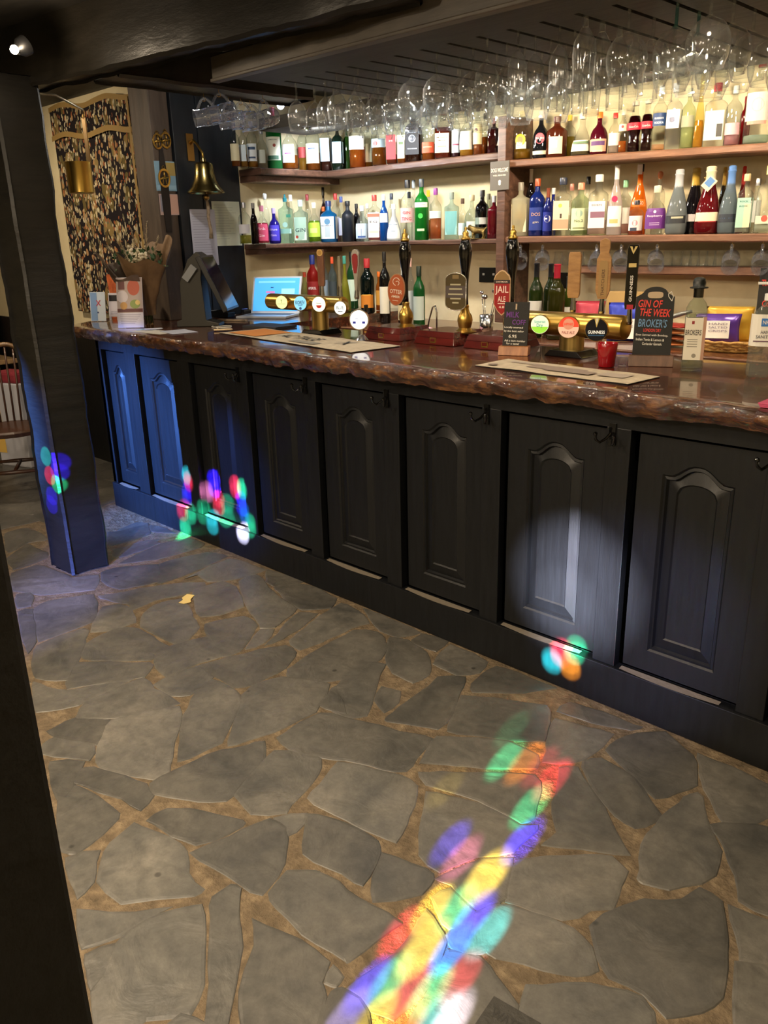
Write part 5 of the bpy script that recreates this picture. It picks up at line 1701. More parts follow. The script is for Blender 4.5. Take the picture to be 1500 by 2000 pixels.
def c1(t, hx):
    T = Matrix.Translation((hx - .012, -.02, .222)) @ Matrix.Rotation(R(16), 4, 'Z') @ Matrix.Rotation(R(6), 4, 'Y')
    def deco(f, T):
        put_text(f, 'OTTER', 0, -.008, .018, .062, -.0016, 1, None, 0, T)
        put_text(f, 'AMBER', 0, -.030, .010, .044, -.0016, 1, None, 0, T)
        for cx, cz, r_, a0_, a1_ in [(-.002, .036, .017, .4, 4.6), (.004, .030, .009, -1.2, 2.6)]:
            f.tube([T @ Vector((cx + r_ * math.cos(a0_ + (a1_ - a0_) * q_ / 10), -.002, cz + r_ * math.sin(a0_ + (a1_ - a0_) * q_ / 10))) for q_ in range(11)], .0014, 5, 1)
        quad(f, 0, -.048, .03, .002, -.0016, 1, None, T)
    clip_oval(t, T, .088, .142, M('#b88a68', .3, .6), [M('#a8522a', .35), M('#e6d8c4', .5)], deco)


def c2(t, hx):
    # clear arched clip, photo side unprinted
    m = MB()
    P = []
    w_, h_ = .098, .155
    T = Matrix.Translation((hx - .012, -.02, .222)) @ Matrix.Rotation(R(14), 4, 'Z')
    n = 16
    P = [(w_ / 2 * math.cos(PI * i / n), h_ * .30 + h_ * .20 * math.sin(PI * i / n)) for i in range(n + 1)]
    P += [(-w_ / 2, 0), (-w_ / 2, -h_ * .3)] + [(-w_ / 2 * math.cos(PI * i / n), -h_ * .32 - h_ * .18 * math.sin(PI * i / n)) for i in range(1, n)] + [(w_ / 2, -h_ * .3)]
    m.prism(P, 0, .005, 0, T)
    m.build('pump_clip', thin_glass('smoked_clip', '#8a7a58', 1.6, .45, .05), t)
    f = MB()
    for zz, ww in [(.03, .05), (.012, .06), (-.010, .07), (-.028, .05), (-.045, .03)]:
        quad(f, 0, zz, ww, .006, -.0012, 0, None, T)
    quad(f, 0, .062, .03, .016, -.0012, 1, None, T)
    quad(f, 0, -.0, .094, .05, -.0008, 2, None, T)
    f.build('clip_print', [M('#b0a888', .5), M('#7a6438', .5), M('#4a3f3a', .5)], t, fix=False)
    n = 24
    m = MB()
    pts = [T @ Vector((x, 0, z)) for x, z in P] + [T @ Vector((P[0][0], 0, P[0][1]))]
    m.tube(pts, .0022, 6)
    m.build('clip_rim', M('#d8d0c0', .2, .8), t, smooth=True)


def c3(t, hx):
    T = Matrix.Translation((hx - .012, -.02, .222)) @ Matrix.Rotation(R(14), 4, 'Z')
    P = [(-.036, .055), (-.030, .072), (-.012, .088), (0, .092), (.012, .088), (.030, .072), (.036, .055), (.036, -.045), (.018, -.072), (0, -.088), (-.018, -.072), (-.036, -.045)]
    m = MB().prism(P, 0, .006, 0, T)
    m.build('clip_rim', M('#d8b890', .35, .5), t)
    f = MB()
    P2 = [(x * .92, z * .96) for x, z in P]
    f.add([(x, -.001, z) for x, z in [p for p in P2 if p[1] < .04] + [(.033, .04), (-.033, .04)]][:0] or [(-.033, -.001, .04), (.033, -.001, .04), (.033, -.001, -.043), (.017, -.001, -.069), (0, -.001, -.084), (-.017, -.001, -.069), (-.033, -.001, -.043)], [(0, 1, 2, 3, 4, 5, 6)], 0, T)
    f.add([(x, -.001, z) for x, z in [(-.033, .052), (-.028, .068), (-.011, .084), (0, .088), (.011, .084), (.028, .068), (.033, .052)]], [tuple(range(7))], 2, T)
    quad(f, 0, .046, .070, .014, -.0016, 3, None, T)
    put_text(f, 'DARTMOOR', 0, .046, .006, .05, -.0024, 1, None, 0, T)
    put_text(f, 'JAIL', 0, .012, .036, .058, -.0020, 1, None, 0, T)
    put_text(f, 'ALE', 0, -.022, .022, .034, -.0020, 1, None, 0, T)
    quad(f, 0, -.040, .034, .003, -.0018, 1, None, T)
    put_text(f, '4.8', 0, -.054, .010, .024, -.0018, 1, None, 0, T)
    f.build('pump_clip', [M('#961418', .35), M('#f0d8c8', .5), M('#8a6a3a', .4), M('#241c1c', .4)], t, fix=False)


hand_pump(-2.69, .052, c1, 'left hand pump with black handle and orange oval badge reading OTTER')
hand_pump(-2.372, .085, c2, 'middle hand pump with black handle and clear smoked badge')
hand_pump(-2.088, .045, c3, 'right hand pump with black handle and red JAIL ALE shield')

# chalkboards on wooden blocks
def chalkboard(c, w_, h_, rz, lean, name, label, deco, block, arch_top=False, blockmat=OAKX, bd=.05, bh=.035, hole=False):
    t = thing(name, label, 'sign', c, rz)
    m = MB()
    m.add([(-block / 2, -bd / 2, 0), (block / 2, -bd / 2, 0), (block / 2, bd / 2, 0), (-block / 2, bd / 2, 0), (-block / 2, -bd / 2 + .012, bh), (block / 2, -bd / 2 + .012, bh), (block / 2, bd / 2, bh), (-block / 2, bd / 2, bh)], [(3, 2, 1, 0), (4, 5, 6, 7), (0, 1, 5, 4), (1, 2, 6, 5), (2, 3, 7, 6), (3, 0, 4, 7)])
    m.build('wooden_block', blockmat, t, bevel=.002)
    T = Matrix.Translation((0, .004, bh - .012)) @ Matrix.Rotation(-lean, 4, 'X')
    if arch_top:
        n = 14
        P = [(-w_ / 2, 0), (w_ / 2, 0), (w_ / 2, h_ * .86)] + [(w_ * .32 * math.cos(PI * i / n) + 0, h_ * .90 + h_ * .10 * math.sin(PI * i / n)) for i in range(n + 1)] + [(-w_ / 2, h_ * .86)]
        P[3] = (w_ * .36, h_ * .90)
        P[-2] = (-w_ * .36, h_ * .90)
    else:
        P = [(-w_ / 2, 0), (w_ / 2, 0), (w_ / 2, h_), (-w_ / 2, h_)]
    b_ = MB().prism(P, 0, .008, 0, T)
    brd = b_.build('board', CHALKB, t, bevel=.001)
    f = MB()
    if hole:
        n = 20
        V = []
        for i in range(n):
            a = 2 * PI * i / n
            V.append((math.copysign(abs(math.cos(a)) ** .6, math.cos(a)) * w_ * .20, -.0008, h_ * .885 + math.copysign(abs(math.sin(a)) ** .6, math.sin(a)) * h_ * .045))
        f.add(V, [tuple(range(n))], 3, T)
    deco(f, T, w_, h_)
    f.build('chalk_writing', [M('#d8463c', .8), M('#6a8fb4', .8), M('#dcd8cc', .8), M('#b09a7c', .5), M('#6a3a86', .8)], brd, fix=False)
    return t


def d_gin(f, T, w_, h_):
    def tx(s, cx, cz, hh, ww, mi, sh=0, rot=R(-2)):
        put_text(f, s, cx * w_, cz * h_, hh * h_, ww * w_, -.0016, mi, None, rot, T, sh)
    tx('GIN OF', -.12, .765, .105, .62, 0, .1)
    tx('THE WEEK', .02, .640, .105, .80, 0, .1)
    tx("BROKER'S", -.02, .495, .115, .74, 1, .05)
    tx('LONDON DRY', -.02, .395, .045, .46, 0)
    tx('Even Served with Bombay,', -.02, .325, .036, .84, 2)
    tx('Indian Tonic & Lemon &', -.06, .265, .036, .74, 2)
    tx('Coriander Garnish.', 0, .205, .036, .52, 2)
    # small outline of a glass, chalked
    c = [(.33, .90), (.40, .93), (.46, .86), (.43, .80), (.34, .86)]
    for (a, b_), (c_, d_) in zip(c, c[1:] + c[:1]):
        f.tube([T @ Vector((a * w_, -.001, b_ * h_)), T @ Vector((c_ * w_, -.001, d_ * h_))], .0012, 5, 2)


cz = onZ(1262, 716, ZT)
chalkboard((cz.x, cz.y + .03, ZT), .128, .245, R(28), R(9), 'chalkboard_sign', 'black chalkboard reading GIN OF THE WEEK in red on a walnut block', d_gin, .150, True, noise_mat('walnut_block', [(.3, '#4a3222'), (.7, '#6e4e38')], 6, .45, (8, 2, 2), .1), .055, .036, True)


def d_milk(f, T, w_, h_):
    def tx(s, cx, cz, hh, ww, mi, rot=R(-2)):
        put_text(f, s, cx * w_, cz * h_, hh * h_, ww * w_, -.0016, mi, None, rot, T)
    quad(f, -.02 * w_, .90 * h_, .006, .022, -.0014, 3, None, T)
    tx('MILK', -.14, .73, .12, .52, 4)
    tx('COFF', .12, .57, .11, .54, 4)
    tx('Locally sourced', -.08, .455, .05, .74, 2)
    tx('by the best seller', -.06, .375, .05, .80, 2)
    tx('6.95', -.10, .27, .07, .32, 2)
    tx('Ask a team member', .0, .175, .045, .84, 2)
    tx('for a taste!', -.08, .115, .045, .52, 2)


cz = onZ(998, 694, ZT)
chalkboard((cz.x, cz.y + .02, ZT), .098, .180, R(24), R(10), 'chalkboard_sign', 'small chalkboard with purple and white writing on a light oak block', d_milk, .118, False, OAKX, .055, .034)

# red cup
p = onZ(1184, 716, ZT)
t = thing('red_cup', 'small glossy red cup standing by the big chalkboard', 'cup', (p.x, p.y, ZT))
MB().lathe([(.026, 0), (.028, .003), (.033, .055), (.0365, .082), (.0355, .083), (.032, .06), (.026, .006), (.0, .005)], 28).build('cup_body', M('#8e1018', .18, 0, 0, .4), t, smooth=True)

# gin bottle with bowler hat stopper
p = onZ(1350, 722, ZT)
t = thing('gin_bottle', 'tall clear gin bottle with cream label and black bowler hat stopper', 'bottle', (p.x, p.y, ZT), R(22))
vs, fs = body_mesh([(.034, 0), (.0375, .004), (.0375, .030), (.0365, .034), (.0365, .192), (.034, .205), (.026, .222), (.016, .234), (.0145, .242), (.0145, .262)], 24, .200)
MB().add(vs, fs).build('glass_body', TG('#f0f6ee', .03), t, smooth=True)
vs, fs = body_mesh([(.033, .008), (.0335, .012), (.033, .186), (.032, .187)], 20, .3)
MB().add(vs, fs).build('liquid', TG('#f2f5ea', .04), t, smooth=True)
lm = MB()
y = -.0372
quad(lm, -.002, .108, .056, .140, y, 0)
put_text(lm, 'BROKERS', -.003, .128, .018, .050, y - .0006, 1)
quad(lm, .030, .108, .010, .140, y - .0001, 2)
for zz in (.105, .098, .090, .082):
    quad(lm, -.004, zz, .032, .0025, y - .0005, 3)
quad(lm, -.006, .160, .008, .010, y - .0005, 4)
disc(lm, .004, .052, .007, y - .0005, 3)
quad(lm, -.002, .177, .050, .003, y - .0005, 5)
lm.build('label', [M('#ded8c6', .6), M('#3c3832', .6), M('#b08870', .6), M('#8f897a', .6), M('#8a2a2a', .6), M('#4a4a30', .6)], t, fix=False)
MB().lathe([(.0155, .238), (.0165, .240), (.0165, .266), (.015, .268)], 20).build('neck_seal', BLACKG, t, smooth=False)
h = MB().lathe([(.0, .266), (.028, .267), (.030, .270), (.027, .272), (.020, .272), (.021, .285), (.018, .297), (.009, .302), (0, .303)], 28)
h.build('hat_stopper', M('#171b19', .35), t, smooth=True)

# hand sanitiser
p = onZ(1486, 735, ZT)
t = thing('sanitiser_bottle', 'large clear hand sanitiser bottle with white label and pump at the right edge', 'bottle', (p.x, p.y, ZT), R(20))
n_ = 24
vs, fs = [], []
L = [(.88, 0), (1, .01), (1, .02), (1, .10), (1.0, .16), (.97, .185), (.78, .205), (.42, .222), (.32, .228), (.32, .24)]
for r, z in L:
    vs += [(x, y, z) for x, y in [(.047 * r * math.copysign(abs(math.cos(a)) ** .8, math.cos(a)), .034 * r * math.copysign(abs(math.sin(a)) ** .8, math.sin(a))) for a in [2 * PI * i / n_ for i in range(n_)]]]
for j in range(len(L) - 1):
    for i in range(n_):
        fs.append((j * n_ + i, j * n_ + (i + 1) % n_, (j + 1) * n_ + (i + 1) % n_, (j + 1) * n_ + i))
fs.append(tuple(range(n_))[::-1])
MB().add(vs, fs).build('bottle_body', TG('#eef2ea', .10), t, smooth=True)
lm = MB()
lv, lf = [], []
for i in range(13):
    a = -PI + PI * i / 12
    c_, s_ = math.cos(a), math.sin(a)
    X, Y = .0478 * math.copysign(abs(c_) ** .8, c_), .0348 * math.copysign(abs(s_) ** .8, s_)
    lv += [(X, Y, .098), (X, Y, .196 if True else 0)]
lm.add(lv, [(2 * i, 2 * i + 2, 2 * i + 3, 2 * i + 1) for i in range(12)], 0)
quad(lm, 0, .172, .034, .024, -.0356, 1)
put_text(lm, 'NHS', 0, .172, .012, .026, -.0362, 0)
put_text(lm, 'HAND', 0, .142, .010, .032, -.0356, 2)
put_text(lm, 'SANITISER', 0, .128, .010, .058, -.0356, 2)
quad(lm, 0, .114, .070, .004, -.0356, 3)
lm.build('label', [M('#e8e4d8', .5), M('#3a78c0', .5), M('#5a5a60', .5), M('#6a4a5a', .5)], t, fix=False)
pm = MB().lathe([(.017, .236), (.017, .256), (.008, .258), (.007, .280), (.013, .282), (.013, .292), (.004, .294)], 18)
pm.box(-.040, .0, -.006, .006, .284, .291)
pm.build('pump_head', WHITE, t, bevel=.0005)

# bar mats
def mat_quad(corners, name, label, deco, mats):
    P = [onZ(x, y, ZT) for x, y in corners]
    c = sum(P, Vector()) / 4
    u = (P[1] - P[0] + P[2] - P[3]).normalized()
    rz = math.atan2(u.y, u.x)
    L_ = ((P[1] - P[0]).length + (P[2] - P[3]).length) / 2
    W_ = ((P[3] - P[0]).length + (P[2] - P[1]).length) / 2
    t = thing(name, label, 'bar mat', (c.x, c.y, ZT), rz)
    m = MB()
    n = 30
    vs = []
    for i in range(n + 1):
        for j in range(5):
            x, y = L_ * (i / n - .5), W_ * (j / 4 - .5)
            vs.append((x, y, .004 + .002 * noise.noise(Vector((x * 9, y * 9, L_)))))
    m.add(vs, [(i * 5 + j, (i + 1) * 5 + j, (i + 1) * 5 + j + 1, i * 5 + j + 1) for i in range(n) for j in range(4)], 0)
    m.box(-L_ / 2, L_ / 2, -W_ / 2, W_ / 2, 0, .0018, 1)
    m.build('mat_body', [mats[0], BLACK], t, fix=False)
    f = MB()
    T = Matrix.Translation((0, 0, .0064)) @ Matrix.Rotation(R(-90), 4, 'X')
    T = Matrix.Translation((0, 0, .0068)) @ Matrix(((1, 0, 0, 0), (0, 0, 1, 0), (0, -1, 0, 0), (0, 0, 0, 1)))
    deco(f, T, L_, W_)
    f.build('mat_print', mats, t, fix=False)


MATC = noise_mat('mat_cloth', [(.3, '#a89a84'), (.7, '#c8baa0')], 30, .85, (1, 1, 1), .2)
def dm1(f, T, L_, W_):
    quad(f, -L_ * .34, 0, L_ * .24, W_ * .8, 0, 2, None, T)
    put_text(f, 'AC TAGE', -L_ * .02, W_ * .04, W_ * .30, L_ * .28, -.0004, 1, None, 0, T)
    quad(f, L_ * .12, -W_ * .28, L_ * .18, W_ * .2, 0, 3, None, T)
    put_text(f, 'X', L_ * .28, W_ * .1, W_ * .32, L_ * .07, -.0004, 1, None, 0, T)
def dm2(f, T, L_, W_):
    for (a, b_, c_, d_) in [(-.12, .05, .20, .35), (.02, .0, .22, .42), (.14, -.06, .14, .3)]:
        quad(f, L_ * a, W_ * b_, L_ * c_, W_ * d_, -.0002 * (a + 1), 3, None, T)
    quad(f, L_ * .32, W_ * .05, L_ * .16, W_ * .36, 0, 4, None, T)
    disc(f, -L_ * .42, -W_ * .28, W_ * .10, 0, 3, T)
    quad(f, -L_ * .30, W_ * .22, L_ * .2, W_ * .14, 0, 4, None, T)
mat_quad([(424, 652), (700, 690), (768, 677), (520, 642)][0:4], 'bar_mat', 'long worn bar mat with orange patch lying left on the bar edge', dm1, [MATC, M('#2c2a2a', .8), M('#c8803a', .8), M('#8a8478', .8)])
mat_quad([(925, 715), (1225, 752), (1290, 738), (995, 703)], 'bar_mat', 'beige bar mat with faded grey print in front of the right tap font', dm2, [MATC, M('#2c2a2a', .8), M('#c8803a', .8), M('#8c7c70', .8), M('#a89a8c', .8)])

# folded pink cloth at the very right
p = onZ(1492, 792, ZT)
m = MB()
for i in range(3):
    m.box(-.03 - i * .003, .08, -.05, .05 - i * .004, i * .004, i * .004 + .0036, 0)
o = m.build('folded_napkin', M('#b8486a', .8), bevel=.001, loc=(p.x + .03, p.y + .02, ZT))
tag(o, 'folded pink napkin on the bar top at the right edge', 'napkin')
# glass ashtray like tea light by the red cup
p = onZ(1206, 716, ZT)
t = thing('small_glass', 'tiny clear shot glass between red cup and walnut block', 'glass', (p.x, p.y + .03, ZT))
MB().lathe([(.013, 0), (.014, .004), (.017, .030), (.0165, .031)], 18).build('glass_body', GLASS, t, smooth=True)
# chrome rails and tubes behind the pumps
for (pts, lb) in [([(833, 648), (838, 625), (845, 600), (850, 597), (853, 610), (853, 640)], 'bent chrome spout between the left and middle pumps')]:
    q = [onY(x, y, .66) for x, y in pts]
    q[0].z = q[-1].z = 1.101
    o = MB().tube(q, .004, 8).build('chrome_spout', CHROME, smooth=True)
    tag(o, lb, 'spout')

# strainers and spoons standing in a pot behind the pumps
p = onY(950, 640, 1.30)
t = thing('utensil_pot', 'steel pot holding long bar spoons and strainers on the back worktop', 'pot', (p.x, 1.30, 1.0462))
MB().lathe([(.034, 0), (.036, .002), (.038, .10), (.036, .10), (.034, .006), (0, .006)], 24).build('pot_body', CHROME, t, smooth=True)
for i, (a, b_, l_) in enumerate([(-.05, .02, .20), (.045, .01, .21), (.08, -.02, .19), (-.015, .0, .18)]):
    s = MB().tube([(a * .2, b_ * .2, .02), (a, b_, l_)], .0022, 6)
    s.ball((a, b_, l_ + .012), .017 if i % 2 else .011, 10, 0, .8)
    s.build('bar_spoon', CHROME, t, smooth=True)

# striped cloth lying behind the pumps
p = onY(850, 640, 1.22)
m = MB()
vs = []
for i in range(25):
    for j in range(7):
        x, y = .50 * (i / 24 - .5), .14 * (j / 6 - .5)
        vs.append((x, y, .012 + .010 * noise.noise(Vector((x * 12, y * 14, 3)))))
m.add(vs, [(i * 7 + j, (i + 1) * 7 + j, (i + 1) * 7 + j + 1, i * 7 + j + 1) for i in range(24) for j in range(6)])
m.box(-.245, .245, -.068, .068, 0, .004)
o = m.build('bar_towel', noise_mat('pink_towel', [(.35, '#8a3a4a'), (.5, '#c08a94'), (.65, '#b0a8b8')], 22, .9, (1, 3, 1), .4), loc=(p.x, 1.215, 1.0462), fix=False)
tag(o, 'pink striped bar towel lying crumpled on the back worktop', 'towel')

# wall sockets
def socket(px, py, Y, label):
    p = onY(px, py, Y)
    t = thing('wall_socket', label, 'socket', (p.x, 1.7795, p.z))
    MB().box(-.072, .072, -.008, 0, -.043, .043).build('face_plate', M('#20201f', .25), t, bevel=.002)
    MB().box(-.045, -.03, -.010, -.008, -.002, .010).box(.03, .045, -.010, -.008, -.002, .010).build('switch_rocker', M('#c8c8c0', .4), t)
socket(955, 537, 1.775, 'black double wall socket behind the utensil pot')
socket(1100, 548, 1.775, 'black double wall socket behind the wine bottles')
# notice on the divider
p = onY(980, 341, 1.53)
t = thing('notice_plaque', 'small grey plaque reading DOGS WELCOME on the shelf divider', 'sign', (p.x - .01, 1.532, p.z - .005))
MB().box(-.065, .060, -.006, 0, -.072, .072).build('plaque_board', M('#5f5a52', .6), t, bevel=.001)
f = MB()
put_text(f, 'DOGS WELCOME', -.002, .028, .020, .112, -.0068, 0)
put_text(f, 'WELL BEHAVED', -.002, .002, .007, .085, -.0068, 0)
disc(f, 0, -.030, .009, -.0066, 0)
disc(f, 0, -.040, .008, -.0068, 0)
f.build('plaque_lettering', [M('#e8e2d4', .6)], t, fix=False)

# ---- right side of the back worktop: basket, crisps, chalk sign, cardboard
ZBW = 1.0462
def crisp_bag(c, w_, h_, d_, rz, lean, mat, label, deco=None, group='crisp packets'):
    t = thing('crisp_packet', label, 'crisp packet', c, 0, group, (-lean, 0, rz))
    n, m_ = 16, 12
    vs, fs = [], []
    for sgn in (-1, 1):
        for j in range(m_ + 1):
            for i in range(n + 1):
                u, v = i / n, j / m_
                b_ = (math.sin(PI * u) * math.sin(PI * v)) ** .5 if 0 < u < 1 and 0 < v < 1 else 0
                x = (u - .5) * w_ * (1 - .07 * math.sin(PI * v))
                z = v * h_
                cr = .004 * noise.noise(Vector((x * 40, z * 40, sgn * 3 + c[0] * 9))) * (b_ > 0)
                vs.append((x, sgn * (d_ / 2 * b_ + cr * 1.5), z))
    k = (n + 1) * (m_ + 1)
    for s_ in range(2):
        for j in range(m_):
            for i in range(n):
                a = s_ * k + j * (n + 1) + i
                fs.append((a, a + 1, a + n + 2, a + n + 1))
    MB().add(vs, fs).build('packet_film', mat, t, smooth=True)
    if deco:
        deco(t)
    return t


def label_patch(w_, h_, z, lines, col='#ece8e4', d=.05):
    def f(t):
        m = MB()
        vs, fs = [], []
        n = 8
        for i in range(n + 1):
            for j in range(n + 1):
                u, v = i / n, j / n
                x, zz = (u - .5) * w_, z + (v - .5) * h_
                vs.append((x, -d * .5 * 1.02 * max(0, math.cos(x * 9)) ** .5 - .0035, zz))
        m.add(vs, [(i * (n + 1) + j, (i + 1) * (n + 1) + j, (i + 1) * (n + 1) + j + 1, i * (n + 1) + j + 1) for i in range(n) for j in range(n)], 0)
        for k_, s in enumerate(lines):
            put_text(m, s, 0, z + h_ * (.32 - .2 * k_), h_ * .13, w_ * .8, -d * .5 - .0062, 1)
        m.build('packet_label', [M(col, .5), M('#8a7f90', .6)], t, fix=False)
    return f


PURP = M('#5d3a9a', .25, .3)
p = onY(1420, 640, 1.36)
bk = thing('wicker_basket', 'shallow round wicker basket on the back worktop holding crisp packets', 'basket', (p.x + .01, 1.38, ZBW))
m = MB()
n = 60
for row in range(4):
    pts = []
    for i in range(n + 1):
        a = 2 * PI * i / n
        rr_ = .118 + row * .007 + .003 * math.sin(a * 15 + row * PI)
        pts.append((rr_ * math.cos(a) * 1.15, rr_ * math.sin(a) * .9, .008 + row * .0115 + .0025 * math.cos(a * 15 + row * PI)))
    m.tube(pts, .0068, 6)
m.lathe([(.0, .001), (.12, .001), (.12, .006), (0, .006)], 40, 0, None, False, sx=1.15, sy=.9)
m.build('woven_side', noise_mat('wicker', [(.3, '#9a6a2c'), (.7, '#d8ab60')], 60, .6, (1, 1, 1), .6), bk, smooth=True)
m = MB().tube([(.145, -.02, .04), (.165, -.04, .075), (.17, -.05, .09)], .004, 6).build('loose_cane', M('#c89a58', .6), bk)
crisp_bag((p.x - .035, 1.345, ZBW + .030), .19, .125, .055, R(24), R(10), PURP, 'purple crisp packet with white square label in the wicker basket', label_patch(.095, .075, .055, ['HAND', 'SALTED', 'CRISPS'], d=.055))
crisp_bag((p.x - .02, 1.425, ZBW + .030), .20, .150, .045, R(20), R(5), M('#c8a03a', .3, .3), 'yellow topped crisp packet behind the purple one')
# tall chalk sign behind the basket
t = chalkboard((p.x + .10, 1.60, ZBW), .135, .320, R(28), R(4), 'chalkboard_sign', 'tall narrow chalkboard with red handwriting behind the basket', lambda f, T, w_, h_: (put_text(f, 'The Crafters', 0, h_ * .80, .028, w_ * .86, -.0016, 0, None, 0, T), put_text(f, 'Cordskin', 0, h_ * .52, .028, w_ * .70, -.0016, 0, None, 0, T)), .14, False, OAKX, .05, .03)
# cardboard box at the far right
o = MB().box(-.06, .06, -.05, .05, 0, .27).build('cardboard_box', M('#b89458', .8, 0, 0, 0, .2, 20), bevel=.001, loc=(p.x + .27, 1.64, ZBW))
tag(o, 'upright kraft cardboard box right of the tall chalkboard', 'box')
p = onY(1222, 600, 1.62)
o = MB().box(-.10, .10, -.04, .04, 0, .215).build('cardboard_box', M('#b8975e', .8, 0, 0, 0, .2, 20), bevel=.001, loc=(p.x, 1.64, ZBW))
tag(o, 'low kraft cardboard box behind the blue crisp packets', 'box')
for (px, Y, w_, h_, col, rz, lb, dd) in [(1150, 1.40, .15, .185, '#b03a4a', 22, 'red crisp packet between the two wooden tap handles', label_patch(.095, .085, .05, ['LIGHTLY', 'SALTED'], d=.05)), (1222, 1.40, .16, .185, '#2f3fb0', 28, 'blue crisp packet right of the carved wooden handle', label_patch(.10, .095, .055, ['SEA SALT', 'CRISPS'], d=.05)), (1262, 1.50, .15, .19, '#8a3a48', 18, 'wine red crisp packet behind the big chalkboard', None)]:
    p = onY(px, 600, Y)
    crisp_bag((p.x, Y, ZBW), w_, h_, .05, R(rz), R(14), M(col, .3, .3), lb, dd)
# pile of stacked orange and brown snack packets right of the chalkboard
k = 0
for (dx, dy, z, cc, rz, lb) in [(0, 0, 0, '#b86a34', 10, 'lowest orange snack packet of the small heap'), (.01, .01, .026, '#8a4a2c', -8, 'brown snack packet in the middle of the heap'), (-.01, 0, .052, '#c8804a', 15, 'light orange snack packet near the top of the heap'), (.0, .01, .078, '#a83a34', -5, 'red snack packet on top of the heap')]:
    p = onY(1316, 640, 1.32)
    p.x -= .03
    t = thing('snack_packet', lb, 'snack packet', (p.x + dx, 1.36 + dy, ZBW + z + .001), R(rz), 'heaped snack packets')
    m = MB()
    n = 12
    vs = []
    for sgn in (0, 1):
        for j in range(n + 1):
            for i in range(n + 1):
                u, v = i / n, j / n
                b_ = (math.sin(PI * u) * math.sin(PI * v)) ** .5 if 0 < u < 1 and 0 < v < 1 else 0
                vs.append(((u - .5) * .17, (v - .5) * .13, .012 + (sgn * 2 - 1) * .0115 * b_ + .002 * noise.noise(Vector((u * 8, v * 8, z * 90)))))
    kk = (n + 1) ** 2
    m.add(vs, [(s * kk + j * (n + 1) + i, s * kk + j * (n + 1) + i + 1, s * kk + (j + 1) * (n + 1) + i + 1, s * kk + (j + 1) * (n + 1) + i) for s in range(2) for j in range(n) for i in range(n)])
    m.build('packet_film', M(cc, .3, .3), t, smooth=True)
# long grey knife handle sticking out of the heap
q = onY(1340, 600, 1.30)
o = MB().tube([(q.x - .12, 1.26, ZBW + .112), (q.x - .02, 1.28, ZBW + .150), (q.x + .03, 1.30, ZBW + .165)], [.009, .010, .007], 8).build('bag_clip', M('#8a8a8a', .3, .7), smooth=True)
tag(o, 'grey metal tongs lying up over the snack heap', 'tongs')

# ================================================================ left end of the bar
def flat_card(c, w_, h_, rz, lean, name, label, cat, mats, deco, th=.0012, group=None):
    t = thing(name, label, cat, c, 0, group, (-lean, 0, rz))
    MB().box(-w_ / 2, w_ / 2, 0, th, 0, h_).build('card_sheet', mats[0], t)
    f = MB()
    deco(f, w_, h_)
    f.build('card_print', mats, t, fix=False)
    return t


p = onZ(193, 628, ZT)
def dc(f, w_, h_):
    quad(f, -w_ * .25, h_ * .5, w_ * .42, h_ * .96, -.0006, 1)
    put_text(f, 'X', w_ * .05, h_ * .62, h_ * .20, w_ * .34, -.0012, 2)
    disc(f, w_ * .0, h_ * .30, h_ * .03, -.0012, 3)
flat_card((p.x, p.y, ZT + .002), .098, .175, R(38), R(9), 'greeting_card', 'white and blue card with a red cross shape, leftmost on the bar', 'card', [M('#cfdcec', .5), M('#7fa4d8', .5), M('#c03a58', .5), M('#4a5a88', .5)], dc)
p = onZ(228, 625, ZT)
t = thing('easel_sign', 'small white easel sign with black header band and tiny feet', 'sign', (p.x + .02, p.y - .01, ZT), 0, None, (-R(8), 0, R(36)))
e = MB()
e.box(-.048, .048, 0, .004, .022, .165).box(-.048, -.034, 0, .004, 0, .022).box(.034, .048, 0, .004, 0, .022)
e.build('easel_board', M('#dcd9e6', .5), t)
MB().box(-.012, .012, .03, .034, 0, .13).build('easel_leg', M('#dcd9e6', .5), t)
f = MB()
quad(f, -.002, .134, .080, .036, -.0008, 0)
quad(f, .014, .120, .026, .010, -.0012, 0)
for i in range(4):
    quad(f, .034, .052 + i * .010, .010, .0055, -.0008, 0)
put_text(f, 'welcome', -.016, .052, .007, .042, -.0008, 1)
quad(f, -.014, .040, .046, .003, -.0008, 1)
f.build('easel_print', [M('#15161c', .5), M('#8d8aa8', .5)], t, fix=False)
p = onZ(236, 606, ZT)
o = MB().lathe([(.026, 0), (.028, .004), (.028, .110), (.024, .118), (.024, .122)], 22).build('drink_can', noise_mat('can_print', [(.42, '#3f78c0'), (.5, '#b8cce0'), (.56, '#2c3c58')], 3, .3, (1, 1, 8), 0), smooth=False, loc=(-4.80, .405, ZT))
smooth_by_angle(o, .5)
tag(o, 'blue and white printed can behind the easel sign', 'can')
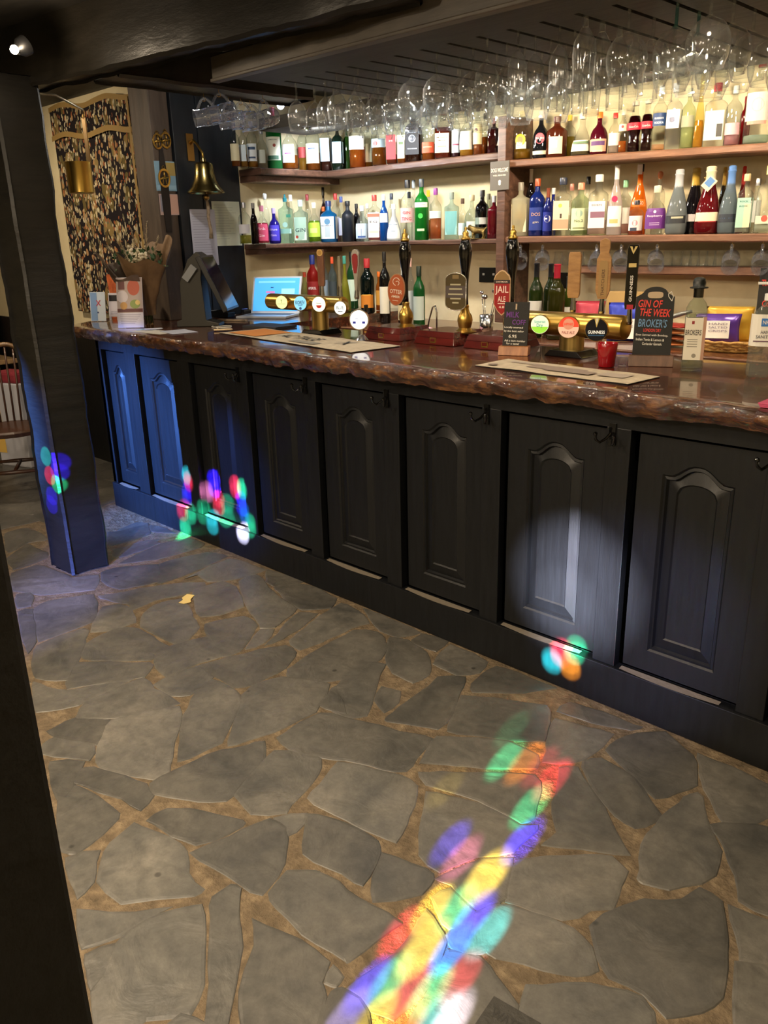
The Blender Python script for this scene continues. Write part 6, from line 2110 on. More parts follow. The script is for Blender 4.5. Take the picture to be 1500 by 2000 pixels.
# orange gift bag
t = thing('gift_bag', 'crumpled orange paper gift bag against the tapestry', 'bag', (-4.97, .37, ZT), R(10))
m = MB()
vs, fs = [], []
n = 28
for j in range(11):
    for i in range(n):
        a = 2 * PI * i / n
        k = 1 / max(abs(math.cos(a)), abs(math.sin(a))) ** .75
        cr = 1 + .10 * noise.noise(Vector((math.cos(a) * 3, math.sin(a) * 3, j * .6))) * (j / 4)
        vs.append((.065 * k * math.cos(a) * cr, .030 * k * math.sin(a) * cr, .027 * j))
for j in range(10):
    for i in range(n):
        fs.append((j * n + i, j * n + (i + 1) % n, (j + 1) * n + (i + 1) % n, (j + 1) * n + i))
fs.append(tuple(range(n))[::-1])
m.add(vs, fs).build('bag_paper', noise_mat('orange_paper', [(.3, '#8a3418'), (.7, '#d2703c')], 14, .6, (1, 1, 1), .5), t)
MB().tube([(-.03, -.025, .26), (-.028, -.03, .31), (0, -.03, .33), (.028, -.03, .31), (.03, -.025, .26)], .003, 6).build('bag_handle', M('#b85a2c', .6), t, smooth=True)
# cream carton
t = thing('cream_carton', 'tall cream carton standing left of the food leaflet', 'box', (-4.66, .30, ZT), R(30))
MB().box(-.035, .035, -.025, .025, 0, .205).build('carton_body', M('#b8b07c', .6), t, bevel=.001)
MB().box(-.0356, -.0, -.0262, -.0252, .006, .200).build('carton_panel', M('#98935c', .6), t)
# food leaflet
p = onZ(291, 636, ZT)
def dl(f, w_, h_):
    quad(f, 0, h_ * .64, w_ * .98, h_ * .70, -.0006, 1)
    quad(f, -w_ * .30, h_ * .86, w_ * .24, h_ * .20, -.0010, 2)
    disc(f, w_ * .16, h_ * .80, h_ * .16, -.0010, 3, None, 20, .8)
    disc(f, -w_ * .28, h_ * .62, h_ * .12, -.0012, 4)
    disc(f, -w_ * .24, h_ * .44, h_ * .075, -.0014, 5)
    disc(f, w_ * .20, h_ * .47, h_ * .09, -.0014, 6, None, 20, 1.2)
    disc(f, w_ * .30, h_ * .50, h_ * .05, -.0016, 7)
    quad(f, 0, h_ * .345, w_ * .98, h_ * .07, -.0013, 2)
    quad(f, 0, h_ * .15, w_ * .98, h_ * .30, -.0008, 0)
    for i in range(6):
        quad(f, -w_ * .02 * i, h_ * (.26 - .035 * i), w_ * (.8 - .05 * i), h_ * .008, -.0012, 8)
flat_card((p.x + .03, p.y - .13, ZT + .002), .150, .275, R(40), R(11), 'menu_leaflet', 'glossy leaflet with burger and toast photographs and a white text panel', 'leaflet', [M('#dad6e4', .4), M('#b9a7a0', .4), M('#6b3d3c', .5), M('#c8634a', .5), M('#d8cfd4', .5), M('#c99a5a', .5), M('#8fa05a', .5), M('#e2c77a', .5), M('#9a96ae', .5)], dl)

# wrapped bouquet
bq = thing('flower_bouquet', 'bouquet of cream flowers and dried grasses wrapped in brown kraft paper', 'bouquet', (-4.41, .25, ZT + .004), 0, None, (R(4), R(-2), R(35)))
bq.scale = (1.04, 1.04, 1.0)
KRAFT = noise_mat('kraft_paper', [(.3, '#5c452f'), (.7, '#8f7150')], 5, .65, (1, 1, 1), .3)
KRAFT2 = noise_mat('grey_kraft_paper', [(.3, '#5f5148'), (.7, '#8a7a6e')], 5, .65, (1, 1, 1), .3)
for idx, (r0, r1, h0, h1, mt, ph, arc) in enumerate([(.045, .19, .05, .40, KRAFT, 0, 1.15), (.050, .22, .05, .33, KRAFT2, PI, 1.05)]):
    vs, fs = [], []
    n = 40
    for j in range(9):
        v = j / 8
        for i in range(n + 1):
            a = ph + (i / n - .5) * 2 * PI * .56 * arc
            fold = .016 * math.sin(a * 9 + idx) * v + .02 * noise.noise(Vector((a * 2, v * 3, idx * 5 + 1)))
            r = r0 + (r1 - r0) * v ** 1.25 + fold
            hz = h0 + (h1 - h0) * v + (.07 * math.sin(a * 2.0 + idx) + .035 * math.sin(a * 5 + idx * 2)) * v
            vs.append((r * math.cos(a), r * .75 * math.sin(a), hz))
    for j in range(8):
        for i in range(n):
            fs.append((j * (n + 1) + i, j * (n + 1) + i + 1, (j + 1) * (n + 1) + i + 1, (j + 1) * (n + 1) + i))
    MB().add(vs, fs).build('wrapping_paper', mt, bq, smooth=True, fix=False)
m = MB()
for i in range(9):
    a = 2 * PI * i / 9
    m.tube([(.02 * math.cos(a), .02 * math.sin(a), .0), (.012 * math.cos(a), .012 * math.sin(a), .08), (.05 * math.cos(a), .05 * math.sin(a), .30)], .003, 5)
m.build('flower_stems', M('#4a5a2c', .7), bq, smooth=True)
rb = random.Random(3)
CREAMF = M('#c9bfa0', .8)
for i in range(11):
    a, rr_ = rb.uniform(0, 2 * PI), rb.uniform(.02, .13)
    m = MB()
    c = Vector((rr_ * math.cos(a), rr_ * .7 * math.sin(a), rb.uniform(.34, .42)))
    for k in range(14):
        d = Vector((rb.gauss(0, 1), rb.gauss(0, 1), rb.gauss(0, 1))).normalized() * .020
        m.ball(c + d, .009, 6)
    m.build('flower_head', [CREAMF, M('#d8cdb4', .8), M('#b8a888', .8)][i % 3], bq, smooth=True)
m = MB()
for i in range(70):
    a, rr_ = rb.uniform(0, 2 * PI), rb.uniform(.02, .15)
    c = Vector((rr_ * math.cos(a), rr_ * .7 * math.sin(a), rb.uniform(.30, .40)))
    d = Vector((rb.uniform(-1, 1), rb.uniform(-1, 1), rb.uniform(0, 1.2))).normalized() * .045
    s = d.cross(Vector((rb.uniform(-1, 1), rb.uniform(-1, 1), .3))).normalized() * .011
    m.add([c, c + d * .5 + s, c + d, c + d * .5 - s], [(0, 1, 2, 3)])
m.build('foliage', M('#35502c', .7), bq, fix=False)
for (dx, dy, hh) in [(-.10, .02, .50), (-.02, .03, .53), (.05, .04, .56), (-.06, -.03, .47), (.10, .02, .48), (-.14, .0, .45)]:
    m = MB()
    base = Vector((dx * .5, dy * .5, .30))
    tip = Vector((dx * 1.3, dy, hh))
    for k in range(60):
        u = k / 60
        q = base.lerp(tip, .25 + .75 * u)
        d = Vector((rb.uniform(-1, 1), rb.uniform(-1, 1), rb.uniform(.3, 1.4))).normalized() * (.030 * (1 - u * .6))
        s = Vector((rb.uniform(-1, 1), rb.uniform(-1, 1), 0)).normalized() * .0035
        m.add([q - s, q + s, q + d], [(0, 1, 2)])
    m.tube([base, tip], .0018, 5)
    m.build('dried_grass_plume', M('#a3947a', .9), bq, fix=False)

# till
t = thing('till_terminal', 'dark olive till stand with a thin tilted screen seen edge on', 'till', (-4.05, .36, ZT), R(18))
OLIVE = M('#2f2c22', .5)
m = MB()
m.prism([(-.115, 0), (.125, 0), (.125, .018), (.055, .035), (.045, .26), (.06, .38), (.03, .40), (-.02, .36), (-.075, .24), (-.085, .04), (-.115, .03)], -.06, .06, 0, Matrix.Rotation(R(22), 4, 'Z'))
m.build('till_stand', OLIVE, t, bevel=.004)
T_ = Matrix.Translation((.10, .07, .22)) @ Matrix.Rotation(R(24), 4, 'Z') @ Matrix.Rotation(R(-24), 4, 'Y')
MB().box(-.014, .014, -.15, .15, -.15, .17, 0, T_).build('screen_housing', BLACK, t, bevel=.004)
MB().box(.0142, .0152, -.138, .138, -.138, .158, 0, T_).box(-.0152, -.0142, -.138, .138, -.138, .158, 0, T_).build('screen_glass', M('#10142e', .12), t)
MB().box(-.02, .02, -.02, .02, -.045, .045, 0, Matrix.Translation((.02, -.075, .29)) @ Matrix.Rotation(R(22), 4, 'Z') @ Matrix.Scale(.3, 4, (0, 1, 0)) @ Matrix.Rotation(R(40), 4, 'Y')).build('card_reader', M('#8a8d90', .3), t)

# printer, phone, notebook, pens, papers
def at(px, py, z=ZT):
    return onZ(px, py, z)
p = at(462, 607)
t = thing('receipt_printer', 'black receipt printer between the till screen and the laptop', 'printer', (p.x, p.y, ZT), R(30))
MB().prism([(-.075, 0), (.075, 0), (.075, .07), (.05, .10), (-.06, .125), (-.075, .11)], -.08, .08, 0).build('printer_body', M('#141416', .35), t, bevel=.004)
MB().box(-.04, .04, -.0825, -.0805, .045, .060).build('paper_slot', M('#9a9ca4', .4), t)
p = at(440, 612)
t = thing('card_machine', 'black card payment machine lying on the counter before the printer', 'card machine', (p.x + .20, p.y - .17, ZT), R(15))
MB().prism([(-.08, 0), (.08, 0), (.085, .030), (.03, .050), (-.07, .034)], -.036, .036).build('machine_body', BLACK, t, bevel=.004)
MB().box(-.055, -.015, -.024, .024, .0435, .045, 0, Matrix.Rotation(R(-5), 4, 'Y')).build('machine_screen', M('#a8acb8', .2), t)
p = at(500, 608)
t = thing('phone_handset', 'black phone handset with blue lit buttons next to the laptop', 'phone', (p.x + .10, p.y - .16, ZT), R(-25))
MB().box(-.085, .085, -.026, .026, 0, .030).build('handset_body', BLACK, t, bevel=.006)
MB().box(-.06, -.01, -.018, .018, .0302, .0310).build('phone_display', M('#5f74c8', .3, 0, .5), t)
# laptop
p = at(548, 611)
t = thing('laptop', 'open white framed laptop with a bright blue screen', 'laptop', (-4.18, 1.0, ZT), R(28))
MB().box(-.165, .165, -.215, .0, 0, .014).build('keyboard_base', M('#b8bcc4', .35, .3), t, bevel=.003)
MB().box(-.145, .145, -.10, -.02, .0142, .0150).build('keyboard', M('#2a2c34', .5), t)
TL = Matrix.Translation((0, .0, .012)) @ Matrix.Rotation(R(-20), 4, 'X')
lid = MB().box(-.165, .165, 0, .008, 0, .235, 0, TL).build('screen_lid', M('#d0d4da', .35), t, bevel=.003)
f = MB()
quad(f, 0, .120, .306, .208, -.001, 0, None, TL)
for (a, b_, c_, d_, k_) in [(-.04, .135, .06, .012, 1), (-.04, .118, .04, .010, 1), (.08, .14, .09, .035, 2), (-.03, .165, .02, .006, 3), (-.02, .09, .02, .007, 3), (.04, .10, .02, .006, 3), (0, .20, .25, .012, 4)]:
    quad(f, a, b_, c_, d_, -.0016 - .0002 * k_, k_, None, TL)
f.build('screen_image', [M('#4a9fe8', .3, 0, .6), M('#c878b0', .3, 0, .4), M('#8fc8d0', .3, 0, .5), M('#2a4a78', .3), M('#74b8ee', .3, 0, .6)], lid, fix=False)
# loose papers and pens
for (c, w_, h_, rz, col, lb) in [((-3.99, .03), .28, .12, 4, '#c6c2b8', 'loose sheet of paper before the till on the bar top'), ((-3.86, .10), .20, .14, -12, '#aeb2c0', 'grey blue sheet lying half under the other paper'), ((-4.12, .06), .10, .05, 20, '#8fb8c8', 'small pale blue receipt next to the food leaflet'), ((-3.62, .52), .26, .16, 6, '#2a2a2c', 'dark menu folder lying left of the tap font')]:
    o = MB().box(-w_ / 2, w_ / 2, -h_ / 2, h_ / 2, 0, .0012 if col != '#2a2a2c' else .012).build('paper_sheet' if col != '#2a2a2c' else 'menu_folder', M(col, .6), loc=(c[0], c[1], ZT + (.0015 if 'half' in lb else 0)))
    o.rotation_euler = (0, 0, R(rz))
    tag(o, lb, 'paper' if col != '#2a2a2c' else 'menu')
for (a, b_, rz, col, lb) in [(-4.06, .07, 60, '#b8bcc8', 'short silver pen before the till'), (-3.68, .26, 55, '#c8b088', 'pencil stub lying near the end of the orange bar mat')]:
    o = MB().tube([(-.05, 0, .005), (.04, 0, .005), (.05, 0, .005)], [.0045, .0045, .001], 8).build('pen', M(col, .4), loc=(a, b_, ZT + .003), smooth=True)
    o.rotation_euler = (0, 0, R(rz))
    tag(o, lb, 'pen')
for (px, py, L_, rz, lb) in [(468, 607, .16, 8, 'pale wooden ruler before the card machine'), (470, 625, .20, 5, 'pinkish wooden stick lying on the black folder')]:
    p = at(px, py)
    o = MB().box(-L_ / 2, L_ / 2, -.015, .015, 0, .010).build('wooden_stick', M('#b09a80', .6), bevel=.002, loc=(p.x, p.y - .06, ZT))
    o.rotation_euler = (0, 0, R(rz + 15))
    tag(o, lb, 'stick')
m = MB()
cpts = [(-.10, .02, .004), (-.04, -.03, .004), (.03, -.02, .004), (.07, .02, .004), (.03, .05, .006), (-.02, .03, .006), (.0, -.03, .006), (.06, -.06, .004)]
m.tube(cpts, .003, 6)
tag(m.build('charging_cable', M('#b8b2a4', .5), loc=(-3.85, .36, ZT), smooth=True), 'coiled pale cable at the foot of the till', 'cable')

# papers pinned on the boarded upright (plane facing +x)
def wall_card(X, corners, name, label, cat, mats, deco, group=None):
    P = [onX(x, y, X) for x, y in corners]   # tl, tr, br, bl
    c = (P[3] + P[2]) / 2
    w_ = ((P[1] - P[0]).length + (P[2] - P[3]).length) / 2
    h_ = ((P[0] - P[3]).length + (P[1] - P[2]).length) / 2
    t = thing(name, label, cat, (X, c.y, c.z), 0, group, (0, 0, R(90)))
    MB().box(-w_ / 2, w_ / 2, -.0010, 0, 0, h_).build('card_sheet', mats[0], t)
    f = MB()
    deco(f, w_, h_)
    f.build('card_print', mats, t, fix=False)


def lines(nl, y0=.92, y1=.1, head=True):
    def f(m, w_, h_):
        rr_ = random.Random(nl)
        for i in range(nl):
            z = h_ * (y0 + (y1 - y0) * i / nl)
            ww = w_ * rr_.uniform(.4, .8)
            quad(m, -w_ * .08 + (ww - w_ * .7) / 2, z, ww, h_ * .006, -.0016, 1)
    return f


wall_card(-4.4655, [(410, 393), (464, 394), (473, 478), (420, 482)], 'pinned_notice', 'cream typed notice pinned to the boarded upright, the upper one', 'notice', [M('#d6dcc6', .8), M('#9aa092', .8)], lines(14))
wall_card(-4.4625, [(364, 409), (412, 409), (428, 515), (380, 522)], 'pinned_notice', 'white typed notice behind the bell rope, hanging lower', 'notice', [M('#c2c4d4', .8), M('#8e90a4', .8)], lines(18))
# postcards and horse brasses on the timber upright
XW = -4.4875
def pc1(m, w_, h_):
    quad(m, w_ * .22, h_ * .74, w_ * .5, h_ * .44, -.0016, 1)
    quad(m, 0, h_ * .12, w_ * .9, h_ * .14, -.0016, 2)
wall_card(XW, [(302, 315), (343, 315), (347, 373), (306, 373)], 'postcard', 'blue seaside postcard behind the leather brass strap', 'postcard', [M('#7d9fb4', .5), M('#a08a50', .5), M('#8fb0c4', .5)], pc1)
def pc2(m, w_, h_):
    quad(m, w_ * .25, h_ * .5, w_ * .45, h_ * .9, -.0016, 1)
    quad(m, -w_ * .32, h_ * .55, w_ * .26, h_ * .8, -.0016, 2)
wall_card(XW, [(310, 379), (349, 379), (352, 420), (314, 420)], 'postcard', 'pink portrait postcard just above the bouquet', 'postcard', [M('#b49a94', .5), M('#c8a090', .5), M('#8d8a96', .5)], pc2)


def horse_brass(px, py, h_, label, strap=None, X=XW + .004):
    c = onX(px, py, X)
    t = thing('horse_brass', label, 'horse brass', c, 0, 'horse brasses on the timber upright', (0, 0, R(90)))
    if strap:
        MB().prism([(-.012, strap[0]), (.012, strap[0]), (.026, 0), (.026, strap[1] * .5), (.018, strap[1]), (-.018, strap[1]), (-.026, strap[1] * .5), (-.026, 0)], -.002, .002).build('leather_strap', M('#17100d', .5), t)
    m = MB()
    n = 28
    vs, fs = [], []
    w_ = h_ * .74
    for (k, y) in [(1.0, -.003), (1.0, -.008), (.76, -.008), (.76, -.003)]:
        for i in range(n):
            a = 2 * PI * i / n
            vs.append((w_ / 2 * k * math.sin(a), y, h_ / 2 * k * math.cos(a)))
    for j in range(4):
        for i in range(n):
            fs.append((j * n + i, j * n + (i + 1) % n, ((j + 1) % 4) * n + (i + 1) % n, ((j + 1) % 4) * n + i))
    m.add(vs, fs)
    m.tube([(0, -.0055, h_ * .48), (-.010, -.0055, h_ * .56), (0, -.0055, h_ * .64), (.010, -.0055, h_ * .56), (0, -.0055, h_ * .48)], .003, 6)
    m.build('brass_ring', BRASS, t, smooth=False)
    m = MB()
    m.tube([(-w_ * .38, -.006, -h_ * .08), (-w_ * .12, -.006, h_ * .02), (w_ * .10, -.006, -.0), (w_ * .38, -.006, h_ * .06)], [.004, .008, .007, .004], 6)
    m.tube([(-w_ * .08, -.006, h_ * .0), (-w_ * .15, -.006, -h_ * .32)], .003, 6)
    m.tube([(w_ * .10, -.006, 0), (w_ * .14, -.006, -h_ * .32)], .003, 6)
    m.tube([(w_ * .05, -.006, 0), (w_ * .02, -.006, h_ * .36)], .005, 6)
    m.build('brass_motif', BRASS, t, smooth=True)


horse_brass(307, 276, .085, 'left one of the two small oval brasses on the timber upright')
horse_brass(323, 274, .090, 'right one of the two small oval brasses on the timber upright')
horse_brass(320, 348, .105, 'large oval brass on a black leather strap over the blue postcard', (.16, -.30))

# bell
p = onX(371, 288, -4.4655)
t = thing('brass_bell', 'brass ship bell on a wall bracket with a knotted rope', 'bell', p)
t.scale = (1.15, 1.15, 1.15)
MB().box(0, .006, -.020, .020, -.065, .065).build('bracket_plate', BRASS_D, t, bevel=.002)
bx_, bz = .108, -.045
MB().tube([(.006, 0, .02), (.035, 0, .030), (.065, 0, .010), (bx_, 0, bz + .01), (bx_, 0, bz - .02)], [.008, .007, .006, .006, .006], 10).build('bracket_arm', BRASS, t, smooth=True)
prof = [(.012, bz - .015), (.014, bz - .030), (.040, bz - .036), (.046, bz - .045), (.050, bz - .085), (.058, bz - .120), (.074, bz - .150), (.092, bz - .168), (.096, bz - .176), (.092, bz - .180), (.070, bz - .155), (.046, bz - .110), (.040, bz - .045)]
smooth_by_angle(MB().lathe(prof, 40, 0, Matrix.Translation((bx_, 0, 0)), False).build('bell_body', M('#a08c54', .24, 1), t), .9)
MB().tube([(bx_, 0, bz - .10), (bx_, 0, bz - .19)], .004, 8).ball((bx_, 0, bz - .20), .016, 12).build('clapper', BRASS_D, t, smooth=True)
MB().tube([(bx_, 0, bz - .205), (bx_ + .004, .004, bz - .25), (bx_ + .002, 0, bz - .30), (bx_ + .010, .004, bz - .36), (bx_ + .012, 0, bz - .40)], [.006, .010, .008, .008, .011], 8).build('bell_rope', noise_mat('rope', [(.3, '#7a6a58'), (.7, '#a8967e')], 60, .9, (1, 1, 1), .6), t, smooth=True)

# ---- tapestry
tp = thing('tapestry', 'dark floral tapestry with gold borders hanging on the wall left of the bell', 'tapestry', (-5.15, .47, 1.75))
def tap_mat():
    m = bpy.data.materials.new('floral_tapestry')
    t, n, l = nt(m)
    b = n['Principled BSDF']
    b.inputs['Roughness'].default_value = .95
    b.inputs['Specular IOR Level'].default_value = .15
    tc = n.new('ShaderNodeTexCoord')
    ns = n.new('ShaderNodeTexNoise')
    ns.inputs['Scale'].default_value = 14
    ns.inputs['Detail'].default_value = 5
    l.new(tc.outputs['Object'], ns.inputs['Vector'])
    mixv = n.new('ShaderNodeVectorMath')
    mixv.operation = 'MULTIPLY_ADD'
    mixv.inputs[1].default_value = (.05, .05, .05)
    l.new(ns.outputs['Color'], mixv.inputs[0])
    l.new(tc.outputs['Object'], mixv.inputs[2])
    mp = n.new('ShaderNodeMapping')
    mp.inputs['Scale'].default_value = (1, 0.01, .55)
    l.new(mixv.outputs[0], mp.inputs['Vector'])
    last = None
    base = n.new('ShaderNodeRGB')
    base.outputs[0].default_value = hexc('#1f1a1c')
    last = base.outputs[0]
    for (sc_, th, cols) in [(13, .029, ['#5e5230', '#7d6a42', '#4b4028']), (33, .011, ['#93876a', '#66624a', '#a07c54']), (50, .0066, ['#b8ae94', '#8f5636', '#c2b48e'])]:
        v = n.new('ShaderNodeTexVoronoi')
        v.inputs['Scale'].default_value = sc_
        l.new(mp.outputs['Vector'], v.inputs['Vector'])
        cr = n.new('ShaderNodeValToRGB')
        cr.color_ramp.interpolation = 'CONSTANT'
        while len(cr.color_ramp.elements) < 3:
            cr.color_ramp.elements.new(.5)
        for e, q, c in zip(cr.color_ramp.elements, (0, .4, .75), cols):
            e.position = q
            e.color = hexc(c)
        sp = n.new('ShaderNodeSeparateColor')
        l.new(v.outputs['Color'], sp.inputs[0])
        l.new(sp.outputs[0], cr.inputs['Fac'])
        lt = n.new('ShaderNodeMath')
        lt.operation = 'LESS_THAN'
        lt.inputs[1].default_value = th * sc_ * 1.05
        l.new(v.outputs['Distance'], lt.inputs[0])
        mx = n.new('ShaderNodeMix')
        mx.data_type = 'RGBA'
        l.new(lt.outputs[0], mx.inputs[0])
        l.new(last, mx.inputs[6])
        l.new(cr.outputs['Color'], mx.inputs[7])
        last = mx.outputs[2]
    l.new(last, b.inputs['Base Color'])
    return m


TAPM = tap_mat()
GOLDT = M('#8f7440', .8)


def cloth_strip(x0, x1, ztop, zbot, y, name, mat, parent, nx=60, nz=14, wav=.012, push=0):
    vs, fs = [], []
    for j in range(nz + 1):
        for i in range(nx + 1):
            x = x0 + (x1 - x0) * i / nx
            zt, zb = ztop(x), zbot(x)
            z = zt + (zb - zt) * j / nz
            d = wav * (math.sin(x * 17) * .6 + math.sin(x * 31 + 1) * .4) * (.4 + .6 * j / nz)
            vs.append((x - tp.location.x, y - push + d - tp.location.y, z - tp.location.z))
    k = (nx + 1)
    n0 = len(vs)
    fs = [(j * k + i, j * k + i + 1, (j + 1) * k + i + 1, (j + 1) * k + i) for j in range(nz) for i in range(nx)]
    MB().add(vs, fs).build(name, mat, parent, smooth=True, fix=False)


zA, zB = onY(108, 212, .46), onY(288, 176, .46)
zC, zD = onY(112, 268, .45), onY(286, 242, .45)
def lin(P, Q, off=0):
    return lambda x: P.z + (Q.z - P.z) * (x - P.x) / (Q.x - P.x) + .014 * math.sin(x * 11) + off
X0, X1 = -5.75, -4.705
TA, TC = lin(zA, zB), lin(zC, zD)
cloth_strip(X0, X1, TA, lambda x: 1.106, .462, 'hanging_cloth', TAPM, tp)
cloth_strip(X0, X1, lambda x: TA(x) - .004, lambda x: TC(x), .452, 'valance', TAPM, tp, wav=.008)
cloth_strip(X0, X1, lambda x: TA(x) + .012, lambda x: TA(x) - .018, .450, 'gold_border', GOLDT, tp, nz=2, wav=.008, push=.002)
cloth_strip(X0, X1, lambda x: TC(x) + .012, lambda x: TC(x) - .020, .447, 'gold_border', GOLDT, tp, nz=2, wav=.008, push=.002)
cloth_strip(X1 - .035, X1 - .012, lambda x: TA(x), lambda x: 1.11, .448, 'gold_border', GOLDT, tp, nx=3, nz=30, wav=.006, push=.003)

# brass pan hanging from a bracket on the post
p = onY(160, 378, -.28)
t = thing('brass_pan', 'polished brass cup on a long flat handle hanging beside the oak post', 'pan', (p.x, -.28, p.z))
smooth_by_angle(MB().lathe([(.0, .002), (.054, .0), (.058, .004), (.060, .136), (.062, .140), (.058, .140), (.055, .008), (0, .006)], 40).build('pan_cup', BRASS, t), .6)
MB().box(-.017, .017, .056, .060, .13, .335).build('flat_handle', BRASS_D, t, bevel=.001)
MB().tube([(0, .058, .33), (-.012, .058, .345), (0, .058, .365), (.012, .058, .345), (0, .058, .33)], .003, 6).build('hanging_loop', BRASS_D, t, smooth=True)
q = Vector((p.x, -.222, p.z + .352))
o = MB().tube([(-3.84, -.53, q.z + .045), (-3.83, -.42, q.z + .045), (q.x, q.y, q.z + .020), (q.x, q.y, q.z - .0)], [.006, .006, .005, .003], 8).build('wall_bracket', M('#8a8474', .35, .8), smooth=True)
tag(o, 'steel bracket arm reaching from the oak post and carrying the brass pan', 'bracket')

# ---- spotlights
BULB = M('#ffe6c0', .3, 0, 40)
p = onY(28, 97, -.76)
t = thing('spotlight', 'glowing halogen spotlight on the beam at the head of the oak post', 'spotlight', p)
MB().ball((0, 0, 0), .016, 12).build('bulb', BULB, t, smooth=True)
smooth_by_angle(MB().lathe([(.018, 0), (.034, .02), (.036, .045), (.024, .052)], 20, 0, Matrix.Translation((0, .010, -.0)) @ Matrix.Rotation(R(-60), 4, 'X'), False).build('lamp_cup', BLACK, t), .6)
p = onY(548, 206, 1.2)
t = thing('spotlight', 'small cold white spotlight behind the first hanging wine glasses', 'spotlight', p)
MB().ball((0, 0, 0), .022, 12).build('bulb', M('#cfe6ff', .3, 0, 14), t, smooth=True)
MB().lathe([(.024, .0), (.03, .02), (.03, .06), (.008, .07), (.008, 2.445 - p.z)], 18).build('lamp_cup', M('#8a3a34', .5), t, smooth=False)
for i, (x, lb) in enumerate([(-3.75, 'cold white recessed downlight at the left end behind the glass rack'), (-3.15, 'neutral recessed downlight behind the balloon glasses'), (-2.35, 'warm recessed downlight left of the divider board'), (-1.65, 'warm recessed downlight right of the divider board'), (-1.0, 'warm recessed downlight above the right bottle shelves')]):
    pass

# ---- far left: chair, table, settle
CHW = noise_mat('dark_chair_wood', [(.3, '#2c1a12'), (.7, '#4c3020')], 6, .4, (2, 2, 2), .1, .2)
ch = thing('windsor_chair', 'dark wooden hoop back chair standing beyond the oak post', 'chair', (-5.33, -.30, 0), R(60))
m = MB()
P = [(.22 * math.cos(2 * PI * i / 28) * (1 + .06 * math.sin(4 * PI * i / 28)), .21 * math.sin(2 * PI * i / 28)) for i in range(28)]
m.add([(x, y, .42) for x, y in P] + [(x * 1.03, y * 1.03, .445) for x, y in P] + [(x * .95, y * .95, .455) for x, y in P], [tuple(range(28))[::-1]] + [(j * 28 + i, j * 28 + (i + 1) % 28, (j + 1) * 28 + (i + 1) % 28, (j + 1) * 28 + i) for j in range(2) for i in range(28)] + [tuple(56 + i for i in range(28))])
m.build('seat', CHW, ch)
for (sx, sy) in ((1, 1), (1, -1), (-1, 1), (-1, -1)):
    a, b_ = Vector((sx * .14, sy * .13, .42)), Vector((sx * .205, sy * .19, 0))
    pts = [a.lerp(b_, u) for u in (0, .15, .3, .4, .45, .5, .55, .65, .8, .92, 1)]
    MB().tube(pts, [.014, .018, .022, .024, .016, .024, .015, .021, .019, .014, .012], 10).build('leg', CHW, ch, smooth=True)
for sy in (1, -1):
    MB().tube([(.175, sy * .16, .19), (0, sy * .16, .19), (-.175, sy * .16, .19)], [.009, .014, .009], 8).build('stretcher', CHW, ch, smooth=True)
MB().tube([(0, .16, .19), (0, 0, .19), (0, -.16, .19)], [.009, .013, .009], 8).build('stretcher', CHW, ch, smooth=True)
hp = []
for i in range(25):
    a = PI * i / 24
    hp.append((.205 * math.cos(a), .17 + .08 * math.sin(a), .45 + .50 * math.sin(a) ** .75))
MB().tube(hp, .014, 10).build('hoop', noise_mat('worn_hoop_wood', [(.3, '#5a3f24'), (.7, '#8a6a42')], 6, .35, (2, 2, 2), .1), ch, smooth=True)
for i in range(7):
    u = (i - 3) / 3
    x = .15 * u
    MB().tube([(x * .85, .17, .45), (x, .17 + .08 * math.sqrt(1 - (x / .205) ** 2), .45 + .50 * (1 - (x / .205) ** 2) ** .375 - .008)], .007, 6).build('spindle', CHW, ch, smooth=True)
tb = thing('pub_table', 'wooden pub table glimpsed beyond the chair at the left edge', 'table', (-6.75, -.15, 0))
MB().box(-.45, .45, -.35, .35, .72, .755).build('tabletop', noise_mat('pale_table_wood', [(.3, '#6e563c'), (.7, '#a08460')], 5, .35, (1, 6, 6), .1, .2), tb, bevel=.008)
for sx in (-1, 1):
    MB().lathe([(.03, 0), (.045, .10), (.03, .16), (.05, .35), (.03, .55), (.045, .72)], 14, 0, Matrix.Translation((sx * .32, 0, 0))).build('leg', CHW, tb, smooth=True)
se = thing('wooden_settle', 'high wooden settle with scrolled end against the far wall', 'settle', (-8.15, .20, 0))
W2 = noise_mat('settle_wood', [(.3, '#4c3424'), (.7, '#7a5a40')], 6, .5, (2, 2, 6), .1)
MB().box(-.8, .8, -.30, .20, .40, .44).build('seat', W2, se, bevel=.005)
MB().box(-.8, .8, .16, .20, .44, 1.12).build('backrest', W2, se, bevel=.005)
for sx in (-.8, .8):
    sc = [(-.30, 0), (-.24, 0), (-.24, .10), (.14, .10), (.14, 0), (.22, 0), (.22, 1.10)] + [(.10 + .12 * math.cos(a), 1.12 + .12 * math.sin(a)) for a in [PI * i / 10 for i in range(11)]] + [(-.02, 1.0), (.04, .84), (-.10, .70), (-.30, .66)]
    m = MB().prism(sc, -.02, .02, 0, Matrix.Translation((sx, 0, 0)) @ Matrix.Rotation(R(90), 4, 'Z'))
    m.build('settle_end', W2, se, bevel=.004)
t = thing('paper_bag', 'white and yellow printed bag glimpsed through the chair spindles', 'bag', (-6.1, .05, 0), R(20))
MB().box(-.15, .15, -.09, .09, 0, .62).build('bag_body', M('#b9bac4', .6), t, bevel=.01)
MB().box(-.151, -.07, -.0925, -.0905, .10, .56).build('bag_stripe', M('#d8b25a', .6), t)
MB().box(-.10, .13, -.08, .08, .62, .70).build('bag_contents', M('#8a2c38', .7), t, bevel=.02)

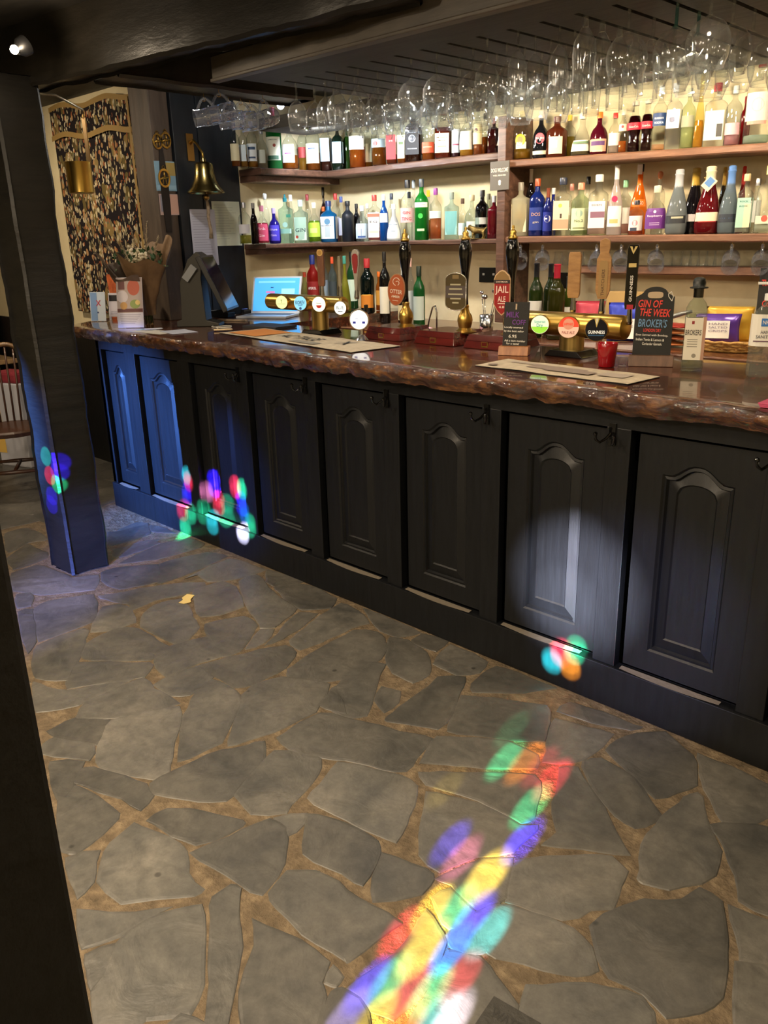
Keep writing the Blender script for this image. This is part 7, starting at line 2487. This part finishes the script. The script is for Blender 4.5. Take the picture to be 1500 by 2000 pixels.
# ---- small things on the floor
p = onZ(366, 1170, 0)
o = MB().add([(y * -.85, x * 1.0, z) for z in (.0005, .002) for (x, y) in [(-.030, -.045), (.018, -.060), (.034, -.01), (.020, .02), (.034, .055), (.0, .070), (-.034, .048), (-.022, .01)]], [tuple(range(8))[::-1], tuple(range(8, 16))] + [(i, (i + 1) % 8, (i + 1) % 8 + 8, i + 8) for i in range(8)]).build('dry_leaf', M('#d8bf7a', .7), loc=(p.x, p.y, .0015))
o.rotation_euler = (0, 0, R(132))
o.scale = (.95, .8, 1)
tag(o, 'small pale yellow leaf scrap lying on the slate floor', 'leaf')
p = onZ(985, 2012, 0)
t = thing('floor_plate', 'small grey square plate with worn lettering at the bottom edge', 'plate', (p.x, p.y, 0), R(8))
MB().box(-.055, .055, -.07, .055, .0005, .004).build('plate_body', M('#33312c', .6, 0, 0, 0, .4, 60), t, bevel=.001)
f = MB()
put_text(f, 'WATER', 0, .02, .022, .080, 0, 0, None, 0, Matrix.Translation((0, 0, .0048)) @ Matrix(((1, 0, 0, 0), (0, 0, 1, 0), (0, -1, 0, 0), (0, 0, 0, 1))) @ Matrix.Scale(-1, 4, (0, 0, 1)) @ Matrix.Scale(-1, 4, (0, 0, 1)))
f.build('plate_lettering', [M('#2a2926', .7)], t, fix=False)

# ---- small bronze dog on the middle left shelf
def skin_mesh(chains, name, mat, parent=None, sub=2):
    """chains of (x, y, z, radius); the first point of a later chain may repeat an earlier point to branch from it"""
    vs, es, rr_ = [], [], []
    idx = {}
    for ch_ in chains:
        prev = None
        for (x, y, z, r) in ch_:
            k = (round(x, 5), round(y, 5), round(z, 5))
            if k not in idx:
                idx[k] = len(vs)
                vs.append((x, y, z))
                rr_.append(r)
            if prev is not None:
                es.append((prev, idx[k]))
            prev = idx[k]
    me = bpy.data.meshes.new(name)
    me.from_pydata(vs, es, [])
    o = bpy.data.objects.new(name, me)
    COL.objects.link(o)
    sk = o.modifiers.new('skin', 'SKIN')
    for d, r in zip(me.skin_vertices[0].data, rr_):
        d.radius = (r, r)
    me.skin_vertices[0].data[0].use_root = True
    sb = o.modifiers.new('sub', 'SUBSURF')
    sb.levels = sb.render_levels = sub
    dg = bpy.context.evaluated_depsgraph_get()
    m2 = bpy.data.meshes.new_from_object(o.evaluated_get(dg))
    bpy.data.objects.remove(o)
    m2.materials.clear()
    m2.materials.append(mat)
    for p_ in m2.polygons:
        p_.use_smooth = True
    o = bpy.data.objects.new(name, m2)
    COL.objects.link(o)
    if parent:
        o.parent = parent
    return o


BRONZE = noise_mat('aged_bronze', [(.3, '#4a3c20'), (.7, '#a08a54')], 40, .35, (1, 1, 1), .3, metal=.85)
p = onY(933, 468, 1.572)
t = thing('dog_figurine', 'small bronze dog figurine standing before the black bottle', 'figurine', (p.x, 1.572, ZM + .001), R(20))
S_ = 1.0
hip, mid, sh_ = (.030, 0, .046, .015), (.004, 0, .045, .017), (-.022, 0, .047, .017)
skin_mesh([[hip, mid, sh_, (-.036, 0, .058, .014), (-.050, 0, .060, .015), (-.064, 0, .054, .010)],
           [hip, (.032, -.013, .034, .009), (.038, -.014, .018, .005), (.034, -.014, .005, .005), (.028, -.014, .004, .005)],
           [hip, (.032, .013, .034, .009), (.038, .014, .018, .005), (.034, .014, .005, .005), (.028, .014, .004, .005)],
           [sh_, (-.024, -.014, .032, .008), (-.026, -.016, .018, .005), (-.027, -.016, .005, .005), (-.034, -.016, .004, .005)],
           [sh_, (-.024, .014, .032, .008), (-.026, .016, .018, .005), (-.027, .016, .005, .005), (-.034, .016, .004, .005)],
           [hip, (.045, 0, .056, .004), (.052, 0, .064, .002)],
           [(-.050, 0, .060, .015), (-.048, -.011, .072, .004), (-.046, -.013, .078, .002)],
           [(-.050, 0, .060, .015), (-.048, .011, .072, .004), (-.046, .013, .078, .002)]], 'dog_body', BRONZE, t)
MB().box(-.045, .050, -.024, .024, 0, .003).build('figurine_base', BRONZE, t, bevel=.001)
